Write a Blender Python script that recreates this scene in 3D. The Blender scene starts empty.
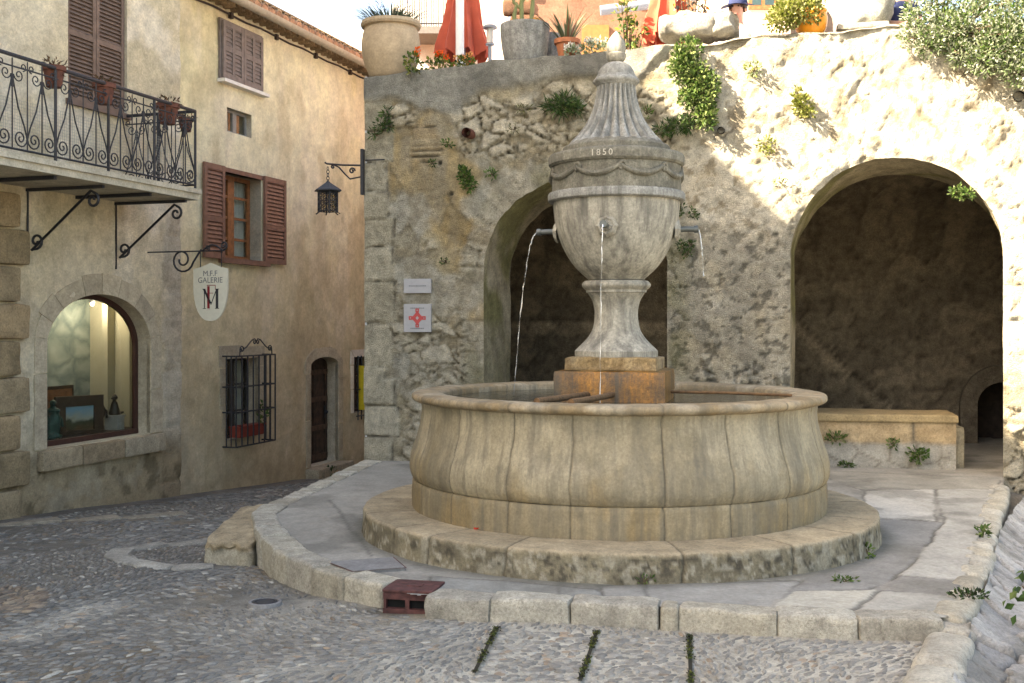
import bpy, bmesh, math, random
import numpy as np
from mathutils import Vector, Matrix
R = math.radians
PI = math.pi
random.seed(11)
rng = np.random.default_rng(5)
C = bpy.context.scene.collection
EYE = 1.62
F = 1110.0
HOR = 323.0
CX = 512.0

def at(x, y, Y):
    return Vector(((x - CX) / F * Y, Y, EYE + (HOR - y) / F * Y))

# ---------------------------------------------------------------- noise
def _h(ix, iy, seed):
    ix = np.asarray(ix).astype(np.int64).astype(np.uint32)
    iy = np.asarray(iy).astype(np.int64).astype(np.uint32)
    n = ix * np.uint32(374761393) + iy * np.uint32(668265263) + np.uint32((seed * 974711 + 12345) % 4294967295)
    n = (n ^ (n >> np.uint32(13))) * np.uint32(1274126177)
    n = (n ^ (n >> np.uint32(15))) * np.uint32(2246822519)
    return ((n ^ (n >> np.uint32(16))) & np.uint32(0xffffff)).astype(np.float64) / 16777215.0

def vn(x, y, seed=0):
    x = np.asarray(x, float); y = np.asarray(y, float)
    ix = np.floor(x); iy = np.floor(y)
    fx = x - ix; fy = y - iy
    fx = fx * fx * (3 - 2 * fx); fy = fy * fy * (3 - 2 * fy)
    a = _h(ix, iy, seed); b = _h(ix + 1, iy, seed); c = _h(ix, iy + 1, seed); d = _h(ix + 1, iy + 1, seed)
    return (a * (1 - fx) + b * fx) * (1 - fy) + (c * (1 - fx) + d * fx) * fy

def fbm(x, y, seed=0, o=4):
    s = 0; a = .5; t = 0
    x, y = np.asarray(x, float) * .87 - np.asarray(y, float) * .5, np.asarray(x, float) * .5 + np.asarray(y, float) * .87
    for i in range(o):
        s = s + a * vn(x, y, seed + i * 17); t += a; a *= .5
        x, y = (np.asarray(x) * .8 - np.asarray(y) * .6) * 2.03 + 3.1, (np.asarray(x) * .6 + np.asarray(y) * .8) * 2.03 + 1.7
    return s / t

def voro(x, y, seed=0, jit=.85):
    x = np.asarray(x, float); y = np.asarray(y, float)
    ix = np.floor(x); iy = np.floor(y)
    f1 = np.full(x.shape, 9.); f2 = np.full(x.shape, 9.); idv = np.zeros(x.shape)
    for dx in (-1, 0, 1):
        for dy in (-1, 0, 1):
            cx = ix + dx; cy = iy + dy
            px = cx + .5 + jit * (_h(cx, cy, seed) - .5); py = cy + .5 + jit * (_h(cx, cy, seed + 7) - .5)
            d = np.hypot(x - px, y - py)
            m = d < f1
            f2 = np.where(m, f1, np.minimum(f2, d))
            idv = np.where(m, _h(cx, cy, seed + 19), idv)
            f1 = np.where(m, d, f1)
    return f1, f2 - f1, idv

def ss(a, b, x):
    t = np.clip((np.asarray(x, float) - a) / (b - a), 0, 1)
    return t * t * (3 - 2 * t)

def mix(a, b, t):
    a = np.asarray(a, float); b = np.asarray(b, float); t = np.asarray(t)[..., None]
    return a * (1 - t) + b * t

# ---------------------------------------------------------------- tagging
def tag(o, label=None, cat=None, group=None, kind=None):
    if label: o['label'] = label
    if cat: o['category'] = cat
    if group: o['group'] = group
    if kind: o['kind'] = kind
    return o

def thing(name, label, cat, loc=(0, 0, 0), rz=0, group=None):
    o = bpy.data.objects.new(name, None); C.objects.link(o)
    o.empty_display_size = .1
    o.location = loc; o.rotation_euler = (0, 0, rz)
    return tag(o, label, cat, group)

def dup(root, loc, rz=None, label=None, sc=None):
    def cp(o, p):
        c = o.copy(); C.objects.link(c); c.parent = p
        for ch in list(o.children): cp(ch, c)
        return c
    r = cp(root, None)
    r.location = loc
    if rz is not None: r.rotation_euler = (0, 0, rz)
    if sc: r.scale = (sc, sc, sc)
    if label: r['label'] = label
    return r

# ---------------------------------------------------------------- mesh builder
class MB:
    def __init__(s): s.v = []; s.f = []; s.c = []
    def add(s, vs, fs, col=None):
        b = len(s.v)
        s.v.extend([tuple(v) for v in vs])
        s.f.extend([tuple(b + i for i in f) for f in fs])
        if col is None: col = (1, 1, 1)
        if len(vs) and not hasattr(col[0], '__len__'): col = [tuple(col)] * len(vs)
        s.c.extend(col)
    def box(s, x0, x1, y0, y1, z0, z1, col=None, M=None):
        vs = [Vector((x, y, z)) for z in (z0, z1) for y in (y0, y1) for x in (x0, x1)]
        if M is not None: vs = [M @ v for v in vs]
        s.add(vs, [(0, 2, 3, 1), (4, 5, 7, 6), (0, 1, 5, 4), (2, 6, 7, 3), (0, 4, 6, 2), (1, 3, 7, 5)], col)
    def rblock(s, cx, cy, cz, lx, ly, lz, rz=0, r=.03, nz=.008, n=4, col=None, seed=0, taper=0):
        idx = {}; ijk = []; fs = []
        hx, hy, hz = lx / 2, ly / 2, lz / 2
        r = min(r, hx, hy, hz)
        def vert(i, j, k):
            if (i, j, k) not in idx: idx[(i, j, k)] = len(ijk); ijk.append((i, j, k))
            return idx[(i, j, k)]
        for a in range(n):
            for b in range(n):
                for (f, fl) in (((lambda u, v: (u, v, 0)), 1), ((lambda u, v: (u, v, n)), 0), ((lambda u, v: (u, 0, v)), 0),
                                ((lambda u, v: (u, n, v)), 1), ((lambda u, v: (0, u, v)), 1), ((lambda u, v: (n, u, v)), 0)):
                    q = [vert(*f(a, b)), vert(*f(a + 1, b)), vert(*f(a + 1, b + 1)), vert(*f(a, b + 1))]
                    fs.append(q[::-1] if fl else q)
        t = np.array(ijk, float) / n * 2 - 1
        P = np.sign(t) * np.abs(t) ** .6 * np.array([hx, hy, hz])
        Q = np.clip(P, [-hx + r, -hy + r, -hz + r], [hx - r, hy - r, hz - r])
        D = P - Q; L = np.linalg.norm(D, axis=1, keepdims=True)
        P = np.where(L > 1e-6, Q + D / np.maximum(L, 1e-6) * r, P)
        w = P + np.array([cx * 3 + seed * 1.37, cy * 3, cz * 3])
        E = np.stack([(fbm(w[:, 0] * 7 + a * 31, w[:, 1] * 7 + w[:, 2] * 6.3 + a * 5, 3, 3) - .5) * 2.6 * nz for a in range(3)], 1)
        P = P + E
        if taper: P[:, :2] *= (1 - taper * (P[:, 2:3] + hz) / lz)
        c, sn = math.cos(rz), math.sin(rz)
        X = P[:, 0] * c - P[:, 1] * sn + cx; Y = P[:, 0] * sn + P[:, 1] * c + cy
        s.add(np.stack([X, Y, P[:, 2] + cz], 1).tolist(), fs, col)
    def tube(s, pts, r, n=6, col=None, cap=True):
        pts = [Vector(p) for p in pts]
        rr = r if hasattr(r, '__len__') else [r] * len(pts)
        vs = []; fs = []
        up = None
        for i, p in enumerate(pts):
            a = pts[max(i - 1, 0)]; b = pts[min(i + 1, len(pts) - 1)]
            t = (b - a)
            t = t.normalized() if t.length > 1e-9 else Vector((0, 0, 1))
            if up is None:
                up = Vector((0, 0, 1)) if abs(t.z) < .9 else Vector((0, 1, 0))
            x = t.cross(up)
            if x.length < 1e-4: x = t.cross(Vector((1, 0, 0)))
            x.normalize(); y = x.cross(t).normalized(); up = y
            for k in range(n):
                an = 2 * PI * k / n
                vs.append(p + (x * math.cos(an) + y * math.sin(an)) * rr[i])
        for i in range(len(pts) - 1):
            for k in range(n):
                k2 = (k + 1) % n
                fs.append((i * n + k, i * n + k2, (i + 1) * n + k2, (i + 1) * n + k))
        if cap:
            fs.append(tuple(range(n))[::-1]); fs.append(tuple((len(pts) - 1) * n + k for k in range(n)))
        s.add(vs, fs, col)
    def lathe(s, prof, n=48, c=(0, 0, 0), fn=None, col=None, a0=0, a1=2 * PI, colfn=None):
        full = abs(a1 - a0 - 2 * PI) < 1e-6
        m = n if full else n + 1
        vs = []; fs = []; cs = []
        for (r, z) in prof:
            for k in range(m):
                an = a0 + (a1 - a0) * k / n
                rr, zz = (r, z) if fn is None else fn(r, z, an)
                vs.append(Vector((c[0] + rr * math.cos(an), c[1] + rr * math.sin(an), c[2] + zz)))
                if colfn: cs.append(colfn(r, z, an))
        for i in range(len(prof) - 1):
            for k in range(n):
                k2 = (k + 1) % m if full else k + 1
                fs.append((i * m + k, i * m + k2, (i + 1) * m + k2, (i + 1) * m + k))
        s.add(vs, fs, cs if colfn else col)
    def sphere(s, c, r, n=10, col=None, sq=(1, 1, 1)):
        prof = [(r * math.sin(PI * i / n), -r * math.cos(PI * i / n)) for i in range(n + 1)]
        b = len(s.v)
        s.lathe(prof, n + 2, (0, 0, 0), col=col)
        for i in range(b, len(s.v)):
            v = s.v[i]; s.v[i] = (c[0] + v[0] * sq[0], c[1] + v[1] * sq[1], c[2] + v[2] * sq[2])
    def prism(s, poly, y0, y1, col=None):
        # polygon in x,z extruded along y
        n = len(poly)
        vs = [(p[0], y0, p[1]) for p in poly] + [(p[0], y1, p[1]) for p in poly]
        fs = [tuple(range(n)), tuple(range(n, 2 * n))[::-1]]
        for i in range(n):
            j = (i + 1) % n
            fs.append((i, i + n, j + n, j))
        s.add(vs, fs, col)
    def leaf(s, p, d, L, w, fold, col):
        d = d.normalized()
        x = d.cross(Vector((random.gauss(0, 1), random.gauss(0, 1), random.gauss(0, 1))))
        if x.length < 1e-3: x = d.cross(Vector((0, 0, 1.01)))
        x.normalize(); u = x.cross(d)
        m = p + d * L * .5
        s.add([p, m + x * w * .5 + u * fold * L, p + d * L - u * fold * L * .5, m - x * w * .5 + u * fold * L], [(0, 1, 2, 3)], col)
    def foliage(s, c, rad, n, L, w, cols, up=.3, hollow=.35):
        c = Vector(c)
        for i in range(n):
            while True:
                q = Vector((random.uniform(-1, 1), random.uniform(-1, 1), random.uniform(-1, 1)))
                if hollow < q.length < 1: break
            p = c + Vector((q.x * rad[0], q.y * rad[1], q.z * rad[2]))
            d = Vector((q.x, q.y, q.z + up)) + Vector((random.gauss(0, .5), random.gauss(0, .5), random.gauss(0, .5)))
            k = random.choice(cols); f = random.uniform(.65, 1.3)
            s.leaf(p, d, L * random.uniform(.6, 1.35), w * random.uniform(.7, 1.3), random.uniform(-.15, .2), (k[0] * f, k[1] * f, k[2] * f))
    def build(s, name, mat=None, parent=None, smooth=35, fix=False, loc=None, rz=0):
        me = bpy.data.meshes.new(name)
        me.from_pydata([tuple(v) for v in s.v], [], s.f)
        if fix:
            bm = bmesh.new(); bm.from_mesh(me)
            bmesh.ops.remove_doubles(bm, verts=bm.verts, dist=1e-5)
            bmesh.ops.recalc_face_normals(bm, faces=bm.faces)
            bm.to_mesh(me); bm.free()
            a = me.color_attributes.new('Col', 'FLOAT_COLOR', 'POINT'); a.data.foreach_set('color', [1.] * (4 * len(me.vertices)))
        else:
            a = me.color_attributes.new('Col', 'FLOAT_COLOR', 'POINT')
            arr = np.ones((len(s.v), 4), np.float32)
            arr[:, :3] = np.array(s.c, np.float32).reshape(-1, 3)
            a.data.foreach_set('color', arr.ravel())
        return link(name, me, mat, parent, smooth, loc, rz)

def link(name, me, mat, parent=None, smooth=35, loc=None, rz=0):
    if smooth and len(me.polygons):
        me.polygons.foreach_set('use_smooth', [True] * len(me.polygons))
        if smooth < 180: me.set_sharp_from_angle(angle=R(smooth))
    if mat: me.materials.append(mat)
    o = bpy.data.objects.new(name, me); C.objects.link(o)
    if parent: o.parent = parent
    if loc is not None: o.location = loc
    if rz: o.rotation_euler = (0, 0, rz)
    return o

def npmesh(name, V, Fq, col, mat, parent=None, smooth=180, loc=None, rz=0):
    V = np.asarray(V, np.float32); Fq = np.asarray(Fq, np.int32)
    used = np.unique(Fq); remap = np.full(len(V), -1, np.int32); remap[used] = np.arange(len(used))
    V = V[used]; Fq = remap[Fq]
    if col is not None: col = np.asarray(col)[used]
    me = bpy.data.meshes.new(name)
    k = Fq.shape[1]
    me.vertices.add(len(V)); me.vertices.foreach_set('co', V.ravel())
    me.loops.add(Fq.size); me.loops.foreach_set('vertex_index', Fq.ravel())
    me.polygons.add(len(Fq)); me.polygons.foreach_set('loop_start', np.arange(0, Fq.size, k, dtype=np.int32))
    me.update(calc_edges=True); me.validate()
    if col is not None:
        a = me.color_attributes.new('Col', 'FLOAT_COLOR', 'POINT')
        arr = np.ones((len(V), 4), np.float32); arr[:, :3] = col
        a.data.foreach_set('color', arr.ravel())
    return link(name, me, mat, parent, smooth, loc, rz)

def gridfaces(nx, ny):
    i, j = np.meshgrid(np.arange(nx - 1), np.arange(ny - 1), indexing='ij')
    a = (i * ny + j).ravel()
    return np.stack([a, a + ny, a + ny + 1, a + 1], 1)

# ---------------------------------------------------------------- materials
MATS = {}
def newmat(name):
    m = bpy.data.materials.new(name); m.use_nodes = True
    nt = m.node_tree; b = nt.nodes['Principled BSDF']
    MATS[name] = m
    return m, nt, b

def stone(name, col=None, rough=.9, var=.35, scale=6., bump=.5, bscale=30., bdist=.01, streak=0., streakcol=(.09, .085, .07), spots=0., spotcol=(.08, .075, .06),
          tint=None, tintamt=0., spec=.25, moss=0.):
    """weathered mineral surface; col None -> per vertex colour of the stones"""
    m, nt, b = newmat(name); N = nt.nodes; L = nt.links
    tc = N.new('ShaderNodeTexCoord')
    def noise(sc, det=6, rough_=.6, vec=None):
        n = N.new('ShaderNodeTexNoise'); n.inputs['Scale'].default_value = sc; n.inputs['Detail'].default_value = det
        n.inputs['Roughness'].default_value = rough_
        L.new(vec or tc.outputs['Object'], n.inputs['Vector']); return n.outputs['Fac']
    def ramp(x, a, c, lo=0., hi=1.):
        r = N.new('ShaderNodeMapRange'); r.inputs[1].default_value = a; r.inputs[2].default_value = c
        r.inputs[3].default_value = lo; r.inputs[4].default_value = hi; L.new(x, r.inputs[0]); return r.outputs[0]
    def mixc(fac, a, c, mode='MIX'):
        x = N.new('ShaderNodeMix'); x.data_type = 'RGBA'; x.blend_type = mode
        if isinstance(fac, (int, float)): x.inputs[0].default_value = fac
        else: L.new(fac, x.inputs[0])
        for i, k in ((6, a), (7, c)):
            if isinstance(k, tuple): x.inputs[i].default_value = (*k, 1)
            else: L.new(k, x.inputs[i])
        return x.outputs[2]
    at_ = N.new('ShaderNodeAttribute'); at_.attribute_name = 'Col'
    base = at_.outputs['Color']
    if col is not None: base = mixc(1., base, tuple(col), 'MULTIPLY')
    if tint: base = mixc(ramp(noise(scale * .35, 4), .45, .7, 0, tintamt), base, tuple(tint))
    v = N.new('ShaderNodeCombineColor')
    f = ramp(noise(scale, 10, .72), .36, .64, 1 - var, 1 + var * .8)
    for i in range(3): L.new(f, v.inputs[i])
    base = mixc(1., base, v.outputs[0], 'MULTIPLY')
    f2 = ramp(noise(scale * 9, 5, .75), .36, .64, 1 - var * .8, 1 + var * .7)
    v2 = N.new('ShaderNodeCombineColor')
    for i in range(3): L.new(f2, v2.inputs[i])
    base = mixc(1., base, v2.outputs[0], 'MULTIPLY')
    if streak:
        mp = N.new('ShaderNodeMapping'); mp.inputs['Scale'].default_value = (9, 9, .8); L.new(tc.outputs['Object'], mp.inputs[0])
        s1 = noise(1., 5, .65, mp.outputs[0]); base = mixc(ramp(s1, .47, .66, 0, streak), base, tuple(streakcol))
        mp2 = N.new('ShaderNodeMapping'); mp2.inputs['Scale'].default_value = (30, 30, 1.6); L.new(tc.outputs['Object'], mp2.inputs[0])
        base = mixc(ramp(noise(1., 5, .7, mp2.outputs[0]), .5, .68, 0, streak * .7), base, tuple(streakcol))
    if spots:
        base = mixc(ramp(noise(scale * 3, 10, .78), .55, .63, 0, spots), base, tuple(spotcol))
        base = mixc(ramp(noise(scale * 14, 3, .6), .62, .68, 0, min(1, spots * 1.3)), base, tuple(spotcol))
    if moss:
        base = mixc(ramp(noise(scale * .6, 8, .7), .52, .7, 0, moss), base, (.10, .10, .025))
    L.new(base, b.inputs['Base Color'])
    b.inputs['Roughness'].default_value = rough
    b.inputs['Specular IOR Level'].default_value = spec
    bp = N.new('ShaderNodeBump'); bp.inputs['Strength'].default_value = bump; bp.inputs['Distance'].default_value = bdist
    h = N.new('ShaderNodeMath'); h.operation = 'ADD'
    L.new(noise(bscale, 10, .75), h.inputs[0]); L.new(noise(bscale * 4, 4, .7), h.inputs[1])
    L.new(h.outputs[0], bp.inputs['Height']); L.new(bp.outputs[0], b.inputs['Normal'])
    return m

def plain(name, col, rough=.6, metal=0, var=.15, scale=20, bump=.15, spec=.4, emit=None, trans=0, vc=False):
    m, nt, b = newmat(name); N = nt.nodes; L = nt.links
    tc = N.new('ShaderNodeTexCoord')
    n = N.new('ShaderNodeTexNoise'); n.inputs['Scale'].default_value = scale; n.inputs['Detail'].default_value = 6
    L.new(tc.outputs['Object'], n.inputs['Vector'])
    r = N.new('ShaderNodeMapRange'); r.inputs[1].default_value = .3; r.inputs[2].default_value = .7
    r.inputs[3].default_value = 1 - var; r.inputs[4].default_value = 1 + var; L.new(n.outputs['Fac'], r.inputs[0])
    x = N.new('ShaderNodeMix'); x.data_type = 'RGBA'; x.blend_type = 'MULTIPLY'; x.inputs[0].default_value = 1
    x.inputs[6].default_value = (*col, 1); L.new(r.outputs[0], x.inputs[7])
    out = x.outputs[2]
    if vc:
        a = N.new('ShaderNodeAttribute'); a.attribute_name = 'Col'
        y = N.new('ShaderNodeMix'); y.data_type = 'RGBA'; y.blend_type = 'MULTIPLY'; y.inputs[0].default_value = 1
        L.new(out, y.inputs[6]); L.new(a.outputs['Color'], y.inputs[7]); out = y.outputs[2]
    L.new(out, b.inputs['Base Color'])
    b.inputs['Roughness'].default_value = rough; b.inputs['Metallic'].default_value = metal
    b.inputs['Specular IOR Level'].default_value = spec
    b.inputs['Transmission Weight'].default_value = trans
    if emit: b.inputs['Emission Color'].default_value = (*emit[:3], 1); b.inputs['Emission Strength'].default_value = emit[3]
    if bump:
        bp = N.new('ShaderNodeBump'); bp.inputs['Strength'].default_value = bump; bp.inputs['Distance'].default_value = .01
        L.new(n.outputs['Fac'], bp.inputs['Height']); L.new(bp.outputs[0], b.inputs['Normal'])
    return m

def leafmat(name, rough=.55):
    m, nt, b = newmat(name); N = nt.nodes; L = nt.links
    a = N.new('ShaderNodeAttribute'); a.attribute_name = 'Col'
    L.new(a.outputs['Color'], b.inputs['Base Color']); b.inputs['Roughness'].default_value = rough
    b.inputs['Specular IOR Level'].default_value = .3
    t = N.new('ShaderNodeBsdfTranslucent'); L.new(a.outputs['Color'], t.inputs['Color'])
    ms = N.new('ShaderNodeMixShader'); ms.inputs[0].default_value = .3
    L.new(b.outputs[0], ms.inputs[1]); L.new(t.outputs[0], ms.inputs[2])
    L.new(ms.outputs[0], N['Material Output'].inputs['Surface'])
    return m

M_arc = stone('arcade_stone', None, var=.28, scale=9, bump=1., bscale=20, bdist=.035, spots=.34, spotcol=(.17, .145, .105))
M_gal = stone('gallery_plaster', None, var=.2, scale=4, bump=.8, bscale=14, bdist=.02, spots=.14, spotcol=(.22, .17, .1))
M_och = stone('ochre_plaster', None, var=.14, scale=3, bump=.8, bscale=14, bdist=.012, streak=.10, streakcol=(.3, .22, .12))
M_basin = stone('basin_stone', None, var=.2, scale=6, bump=.3, bscale=45, bdist=.004, streak=.6, streakcol=(.125, .112, .085), rough=.72, spots=.12, spotcol=(.14, .115, .07))
M_step = stone('step_stone', None, var=.25, scale=6, bump=.6, bscale=30, bdist=.008, spots=.2, spotcol=(.1, .085, .055))
M_urn = stone('urn_stone', (.335, .318, .265), var=.28, scale=6, bump=.3, bscale=40, bdist=.004, streak=.85, streakcol=(.105, .10, .088), rough=.75, spots=.12)
M_urnd = stone('urn_weathered', (.175, .167, .135), var=.4, scale=7, bump=.5, bscale=40, bdist=.006, streak=.6, streakcol=(.085, .08, .065), spots=.4)
M_roof_st = stone('urn_roof_stone', (.265, .265, .245), var=.35, scale=7, bump=.4, bscale=40, bdist=.006, streak=.75, streakcol=(.09, .09, .08), spots=.2)
M_rust = stone('rusty_stone', (.30, .125, .014), var=.55, scale=5, bump=.4, bscale=30, bdist=.006, streak=.85, streakcol=(.055, .05, .038), tint=(.07, .06, .04), tintamt=.9, rough=.3, spec=.5)
M_kerb = stone('kerb_stone', None, var=.3, scale=8, bump=.8, bscale=30, bdist=.01, spots=.45, spotcol=(.09, .08, .06))
M_terr = stone('terrace_paving', None, var=.18, scale=3.5, bump=.3, bscale=40, bdist=.005, rough=.8, spots=.15, spotcol=(.12, .115, .1))
M_street = stone('street_mortar', None, var=.3, scale=8, bump=.7, bscale=40, bdist=.01, rough=.85)
M_peb = stone('pebble_stone', None, var=.22, scale=15, bump=.3, bscale=60, bdist=.004, rough=.6, spec=.45)
M_gut = stone('gutter_stone', None, var=.28, scale=6, bump=.8, bscale=20, bdist=.014, rough=.6, spec=.4, spots=.3)
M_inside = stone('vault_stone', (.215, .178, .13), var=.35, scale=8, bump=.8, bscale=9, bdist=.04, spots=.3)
M_reveal = stone('reveal_stone', None, var=.35, scale=6, bump=.8, bscale=20, bdist=.02, spots=.3)
M_dress = stone('dressed_stone', (.43, .375, .28), var=.22, scale=5, bump=.5, bscale=30, bdist=.008, spots=.15)
M_quoin = stone('quoin_stone', (.30, .235, .145), var=.3, scale=5, bump=.7, bscale=25, bdist=.012, spots=.25)
M_slab = stone('balcony_slab', (.46, .42, .33), var=.25, scale=5, bump=.4, bscale=30, bdist=.006, spots=.35, spotcol=(.12, .12, .09))
M_iron = plain('wrought_iron', (.030, .031, .036), rough=.55, metal=.3, var=.3, scale=60)
M_rustiron = plain('rusty_iron', (.13, .07, .03), rough=.8, var=.4, scale=30)
M_shut = plain('shutter_brown', (.135, .09, .068), rough=.65, var=.22, scale=14)
M_shutg = plain('shutter_greybrown', (.17, .135, .12), rough=.7, var=.2, scale=14)
M_shutr = plain('shutter_red', (.175, .088, .06), rough=.6, var=.25, scale=14)
M_wood = plain('window_wood', (.26, .10, .035), rough=.5, var=.3, scale=18)
M_dark = plain('dark_wood', (.034, .021, .015), rough=.6, var=.5, scale=14, bump=.4)
M_maroon = plain('window_frame_maroon', (.05, .02, .014), rough=.5, var=.2)
M_white = plain('white_paint', (.75, .74, .70), rough=.5, var=.06)
M_curt = plain('curtain', (.55, .55, .50), rough=.9, var=.15, scale=8)
M_terra = plain('terracotta', (.36, .13, .06), rough=.8, var=.25, scale=18)
M_terrad = plain('old_terracotta', (.12, .045, .03), rough=.85, var=.3, scale=22)
M_jar = stone('jar_clay', (.42, .32, .21), var=.18, scale=5, bump=.25, bscale=25, bdist=.006, spots=.1, spotcol=(.25, .18, .11))
M_greypot = stone('grey_pot', (.27, .265, .245), var=.4, scale=7, bump=.6, bscale=25, bdist=.01, streak=.6, streakcol=(.1, .1, .095), moss=.3)
M_tile = stone('roof_tile', (.36, .19, .11), var=.4, scale=6, bump=.4, bscale=25, bdist=.006, spots=.4)
M_gutterm = plain('zinc_gutter', (.34, .29, .22), rough=.6, metal=.2, var=.15)
M_leaf = leafmat('leaves')
M_canvas = plain('orange_canvas', (.44, .085, .045), rough=.9, var=.12, scale=9)
M_alu = plain('pole_metal', (.26, .27, .29), rough=.5, metal=.2, var=.05)
M_sign = plain('sign_board', (.60, .57, .46), rough=.6, var=.05)
M_ink = plain('sign_ink', (.03, .03, .033), rough=.6, var=.05)
M_inkg = plain('sign_grey', (.12, .125, .14), rough=.6, var=.05)
M_red = plain('sign_red', (.22, .015, .02), rough=.6, var=.05)
M_plq = plain('plaque', (.31, .31, .32), rough=.45, var=.06)
M_plqr = plain('plaque_red', (.40, .05, .05), rough=.5, var=.1)
M_metalc = plain('drain_red', (.075, .027, .024), rough=.75, var=.5, scale=25, bump=.4)
M_cover = stone('cover_steel', (.20, .195, .19), var=.2, scale=6, bump=.2, bscale=60, bdist=.003, rough=.7)
M_void = plain('dark_void', (.006, .006, .006), rough=1, var=0, bump=0)
M_stem = plain('stem', (.10, .07, .04), rough=.9)
M_yel = plain('yellow_panel', (.55, .42, .02), rough=.6, var=.1)
M_bronze = plain('bronze', (.035, .03, .022), rough=.35, metal=.6, var=.4, scale=30)
M_bronzeg = plain('green_bronze', (.03, .085, .07), rough=.45, metal=.4, var=.4, scale=30)
M_room = plain('gallery_wall', (.42, .40, .30), rough=.9, var=.04, scale=3)
M_bulb = plain('spotlight', (1, .7, .45), emit=(1, .62, .35, 14.), bump=0)
M_gold = plain('gilt_frame', (.055, .030, .013), rough=.45, metal=.3, var=.4, scale=40)
M_skin = plain('skin', (.55, .30, .22), rough=.6, var=.06)
M_navy = plain('navy_cloth', (.02, .03, .09), rough=.9, var=.2)
M_shirt = plain('pale_shirt', (.7, .66, .64), rough=.9, var=.05)
M_soil = plain('soil', (.05, .035, .025), rough=1, var=.4, scale=40)
M_pink = stone('pink_plaster', (.22, .115, .075), var=.25, scale=3, bump=.4, bscale=14, bdist=.01)
M_pale = stone('white_plaster', (.66, .62, .56), var=.12, scale=3, bump=.3, bscale=14, bdist=.01)
M_peach = stone('peach_plaster', (.62, .46, .36), var=.15, scale=3, bump=.3, bscale=14, bdist=.01)

def glass(name, tint=(.8, .85, .85), refl=.06):
    m, nt, b = newmat(name); N = nt.nodes; L = nt.links
    tr = N.new('ShaderNodeBsdfTransparent'); tr.inputs[0].default_value = (*tint, 1)
    gl = N.new('ShaderNodeBsdfGlossy'); gl.inputs['Roughness'].default_value = .02
    lw = N.new('ShaderNodeLayerWeight'); lw.inputs[0].default_value = .5
    pw = N.new('ShaderNodeMath'); pw.operation = 'POWER'; L.new(lw.outputs['Facing'], pw.inputs[0]); pw.inputs[1].default_value = 5
    fr = N.new('ShaderNodeMath'); fr.operation = 'MULTIPLY_ADD'; L.new(pw.outputs[0], fr.inputs[0]); fr.inputs[1].default_value = .9; fr.inputs[2].default_value = .035
    ms = N.new('ShaderNodeMixShader'); L.new(fr.outputs[0], ms.inputs[0]); L.new(tr.outputs[0], ms.inputs[1]); L.new(gl.outputs[0], ms.inputs[2])
    L.new(ms.outputs[0], N['Material Output'].inputs['Surface'])
    return m
M_glass = glass('window_glass', (.86, .88, .86))
M_lampglass = plain('frosted_glass', (.7, .68, .6), rough=.3, trans=.4, var=.05)

def watermat():
    m, nt, b = newmat('basin_water'); N = nt.nodes; L = nt.links
    b.inputs['Base Color'].default_value = (.02, .024, .02, 1); b.inputs['Roughness'].default_value = .06
    b.inputs['IOR'].default_value = 1.33
    tc = N.new('ShaderNodeTexCoord'); n = N.new('ShaderNodeTexNoise'); n.inputs['Scale'].default_value = 14; n.inputs['Detail'].default_value = 3
    L.new(tc.outputs['Object'], n.inputs['Vector'])
    bp = N.new('ShaderNodeBump'); bp.inputs['Strength'].default_value = .5; bp.inputs['Distance'].default_value = .02
    L.new(n.outputs['Fac'], bp.inputs['Height']); L.new(bp.outputs[0], b.inputs['Normal'])
    return m
M_water = watermat()
M_jet = plain('falling_water', (.85, .88, .9), rough=.08, trans=.7, var=.05, spec=.8)

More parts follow.
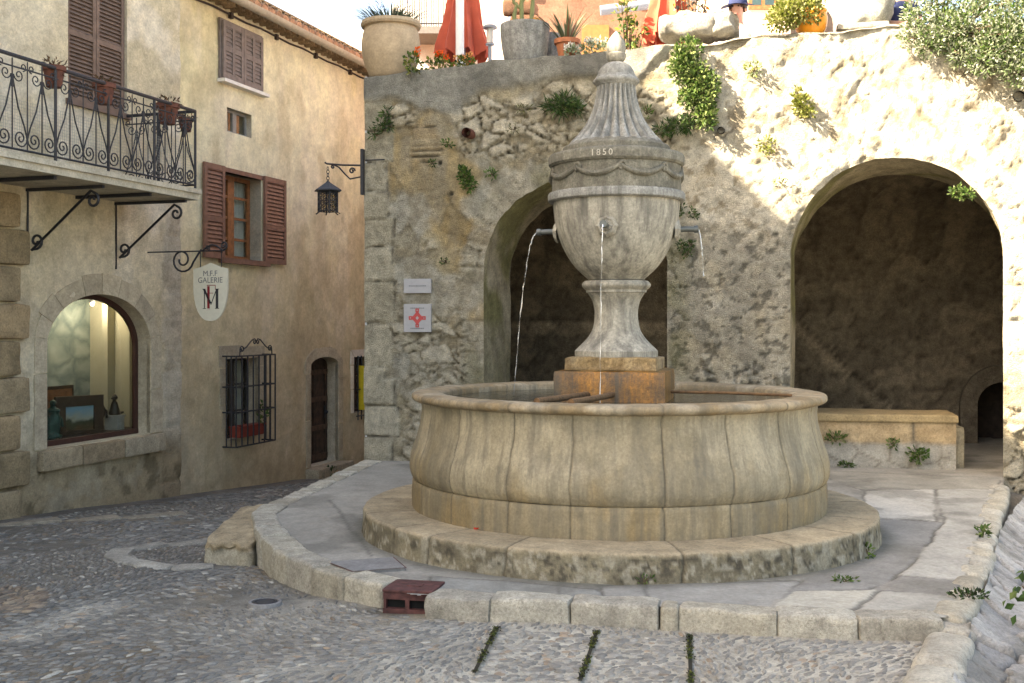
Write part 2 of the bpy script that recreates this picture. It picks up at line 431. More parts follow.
def painting_rocks():
    m, nt, b = newmat('rock_painting'); N = nt.nodes; L = nt.links
    tc = N.new('ShaderNodeTexCoord')
    n = N.new('ShaderNodeTexNoise'); n.inputs['Scale'].default_value = 3; n.inputs['Detail'].default_value = 8; L.new(tc.outputs['Object'], n.inputs['Vector'])
    mp = N.new('ShaderNodeMapping'); mp.inputs['Rotation'].default_value = (0, .6, 0); mp.inputs['Scale'].default_value = (1, 1, 1.6)
    va = N.new('ShaderNodeMix'); va.data_type = 'VECTOR'; va.inputs[0].default_value = .3
    L.new(tc.outputs['Object'], va.inputs[4]); L.new(n.outputs['Color'], va.inputs[5]); L.new(va.outputs[1], mp.inputs[0])
    v = N.new('ShaderNodeTexVoronoi'); v.inputs['Scale'].default_value = 3.6; L.new(mp.outputs[0], v.inputs['Vector'])
    ve = N.new('ShaderNodeTexVoronoi'); ve.feature = 'DISTANCE_TO_EDGE'; ve.inputs['Scale'].default_value = 3.6; L.new(mp.outputs[0], ve.inputs['Vector'])
    sp = N.new('ShaderNodeSeparateColor'); L.new(v.outputs['Color'], sp.inputs[0])
    e1 = N.new('ShaderNodeMapRange'); e1.inputs[2].default_value = .30; L.new(ve.outputs['Distance'], e1.inputs[0])
    a = N.new('ShaderNodeMath'); a.operation = 'MULTIPLY_ADD'; L.new(n.outputs['Fac'], a.inputs[0]); a.inputs[1].default_value = .5; L.new(e1.outputs[0], a.inputs[2])
    c = N.new('ShaderNodeMath'); c.operation = 'MULTIPLY_ADD'; L.new(sp.outputs[0], c.inputs[0]); c.inputs[1].default_value = .55; L.new(a.outputs[0], c.inputs[2])
    r = N.new('ShaderNodeValToRGB'); e = r.color_ramp.elements
    e[0].position = .05; e[0].color = (.10, .135, .135, 1); e[1].position = .95; e[1].color = (.34, .39, .355, 1)
    x = e.new(.45); x.color = (.19, .24, .225, 1); x = e.new(.7); x.color = (.26, .31, .285, 1)
    dv = N.new('ShaderNodeMath'); dv.operation = 'MULTIPLY'; dv.inputs[1].default_value = .58; L.new(c.outputs[0], dv.inputs[0])
    L.new(dv.outputs[0], r.inputs[0]); L.new(r.outputs[0], b.inputs['Base Color']); b.inputs['Roughness'].default_value = .8
    return m
M_rockp = painting_rocks()
def painting_land():
    m, nt, b = newmat('landscape_painting'); N = nt.nodes; L = nt.links
    tc = N.new('ShaderNodeTexCoord'); sp = N.new('ShaderNodeSeparateXYZ'); L.new(tc.outputs['Object'], sp.inputs[0])
    n = N.new('ShaderNodeTexNoise'); n.inputs['Scale'].default_value = 9; n.inputs['Detail'].default_value = 6; L.new(tc.outputs['Object'], n.inputs['Vector'])
    a = N.new('ShaderNodeMath'); a.operation = 'MULTIPLY_ADD'; L.new(n.outputs['Fac'], a.inputs[0]); a.inputs[1].default_value = .25; L.new(sp.outputs['Z'], a.inputs[2])
    r = N.new('ShaderNodeValToRGB'); e = r.color_ramp.elements
    e[0].position = .22; e[0].color = (.10, .045, .01, 1); e[1].position = .5; e[1].color = (.16, .32, .42, 1)
    x = e.new(.34); x.color = (.035, .045, .015, 1); x = e.new(.39); x.color = (.35, .35, .28, 1)
    L.new(a.outputs[0], r.inputs[0]); L.new(r.outputs[0], b.inputs['Base Color']); b.inputs['Roughness'].default_value = .4
    return m
M_landp = painting_land()

# ---------------------------------------------------------------- frames
A0 = Vector((-1.6, 12.07, 0)); AA = math.atan2(-1.40, 6.32)
MA = Matrix.Translation(A0) @ Matrix.Rotation(AA, 4, 'Z')
F0 = Vector((-5.5, 10.0, 0)); FA = math.atan2(1, .33)
MF = Matrix.Translation(F0) @ Matrix.Rotation(FA, 4, 'Z')
CAM = Vector((0, 0, EYE))
def inv_px(M, x, y, d=0.):
    """photo pixel -> (along, height) on the plane y=d of a frame"""
    Mi = M.inverted(); o = Mi @ CAM
    q = Mi.to_3x3() @ Vector(((x - CX) / F, 1, (HOR - y) / F))
    k = (d - o.y) / q.y
    p = o + q * k
    return p.x, p.z
def apx(x, y, d=0.): return inv_px(MA, x, y, d)
def fpx(x, y, d=0.): return inv_px(MF, x, y, d)

# ---------------------------------------------------------------- openings and walls
class Op:
    def __init__(s, x0, x1, z0, zs, rise=0, rag=0, seed=0):
        s.x0, s.x1, s.z0, s.zs, s.rise, s.rag, s.seed = x0, x1, z0, zs, rise, rag, seed
        s.cx = (x0 + x1) / 2; s.a = (x1 - x0) / 2
    def k(s, phi): return 1 + s.rag * (fbm(np.asarray(phi) * 6 + s.seed, np.zeros_like(np.asarray(phi, float)) + s.seed, 3, 3) - .5) * np.sin(np.clip(phi, 0, PI)) ** .3
    def inside(s, X, Z):
        t = np.clip(1 - ((X - s.cx) / s.a) ** 2, 0, 1)
        return (np.abs(X - s.cx) < s.a) & (Z > s.z0) & (Z < s.zs + s.rise * np.sqrt(t))
    def dist(s, X, Z):
        dx = np.abs(X - s.cx) - s.a
        d = np.maximum(dx, np.maximum(s.z0 - Z, Z - s.zs if s.rise == 0 else -9))
        if s.rise:
            e = (np.sqrt(((X - s.cx) / s.a) ** 2 + (np.maximum(Z - s.zs, 0) / s.rise) ** 2) - 1) * min(s.a, s.rise)
            d = np.where(Z > s.zs, e, d)
        return d
    def curve(s, n=24, dl=0, dr=0, dt=0, zb=None, grow=0):
        z0 = s.z0 if zb is None else zb
        pts = []
        x0 = s.x0 + dl - grow; x1 = s.x1 + dr + grow; cx = (x0 + x1) / 2; a = (x1 - x0) / 2
        m = max(2, int((s.zs - z0) / .12))
        for i in range(m): pts.append((x0, z0 + (s.zs - z0) * i / m))
        if s.rise:
            for i in range(n + 1):
                phi = PI - PI * i / n; k = float(s.k(phi))
                pts.append((cx + a * k * math.cos(phi), s.zs + (s.rise + dt + grow) * k * math.sin(phi)))
        else:
            pts.append((x0, s.zs + dt + grow)); pts.append((cx, s.zs + dt + grow)); pts.append((x1, s.zs + dt + grow))
        for i in range(1, m + 1): pts.append((x1, s.zs + (z0 - s.zs) * i / m))
        return pts

def lines(a, b, res, extra, coarse=None):
    L = list(np.linspace(a, b if coarse is None else coarse, int(round(((b if coarse is None else coarse) - a) / res)) + 1))
    if coarse is not None: L += list(np.linspace(coarse, b, max(2, int((b - coarse) / .4))))[1:]
    for e in extra:
        if a < e < b:
            L = [v for v in L if abs(v - e) > res * .45]; L.append(e)
    return np.array(sorted(set(L)))

def wall_grid(name, parent, mat, x0, x1, z0, z1, res, ops, fn, topfn=None, coarse=None, damp=.06, xco=None):
    xs = lines(x0, x1, res, [e for o in ops for e in (o.x0, o.x1)])
    if xco is not None:
        xs = np.array(sorted(set(list(np.arange(x0, xco, .5)) + [v for v in xs if v >= xco])))
    zs = lines(z0, z1, res, [e for o in ops for e in ((o.z0,) + ((o.zs,) if o.rise == 0 else ()))], coarse)
    nx, nz = len(xs), len(zs)
    X, Z = np.meshgrid(xs, zs, indexing='ij')
    Fq = gridfaces(nx, nz)
    X = X.ravel(); Z = Z.ravel()
    if topfn is not None:
        T = topfn(X); Z = z0 + (Z - z0) * np.where(Z > z1 - 1.2, 1 + (T - z1) / (z1 - z0) * ss(z1 - 1.2, z1, Z), 1)
    cx = X[Fq].mean(1); cz = Z[Fq].mean(1)
    rem = np.zeros(len(Fq), bool); dmin = np.full(X.shape, 9.)
    Xo, Zo = X.copy(), Z.copy()
    for o in ops:
        r = o.inside(cx, cz); rem |= r
        vin = np.zeros(len(X), bool); vin[Fq[r].ravel()] = True
        vout = np.zeros(len(X), bool); vout[Fq[~r].ravel()] = True
        bnd = vin & vout & (Z > o.zs + 1e-4)
        if o.rise:
            phi = np.arctan2((Z[bnd] - o.zs) / o.rise, (X[bnd] - o.cx) / o.a)
            k = o.k(phi)
            Xo[bnd] = o.cx + o.a * k * np.cos(phi); Zo[bnd] = o.zs + o.rise * k * np.sin(phi)
    X, Z = Xo, Zo
    for o in ops: dmin = np.minimum(dmin, o.dist(X, Z))
    disp, col = fn(X, Z)
    disp = disp * ss(.0, damp, dmin)
    V = np.stack([X, -disp, Z], 1)
    return npmesh(name, V, Fq[~rem], col, mat, parent)

def reveal(name, parent, mat, op, y0, y1, dl=0, dr=0, dt=0, bottom=False, col=(1, 1, 1), nd=8, nz=.0, colfn=None):
    f = op.curve(32); b = op.curve(32, dl, dr, dt)
    if bottom: f = f + [f[0]]; b = b + [b[0]]
    nd = max(nd, 1)
    V = []; cs = []
    for j in range(nd + 1):
        t = j / nd
        for i, (p, q) in enumerate(zip(f, b)):
            x = p[0] * (1 - t) + q[0] * t; z = p[1] * (1 - t) + q[1] * t
            if nz and 0 < t:
                e = (float(fbm(i * .35, j * .8, 9, 3)) - .5) * nz
                x += e * (1 if x < op.cx else -1) * .7; z -= abs(e) * (1 if z > op.zs else 0)
            V.append((x, y0 + (y1 - y0) * t, z)); cs.append(colfn(x, z, t) if colfn else col)
    Fq = gridfaces(nd + 1, len(f))[:, ::-1]
    return npmesh(name, V, Fq, np.array(cs), mat, parent)

def flat_between(mb, pa, pb, y, col=None):
    """band of quads between two polylines with the same count, in plane y"""
    n = len(pa); vs = [(p[0], y, p[1]) for p in pa] + [(p[0], y, p[1]) for p in pb]
    mb.add(vs, [(i, i + 1, n + i + 1, n + i) for i in range(n - 1)], col)

def ring_solid(mb, pa, pb, y0, y1, col=None):
    """solid band: front y0, back y1"""
    n = len(pa)
    vs = [(p[0], y0, p[1]) for p in pa] + [(p[0], y0, p[1]) for p in pb] + [(p[0], y1, p[1]) for p in pa] + [(p[0], y1, p[1]) for p in pb]
    fs = []
    for i in range(n - 1):
        fs += [(i, i + 1, n + i + 1, n + i), (2 * n + i, 3 * n + i, 3 * n + i + 1, 2 * n + i + 1), (i, 2 * n + i, 2 * n + i + 1, i + 1), (n + i, n + i + 1, 3 * n + i + 1, 3 * n + i)]
    fs += [(0, n, 3 * n, 2 * n), (n - 1, 3 * n - 1, 4 * n - 1, 2 * n - 1)]
    mb.add(vs, fs, col)

def spiral(c, r0, turns, a0, n=18, sgn=1, r1=.15, e1=Vector((1, 0, 0)), e2=Vector((0, 0, 1))):
    out = []
    for i in range(n + 1):
        t = i / n; r = r0 * (1 - t * (1 - r1)); a = a0 + sgn * turns * 2 * PI * t
        out.append(Vector(c) + e1 * (r * math.cos(a)) + e2 * (r * math.sin(a)))
    return out

def text_mesh(body, size, ext=.002):
    cu = bpy.data.curves.new('lettering', 'FONT'); cu.body = body; cu.size = size; cu.extrude = ext; cu.align_x = 'CENTER'; cu.align_y = 'CENTER'
    ob = bpy.data.objects.new('lettering', cu); C.objects.link(ob)
    dg = bpy.context.evaluated_depsgraph_get(); dg.update()
    me = bpy.data.meshes.new_from_object(ob.evaluated_get(dg))
    bpy.data.objects.remove(ob); bpy.data.curves.remove(cu)
    return me

def lathe_np(name, prof, n, mat, parent, fn, loc=None, step=.02):
    P = [prof[0]]
    for a, b in zip(prof[:-1], prof[1:]):
        m = max(1, int(math.hypot(b[0] - a[0], b[1] - a[1]) / step))
        for k in range(1, m + 1): P.append((a[0] + (b[0] - a[0]) * k / m, a[1] + (b[1] - a[1]) * k / m))
    P = np.array(P); an = np.linspace(0, 2 * PI, n, endpoint=False)
    Rr = np.repeat(P[:, 0:1], n, 1).ravel(); Z = np.repeat(P[:, 1:2], n, 1).ravel(); A = np.tile(an, len(P))
    R2, Z2, col = fn(Rr, Z, A)
    V = np.stack([R2 * np.cos(A), R2 * np.sin(A), Z2], 1)
    i, j = np.meshgrid(np.arange(len(P) - 1), np.arange(n), indexing='ij'); i = i.ravel(); j = j.ravel(); j2 = (j + 1) % n
    Fq = np.stack([i * n + j, i * n + j2, (i + 1) * n + j2, (i + 1) * n + j], 1)
    return npmesh(name, V, Fq, col, mat, parent, 60, loc)
# ================================================================ ground
def gp(x, y, z):
    Y = (EYE - z) * F / (y - HOR)
    return Vector(((x - CX) / F * Y, Y, z))

def street_z(X, Y):
    X = np.asarray(X, float); Y = np.asarray(Y, float)
    t = np.log1p(np.exp((np.minimum(Y, 22) - 6.6) * 2.5)) / 2.5
    return -.075 * t * ss(1.2, -1.2, X) + .028 * ss(-1.2, -.4, X) * ss(7.5, 6.5, Y)

ZT = .13
edge_px = [(1003, 486), (990, 530), (975, 580), (958, 620), (945, 621), (870, 620), (790, 617), (690, 611), (600, 607), (510, 603), (425, 597), (383, 586),
           (345, 578), (315, 570), (290, 560), (268, 545), (255, 528), (252, 515), (262, 507), (300, 490), (340, 472), (366, 461)]
edge = [gp(x, y, ZT) for x, y in edge_px]
def W(s, d, z): return MA @ Vector((s, d, z))
def FW(t, d, z): return MF @ Vector((t, d, z))
poly = [(p.x, p.y) for p in edge] + [tuple(W(.02, .3, 0)[:2]), tuple(W(.3, 3.9, 0)[:2]), tuple(W(8.3, 3.9, 0)[:2]), tuple(W(8.3, .3, 0)[:2]), tuple(W(6.52, .2, 0)[:2])]
def inpoly(X, Y, P):
    r = np.zeros(X.shape, bool); n = len(P)
    for i in range(n):
        x0, y0 = P[i]; x1, y1 = P[(i + 1) % n]
        if y0 == y1: continue
        c = ((y0 > Y) != (y1 > Y)) & (X < (x1 - x0) * (Y - y0) / (y1 - y0) + x0)
        r ^= c
    return r
def segdist(X, Y, P, closed=True):
    d = np.full(X.shape, 99.); n = len(P)
    for i in range(n if closed else n - 1):
        x0, y0 = P[i][:2]; x1, y1 = P[(i + 1) % n][:2]
        dx, dy = x1 - x0, y1 - y0; l = dx * dx + dy * dy + 1e-12
        t = np.clip(((X - x0) * dx + (Y - y0) * dy) / l, 0, 1)
        d = np.minimum(d, np.hypot(X - x0 - t * dx, Y - y0 - t * dy))
    return d

# gutter centre line
gut_l = [W(6.62, -.25, 0)] + [gp(x, y, .08) for x, y in ((994, 530), (980, 580), (964, 622), (950, 652), (938, 690))]
gut_l += [gut_l[-1] + (gut_l[-1] - gut_l[-2]) * 2.2]
gut_c = []
for i, p in enumerate(gut_l):
    a = gut_l[max(i - 1, 0)]; b = gut_l[min(i + 1, len(gut_l) - 1)]
    t = (b - a); t.z = 0; t.normalize()
    nrm = Vector((-t.y, t.x, 0))
    if nrm.x < 0: nrm = -nrm
    gut_c.append(p + nrm * .36)

# street sheet
def axis(rngs):
    o = []
    for a, b, r in rngs: o += list(np.arange(a, b, r))
    return np.array(sorted(set(np.round(o, 4))))
xs = axis([(-160, -10, 10), (-10, -6, .5), (-6, 3.2, .06), (3.2, 8, .3), (8, 161, 9)])
ys = axis([(-120, -4, 8), (-4, 3.4, .6), (3.4, 8.6, .06), (8.6, 20, .2), (20, 401, 20)])
X, Y = np.meshgrid(xs, ys, indexing='ij'); X = X.ravel(); Y = Y.ravel()
Z = street_z(X, Y) + (fbm(X * 1.7, Y * 1.7, 4, 3) - .5) * .03
dg = segdist(X, Y, [(p.x, p.y) for p in gut_c], False)
Z = Z - .22 * ss(.5, .2, dg)
panelA = [gp(x, y, .028) for x, y in ((497, 629), (597, 633), (580, 684), (472, 684))]
panelB = [gp(x, y, .028) for x, y in ((597, 633), (689, 637), (691, 690), (580, 690))]
PA = [(p.x, p.y) for p in panelA]; PB = [(p.x, p.y) for p in panelB]
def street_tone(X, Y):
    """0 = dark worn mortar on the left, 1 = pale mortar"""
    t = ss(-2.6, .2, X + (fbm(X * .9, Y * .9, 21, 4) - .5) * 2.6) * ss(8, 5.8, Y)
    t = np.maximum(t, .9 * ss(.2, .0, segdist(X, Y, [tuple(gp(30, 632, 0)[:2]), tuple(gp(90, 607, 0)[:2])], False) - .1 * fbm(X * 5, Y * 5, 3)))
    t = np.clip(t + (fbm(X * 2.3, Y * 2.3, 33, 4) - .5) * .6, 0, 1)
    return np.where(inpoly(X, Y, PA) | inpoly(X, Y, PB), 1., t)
tn = street_tone(X, Y)
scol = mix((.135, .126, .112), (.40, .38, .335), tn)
scol = scol * (.8 + .45 * fbm(X * 4, Y * 4, 8, 4))[:, None]
scol = mix(scol, (.25, .19, .12), .5 * ss(.6, .75, fbm(X * 1.3 + 9, Y * 1.3, 55, 4)))
wet = gp(402, 611, 0); scol = mix(scol, (.05, .048, .042), .8 * ss(.34, .05, np.hypot((X - wet.x) * .8, (Y - wet.y) * 1.6)))
scol = scol * np.array([1.0, .985, .94])
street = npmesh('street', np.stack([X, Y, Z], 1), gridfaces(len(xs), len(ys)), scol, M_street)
tag(street, kind='structure')

# pebbles set in the mortar
def facX(Y): return -8.8 + .33 * Y
def pebbles():
    P = []
    def region(x0, x1, y0, y1, sx, sy, cond, size, smallfn=None):
        nx = int((x1 - x0) / sx); ny = int((y1 - y0) / sy)
        I, J = np.meshgrid(np.arange(nx), np.arange(ny), indexing='ij'); I = I.ravel(); J = J.ravel()
        x = x0 + (I + .5 * (J % 2) + rng.uniform(-.33, .33, I.shape)) * sx
        y = y0 + (J + rng.uniform(-.33, .33, I.shape)) * sy
        m = cond(x, y)
        x, y = x[m], y[m]
        return x, y, size * rng.uniform(.7, 1.25, x.shape)
    def fr(x, y): return (np.abs(x) < .475 * y + .1) & (x > facX(y) + .05)
    def out(x, y): return ~inpoly(x, y, poly) & (segdist(x, y, poly) > .03) & (segdist(x, y, [(p.x, p.y) for p in gut_c], False) > .42) & (x < 2.6)
    def nopan(x, y): return ~inpoly(x, y, PA) & ~inpoly(x, y, PB)
    curve1 = [tuple(gp(a, b, -.1)[:2]) for a, b in ((215, 567), (170, 570), (130, 563), (114, 552), (125, 544), (165, 537), (215, 531))]
    strip = [tuple(gp(a, b, -.3)[:2]) for a, b in ((-20, 530), (60, 521), (120, 514), (185, 508))]
    def nocurve(x, y): return (segdist(x, y, curve1, False) > .09) & (segdist(x, y, strip, False) > .12) & ((x - facX(y)) > .35)
    A = region(-6.5, 2.6, 4.2, 9.5, .056, .029, lambda x, y: fr(x, y) & out(x, y) & nopan(x, y) & nocurve(x, y), .84)
    B = region(-6.5, 0, 9.5, 17.5, .074, .044, lambda x, y: fr(x, y) & out(x, y) & nocurve(x, y), 1.1)
    D = region(-.6, 1.4, 4.6, 6.2, .046, .042, lambda x, y: (inpoly(x, y, PA) | inpoly(x, y, PB)) & (segdist(x, y, PA) > .025) & (segdist(x, y, PB) > .025), .78)
    x = np.concatenate([A[0], B[0], D[0]]); y = np.concatenate([A[1], B[1], D[1]]); sz = np.concatenate([A[2], B[2], D[2]])
    pan = np.concatenate([np.zeros(len(A[0])), np.zeros(len(B[0])), np.ones(len(D[0]))])
    # some places are worn down to the mortar
    worn = fbm(x * 1.1 + 5, y * 1.1, 77, 4)
    keep = (rng.uniform(0, 1, x.shape) > .08 + .75 * ss(.58, .72, worn)) | (pan > 0)
    x, y, sz, pan = x[keep], y[keep], sz[keep], pan[keep]
    PQ = [tuple(gp(a_, b_, 0)[:2]) for a_, b_ in ((-20, 584), (40, 582), (50, 592), (38, 609), (-20, 612))]; big = inpoly(x, y, PQ); dropb = big & (rng.uniform(0, 1, x.shape) < .35)
    x, y, sz, pan, big = x[~dropb], y[~dropb], sz[~dropb], pan[~dropb], big[~dropb]; sz = np.where(big, sz * 1.45, sz)
    n = len(x)
    ang = (fbm(x * .45, y * .45, 91, 2) - .5) * 5.5 * (1 - pan) + (pan * rng.uniform(-.5, 1.2, n)) + rng.normal(0, .3, n)
    a = .034 * sz * rng.uniform(.8, 1.3, n); b = a * rng.uniform(.28, .5, n) * (1 + .7 * pan); h = .009 * sz * rng.uniform(.3, 1.4, n)
    k = 7
    th = np.linspace(0, 2 * PI, k, endpoint=False)
    rings = [(1., -.25), (.92, .35), (.6, .85)]
    V = np.zeros((n, 3 * k + 1, 3)); z0 = street_z(x, y) + (fbm(x * 1.7, y * 1.7, 4, 3) - .5) * .03
    for ri, (rr, hh) in enumerate(rings):
        wob = 1 + rng.uniform(-.14, .14, (n, k))
        lx = a[:, None] * rr * np.cos(th)[None] * wob; ly = b[:, None] * rr * np.sin(th)[None] * wob
        V[:, ri * k:(ri + 1) * k, 0] = x[:, None] + lx * np.cos(ang)[:, None] - ly * np.sin(ang)[:, None]
        V[:, ri * k:(ri + 1) * k, 1] = y[:, None] + lx * np.sin(ang)[:, None] + ly * np.cos(ang)[:, None]
        V[:, ri * k:(ri + 1) * k, 2] = z0[:, None] + h[:, None] * hh
    V[:, 3 * k, 0] = x; V[:, 3 * k, 1] = y; V[:, 3 * k, 2] = z0 + h
    tri = []
    for ri in range(2):
        for j in range(k):
            j2 = (j + 1) % k
            tri += [(ri * k + j, ri * k + j2, (ri + 1) * k + j2), (ri * k + j, (ri + 1) * k + j2, (ri + 1) * k + j)]
    for j in range(k): tri.append((2 * k + j, 2 * k + (j + 1) % k, 3 * k))
    tri = np.array(tri)
    Fq = (np.arange(n)[:, None, None] * (3 * k + 1) + tri[None]).reshape(-1, 3)
    tn = street_tone(x, y)
    g = rng.uniform(0, 1, n)
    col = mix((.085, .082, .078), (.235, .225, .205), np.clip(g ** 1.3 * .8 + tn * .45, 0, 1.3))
    warm = rng.uniform(0, 1, n)
    col = np.where((warm < .05)[:, None], col * np.array([1.2, .98, .8]), col)
    col = np.where((warm > .965)[:, None], np.array([.33, .315, .28]), col)
    col = np.where(big[:, None], mix((.10, .075, .06), (.27, .21, .15), g), col) * np.array([1.0, .985, .94])
    col = np.repeat(col[:, None, :], 3 * k + 1, 1).reshape(-1, 3)
    o = npmesh('cobbles', V.reshape(-1, 3), Fq, col, M_peb)
    tag(o, 'grey pebbles set on edge in the mortar of the sloping street', 'cobbles', kind='stuff')
    # flat pale border stones
    def flags(name, line, w, L, col):
        mb = MB(); i = 0
        for (p, q) in zip(line[:-1], line[1:]):
            p = Vector((*p, 0)); q = Vector((*q, 0)); d = q - p; m = max(1, int(round(d.length / L)))
            for j in range(m):
                c = p + d * ((j + .5) / m); k = random.uniform(.8, 1.15)
                z = float(street_z(c.x, c.y)) + (float(fbm(c.x * 1.7, c.y * 1.7, 4, 3)) - .5) * .03
                mb.rblock(c.x, c.y, z - .018, d.length / m - .012, w * random.uniform(.85, 1.1), .08, math.atan2(d.y, d.x), .02, .006, 3, tuple(x * k for x in col), seed=i); i += 1
        o = mb.build(name, M_kerb); tag(o, kind='structure')
    flags('stone_border', curve1, .17, .3, (.35, .33, .285))
    flags('stone_border', strip, .22, .55, (.27, .235, .18))
pebbles()

# moss in the slab joints
mb = MB()
for (a, b) in (((497, 629), (474, 676)), ((597, 633), (580, 684)), ((689, 637), (691, 686))):
    p = gp(*a, .028); q = gp(*b, .028)
    sd_ = Vector((.009, 0, 0)); mb.add([p - sd_ + Vector((0, 0, .014)), p + sd_ + Vector((0, 0, .014)), q + sd_ + Vector((0, 0, .014)), q - sd_ + Vector((0, 0, .014))], [(0, 1, 2, 3)], (.03, .028, .02))
    for i in range(700):
        t = random.random()
        if fbm(t * 6, a[0], 5, 2) < .45: continue
        c = p.lerp(q, t) + Vector((random.gauss(0, .008), 0, .012))
        k = random.choice([(.09, .12, .02), (.05, .07, .015), (.13, .13, .03), (.03, .03, .02), (.02, .018, .014), (.025, .022, .015)])
        mb.leaf(c, Vector((random.gauss(0, 1), random.gauss(0, 1), .5)), .013, .008, .1, k)
tag(mb.build('moss', M_leaf), 'green moss growing in the joints of the pebble slabs', 'moss', kind='stuff')

# terrace sheet
xs = axis([(-2.3, 5.4, .02), (5.4, 9, .1)]); ys = axis([(5.2, 12.6, .022), (12.6, 16.2, .12)])
X, Y = np.meshgrid(xs, ys, indexing='ij'); X = X.ravel(); Y = Y.ravel()
Fq = gridfaces(len(xs), len(ys))
cxm = X[Fq].mean(1); cym = Y[Fq].mean(1)
keep = inpoly(cxm, cym, poly) & ((np.minimum(segdist(cxm, cym, [(p.x, p.y) for p in edge[:11]], False), segdist(cxm, cym, [(p.x, p.y) for p in edge[11:]], False)) > .06))
tc_ = np.tile(np.array([.275, .262, .235]), (len(X), 1))
tc_ = tc_ * (.85 + .3 * fbm(X * 1.2, Y * 1.2, 2, 4))[:, None]
tz = np.full(X.shape, ZT) + (fbm(X * 1.5, Y * 1.5, 14, 3) - .5) * .02
wob = (fbm(X * 5, Y * 5, 61, 3) - .5) * .12; wob2 = (fbm(X * 5, Y * 5, 67, 3) - .5) * .12
for pp, cc, dz in ((((864, 491), (935, 489), (934, 521), (866, 517)), (.43, .41, .37), .002),
                   (((936, 488), (1003, 489), (978, 565), (960, 590), (885, 588), (925, 550), (943, 520)), (.33, .32, .29), .004),
                   (((866, 518), (942, 522), (915, 560), (880, 588), (740, 603), (850, 560)), (.205, .20, .19), -.002),
                   (((795, 590), (880, 589), (850, 612), (770, 612)), (.36, .345, .30), .003),
                   (((852, 612), (880, 590), (975, 594), (955, 622)), (.31, .30, .27), .0),
                   (((870, 588), (900, 575), (975, 582), (970, 598)), (.215, .205, .19), -.003),
                   (((820, 470), (1000, 478), (1000, 488), (864, 490), (830, 480)), (.28, .265, .23), 0),
                   (((600, 585), (800, 580), (770, 606), (606, 603)), (.26, .255, .24), .0),
                   (((430, 575), (600, 588), (606, 603), (430, 590)), (.235, .235, .22), .002)):
    P = [tuple(gp(a, b, ZT)[:2]) for a, b in pp]
    m = inpoly(X + wob * .5, Y + wob2 * .5, P)
    tc_[m] = np.array(cc) * (.85 + .3 * fbm(X[m] * 2, Y[m] * 2, 2, 4))[:, None]; tz[m] += dz
    d = segdist(X + wob * .5, Y + wob2 * .5, P)
    j = ss(.016, .004, d) * ss(.3, .5, fbm(X * 3, Y * 3, 88, 3))
    tc_ = mix(tc_, (.10, .095, .085), j * .8); tz -= .006 * j
# long cracks
for pp in (((330, 500), (360, 540), (372, 556)), ((645, 583), (650, 604)), ((560, 575), (556, 604))):
    P = [tuple(gp(a, b, ZT)[:2]) for a, b in pp]
    j = ss(.02, .004, segdist(X + wob * .4, Y + wob2 * .4, P, False)); tc_ = mix(tc_, (.10, .095, .09), j * .7)
tc_ = mix(tc_, (.13, .125, .11), .5 * ss(.56, .7, fbm(X * 2.1, Y * 2.1, 45, 5)))
# darker ring at the foot of the step
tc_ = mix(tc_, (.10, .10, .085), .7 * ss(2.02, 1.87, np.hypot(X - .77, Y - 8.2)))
tc_ = tc_ * np.array([1.03, 1.02, .99])
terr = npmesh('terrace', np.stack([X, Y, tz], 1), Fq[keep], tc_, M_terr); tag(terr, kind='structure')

# kerb
def along(pts):
    L = [0]
    for a, b in zip(pts[:-1], pts[1:]): L.append(L[-1] + (b - a).length)
    def f(s):
        for i in range(len(pts) - 1):
            if s <= L[i + 1] or i == len(pts) - 2:
                t = (s - L[i]) / max(L[i + 1] - L[i], 1e-6); return pts[i].lerp(pts[i + 1], t)
    return f, L
def kerb_run(mb, pts, lens, w, inset, ztop, gap=.012, skip=None, seed=0, r=.03):
    f, L = along(pts); s = 0; i = 0
    while s < L[-1] - .05:
        l = lens(i, f(s)); e = min(s + l, L[-1])
        if L[-1] - e < .12: e = L[-1]
        a = f(s); b = f(e); d = b - a
        nrm = Vector((-d.y, d.x, 0)).normalized()
        c = (a + b) / 2 + nrm * inset
        if not (skip and skip(c)):
            zb = float(street_z(c.x, c.y)) - .08
            k = random.uniform(.82, 1.12); base = random.choice([(.44, .405, .325), (.38, .345, .27), (.47, .44, .365), (.41, .38, .315)])
            zt = ztop + random.uniform(-.006, .008)
            mb.rblock(c.x, c.y, (zb + zt) / 2, d.length - gap, w * random.uniform(.92, 1.08), zt - zb, math.atan2(d.y, d.x) + random.uniform(-.02, .02), r, .011, 7, tuple(x * k for x in base), seed=i + seed)
        s = e; i += 1
kb = MB()
front = edge[4:]
dr_c = gp(410, 590, ZT)
def klen(i, p):
    if p.y < 6.2 and p.x > -.6: return [.42, .40, .50, .10, .47, .43, .42, .22, .2, .21, .30][i % 11]
    return random.choice([.26, .33, .38, .45])
kerb_run(kb, edge[4:11], klen, .20, -.09, .142, gap=.004, r=.022)
kerb_run(kb, edge[11:], klen, .20, -.09, .142, gap=.004, r=.025, seed=20)
tag(kb.build('kerb', M_kerb), kind='structure')
kb = MB()
kerb_run(kb, [edge[3] + Vector((0, .05, 0)), edge[2], edge[1], edge[0]], lambda i, p: random.choice([.22, .3, .36]), .2, .035, .135, gap=0, seed=50, r=.06)
kerb_run(kb, [p + Vector((.02, 0, 0)) for p in [gut_l[-1], gut_l[-2], gut_l[-3], gut_l[3]]], lambda i, p: random.choice([.5, .62]), .24, .05, .10, seed=80, r=.07)
kerb_run(kb, [g + (g - l) * .95 for g, l in zip(gut_c, gut_l)], lambda i, p: random.choice([.3, .45]), .25, 0, .10, seed=95, r=.06)
ge = kb.build('gutter_edge', M_gut); tag(ge, kind='structure')
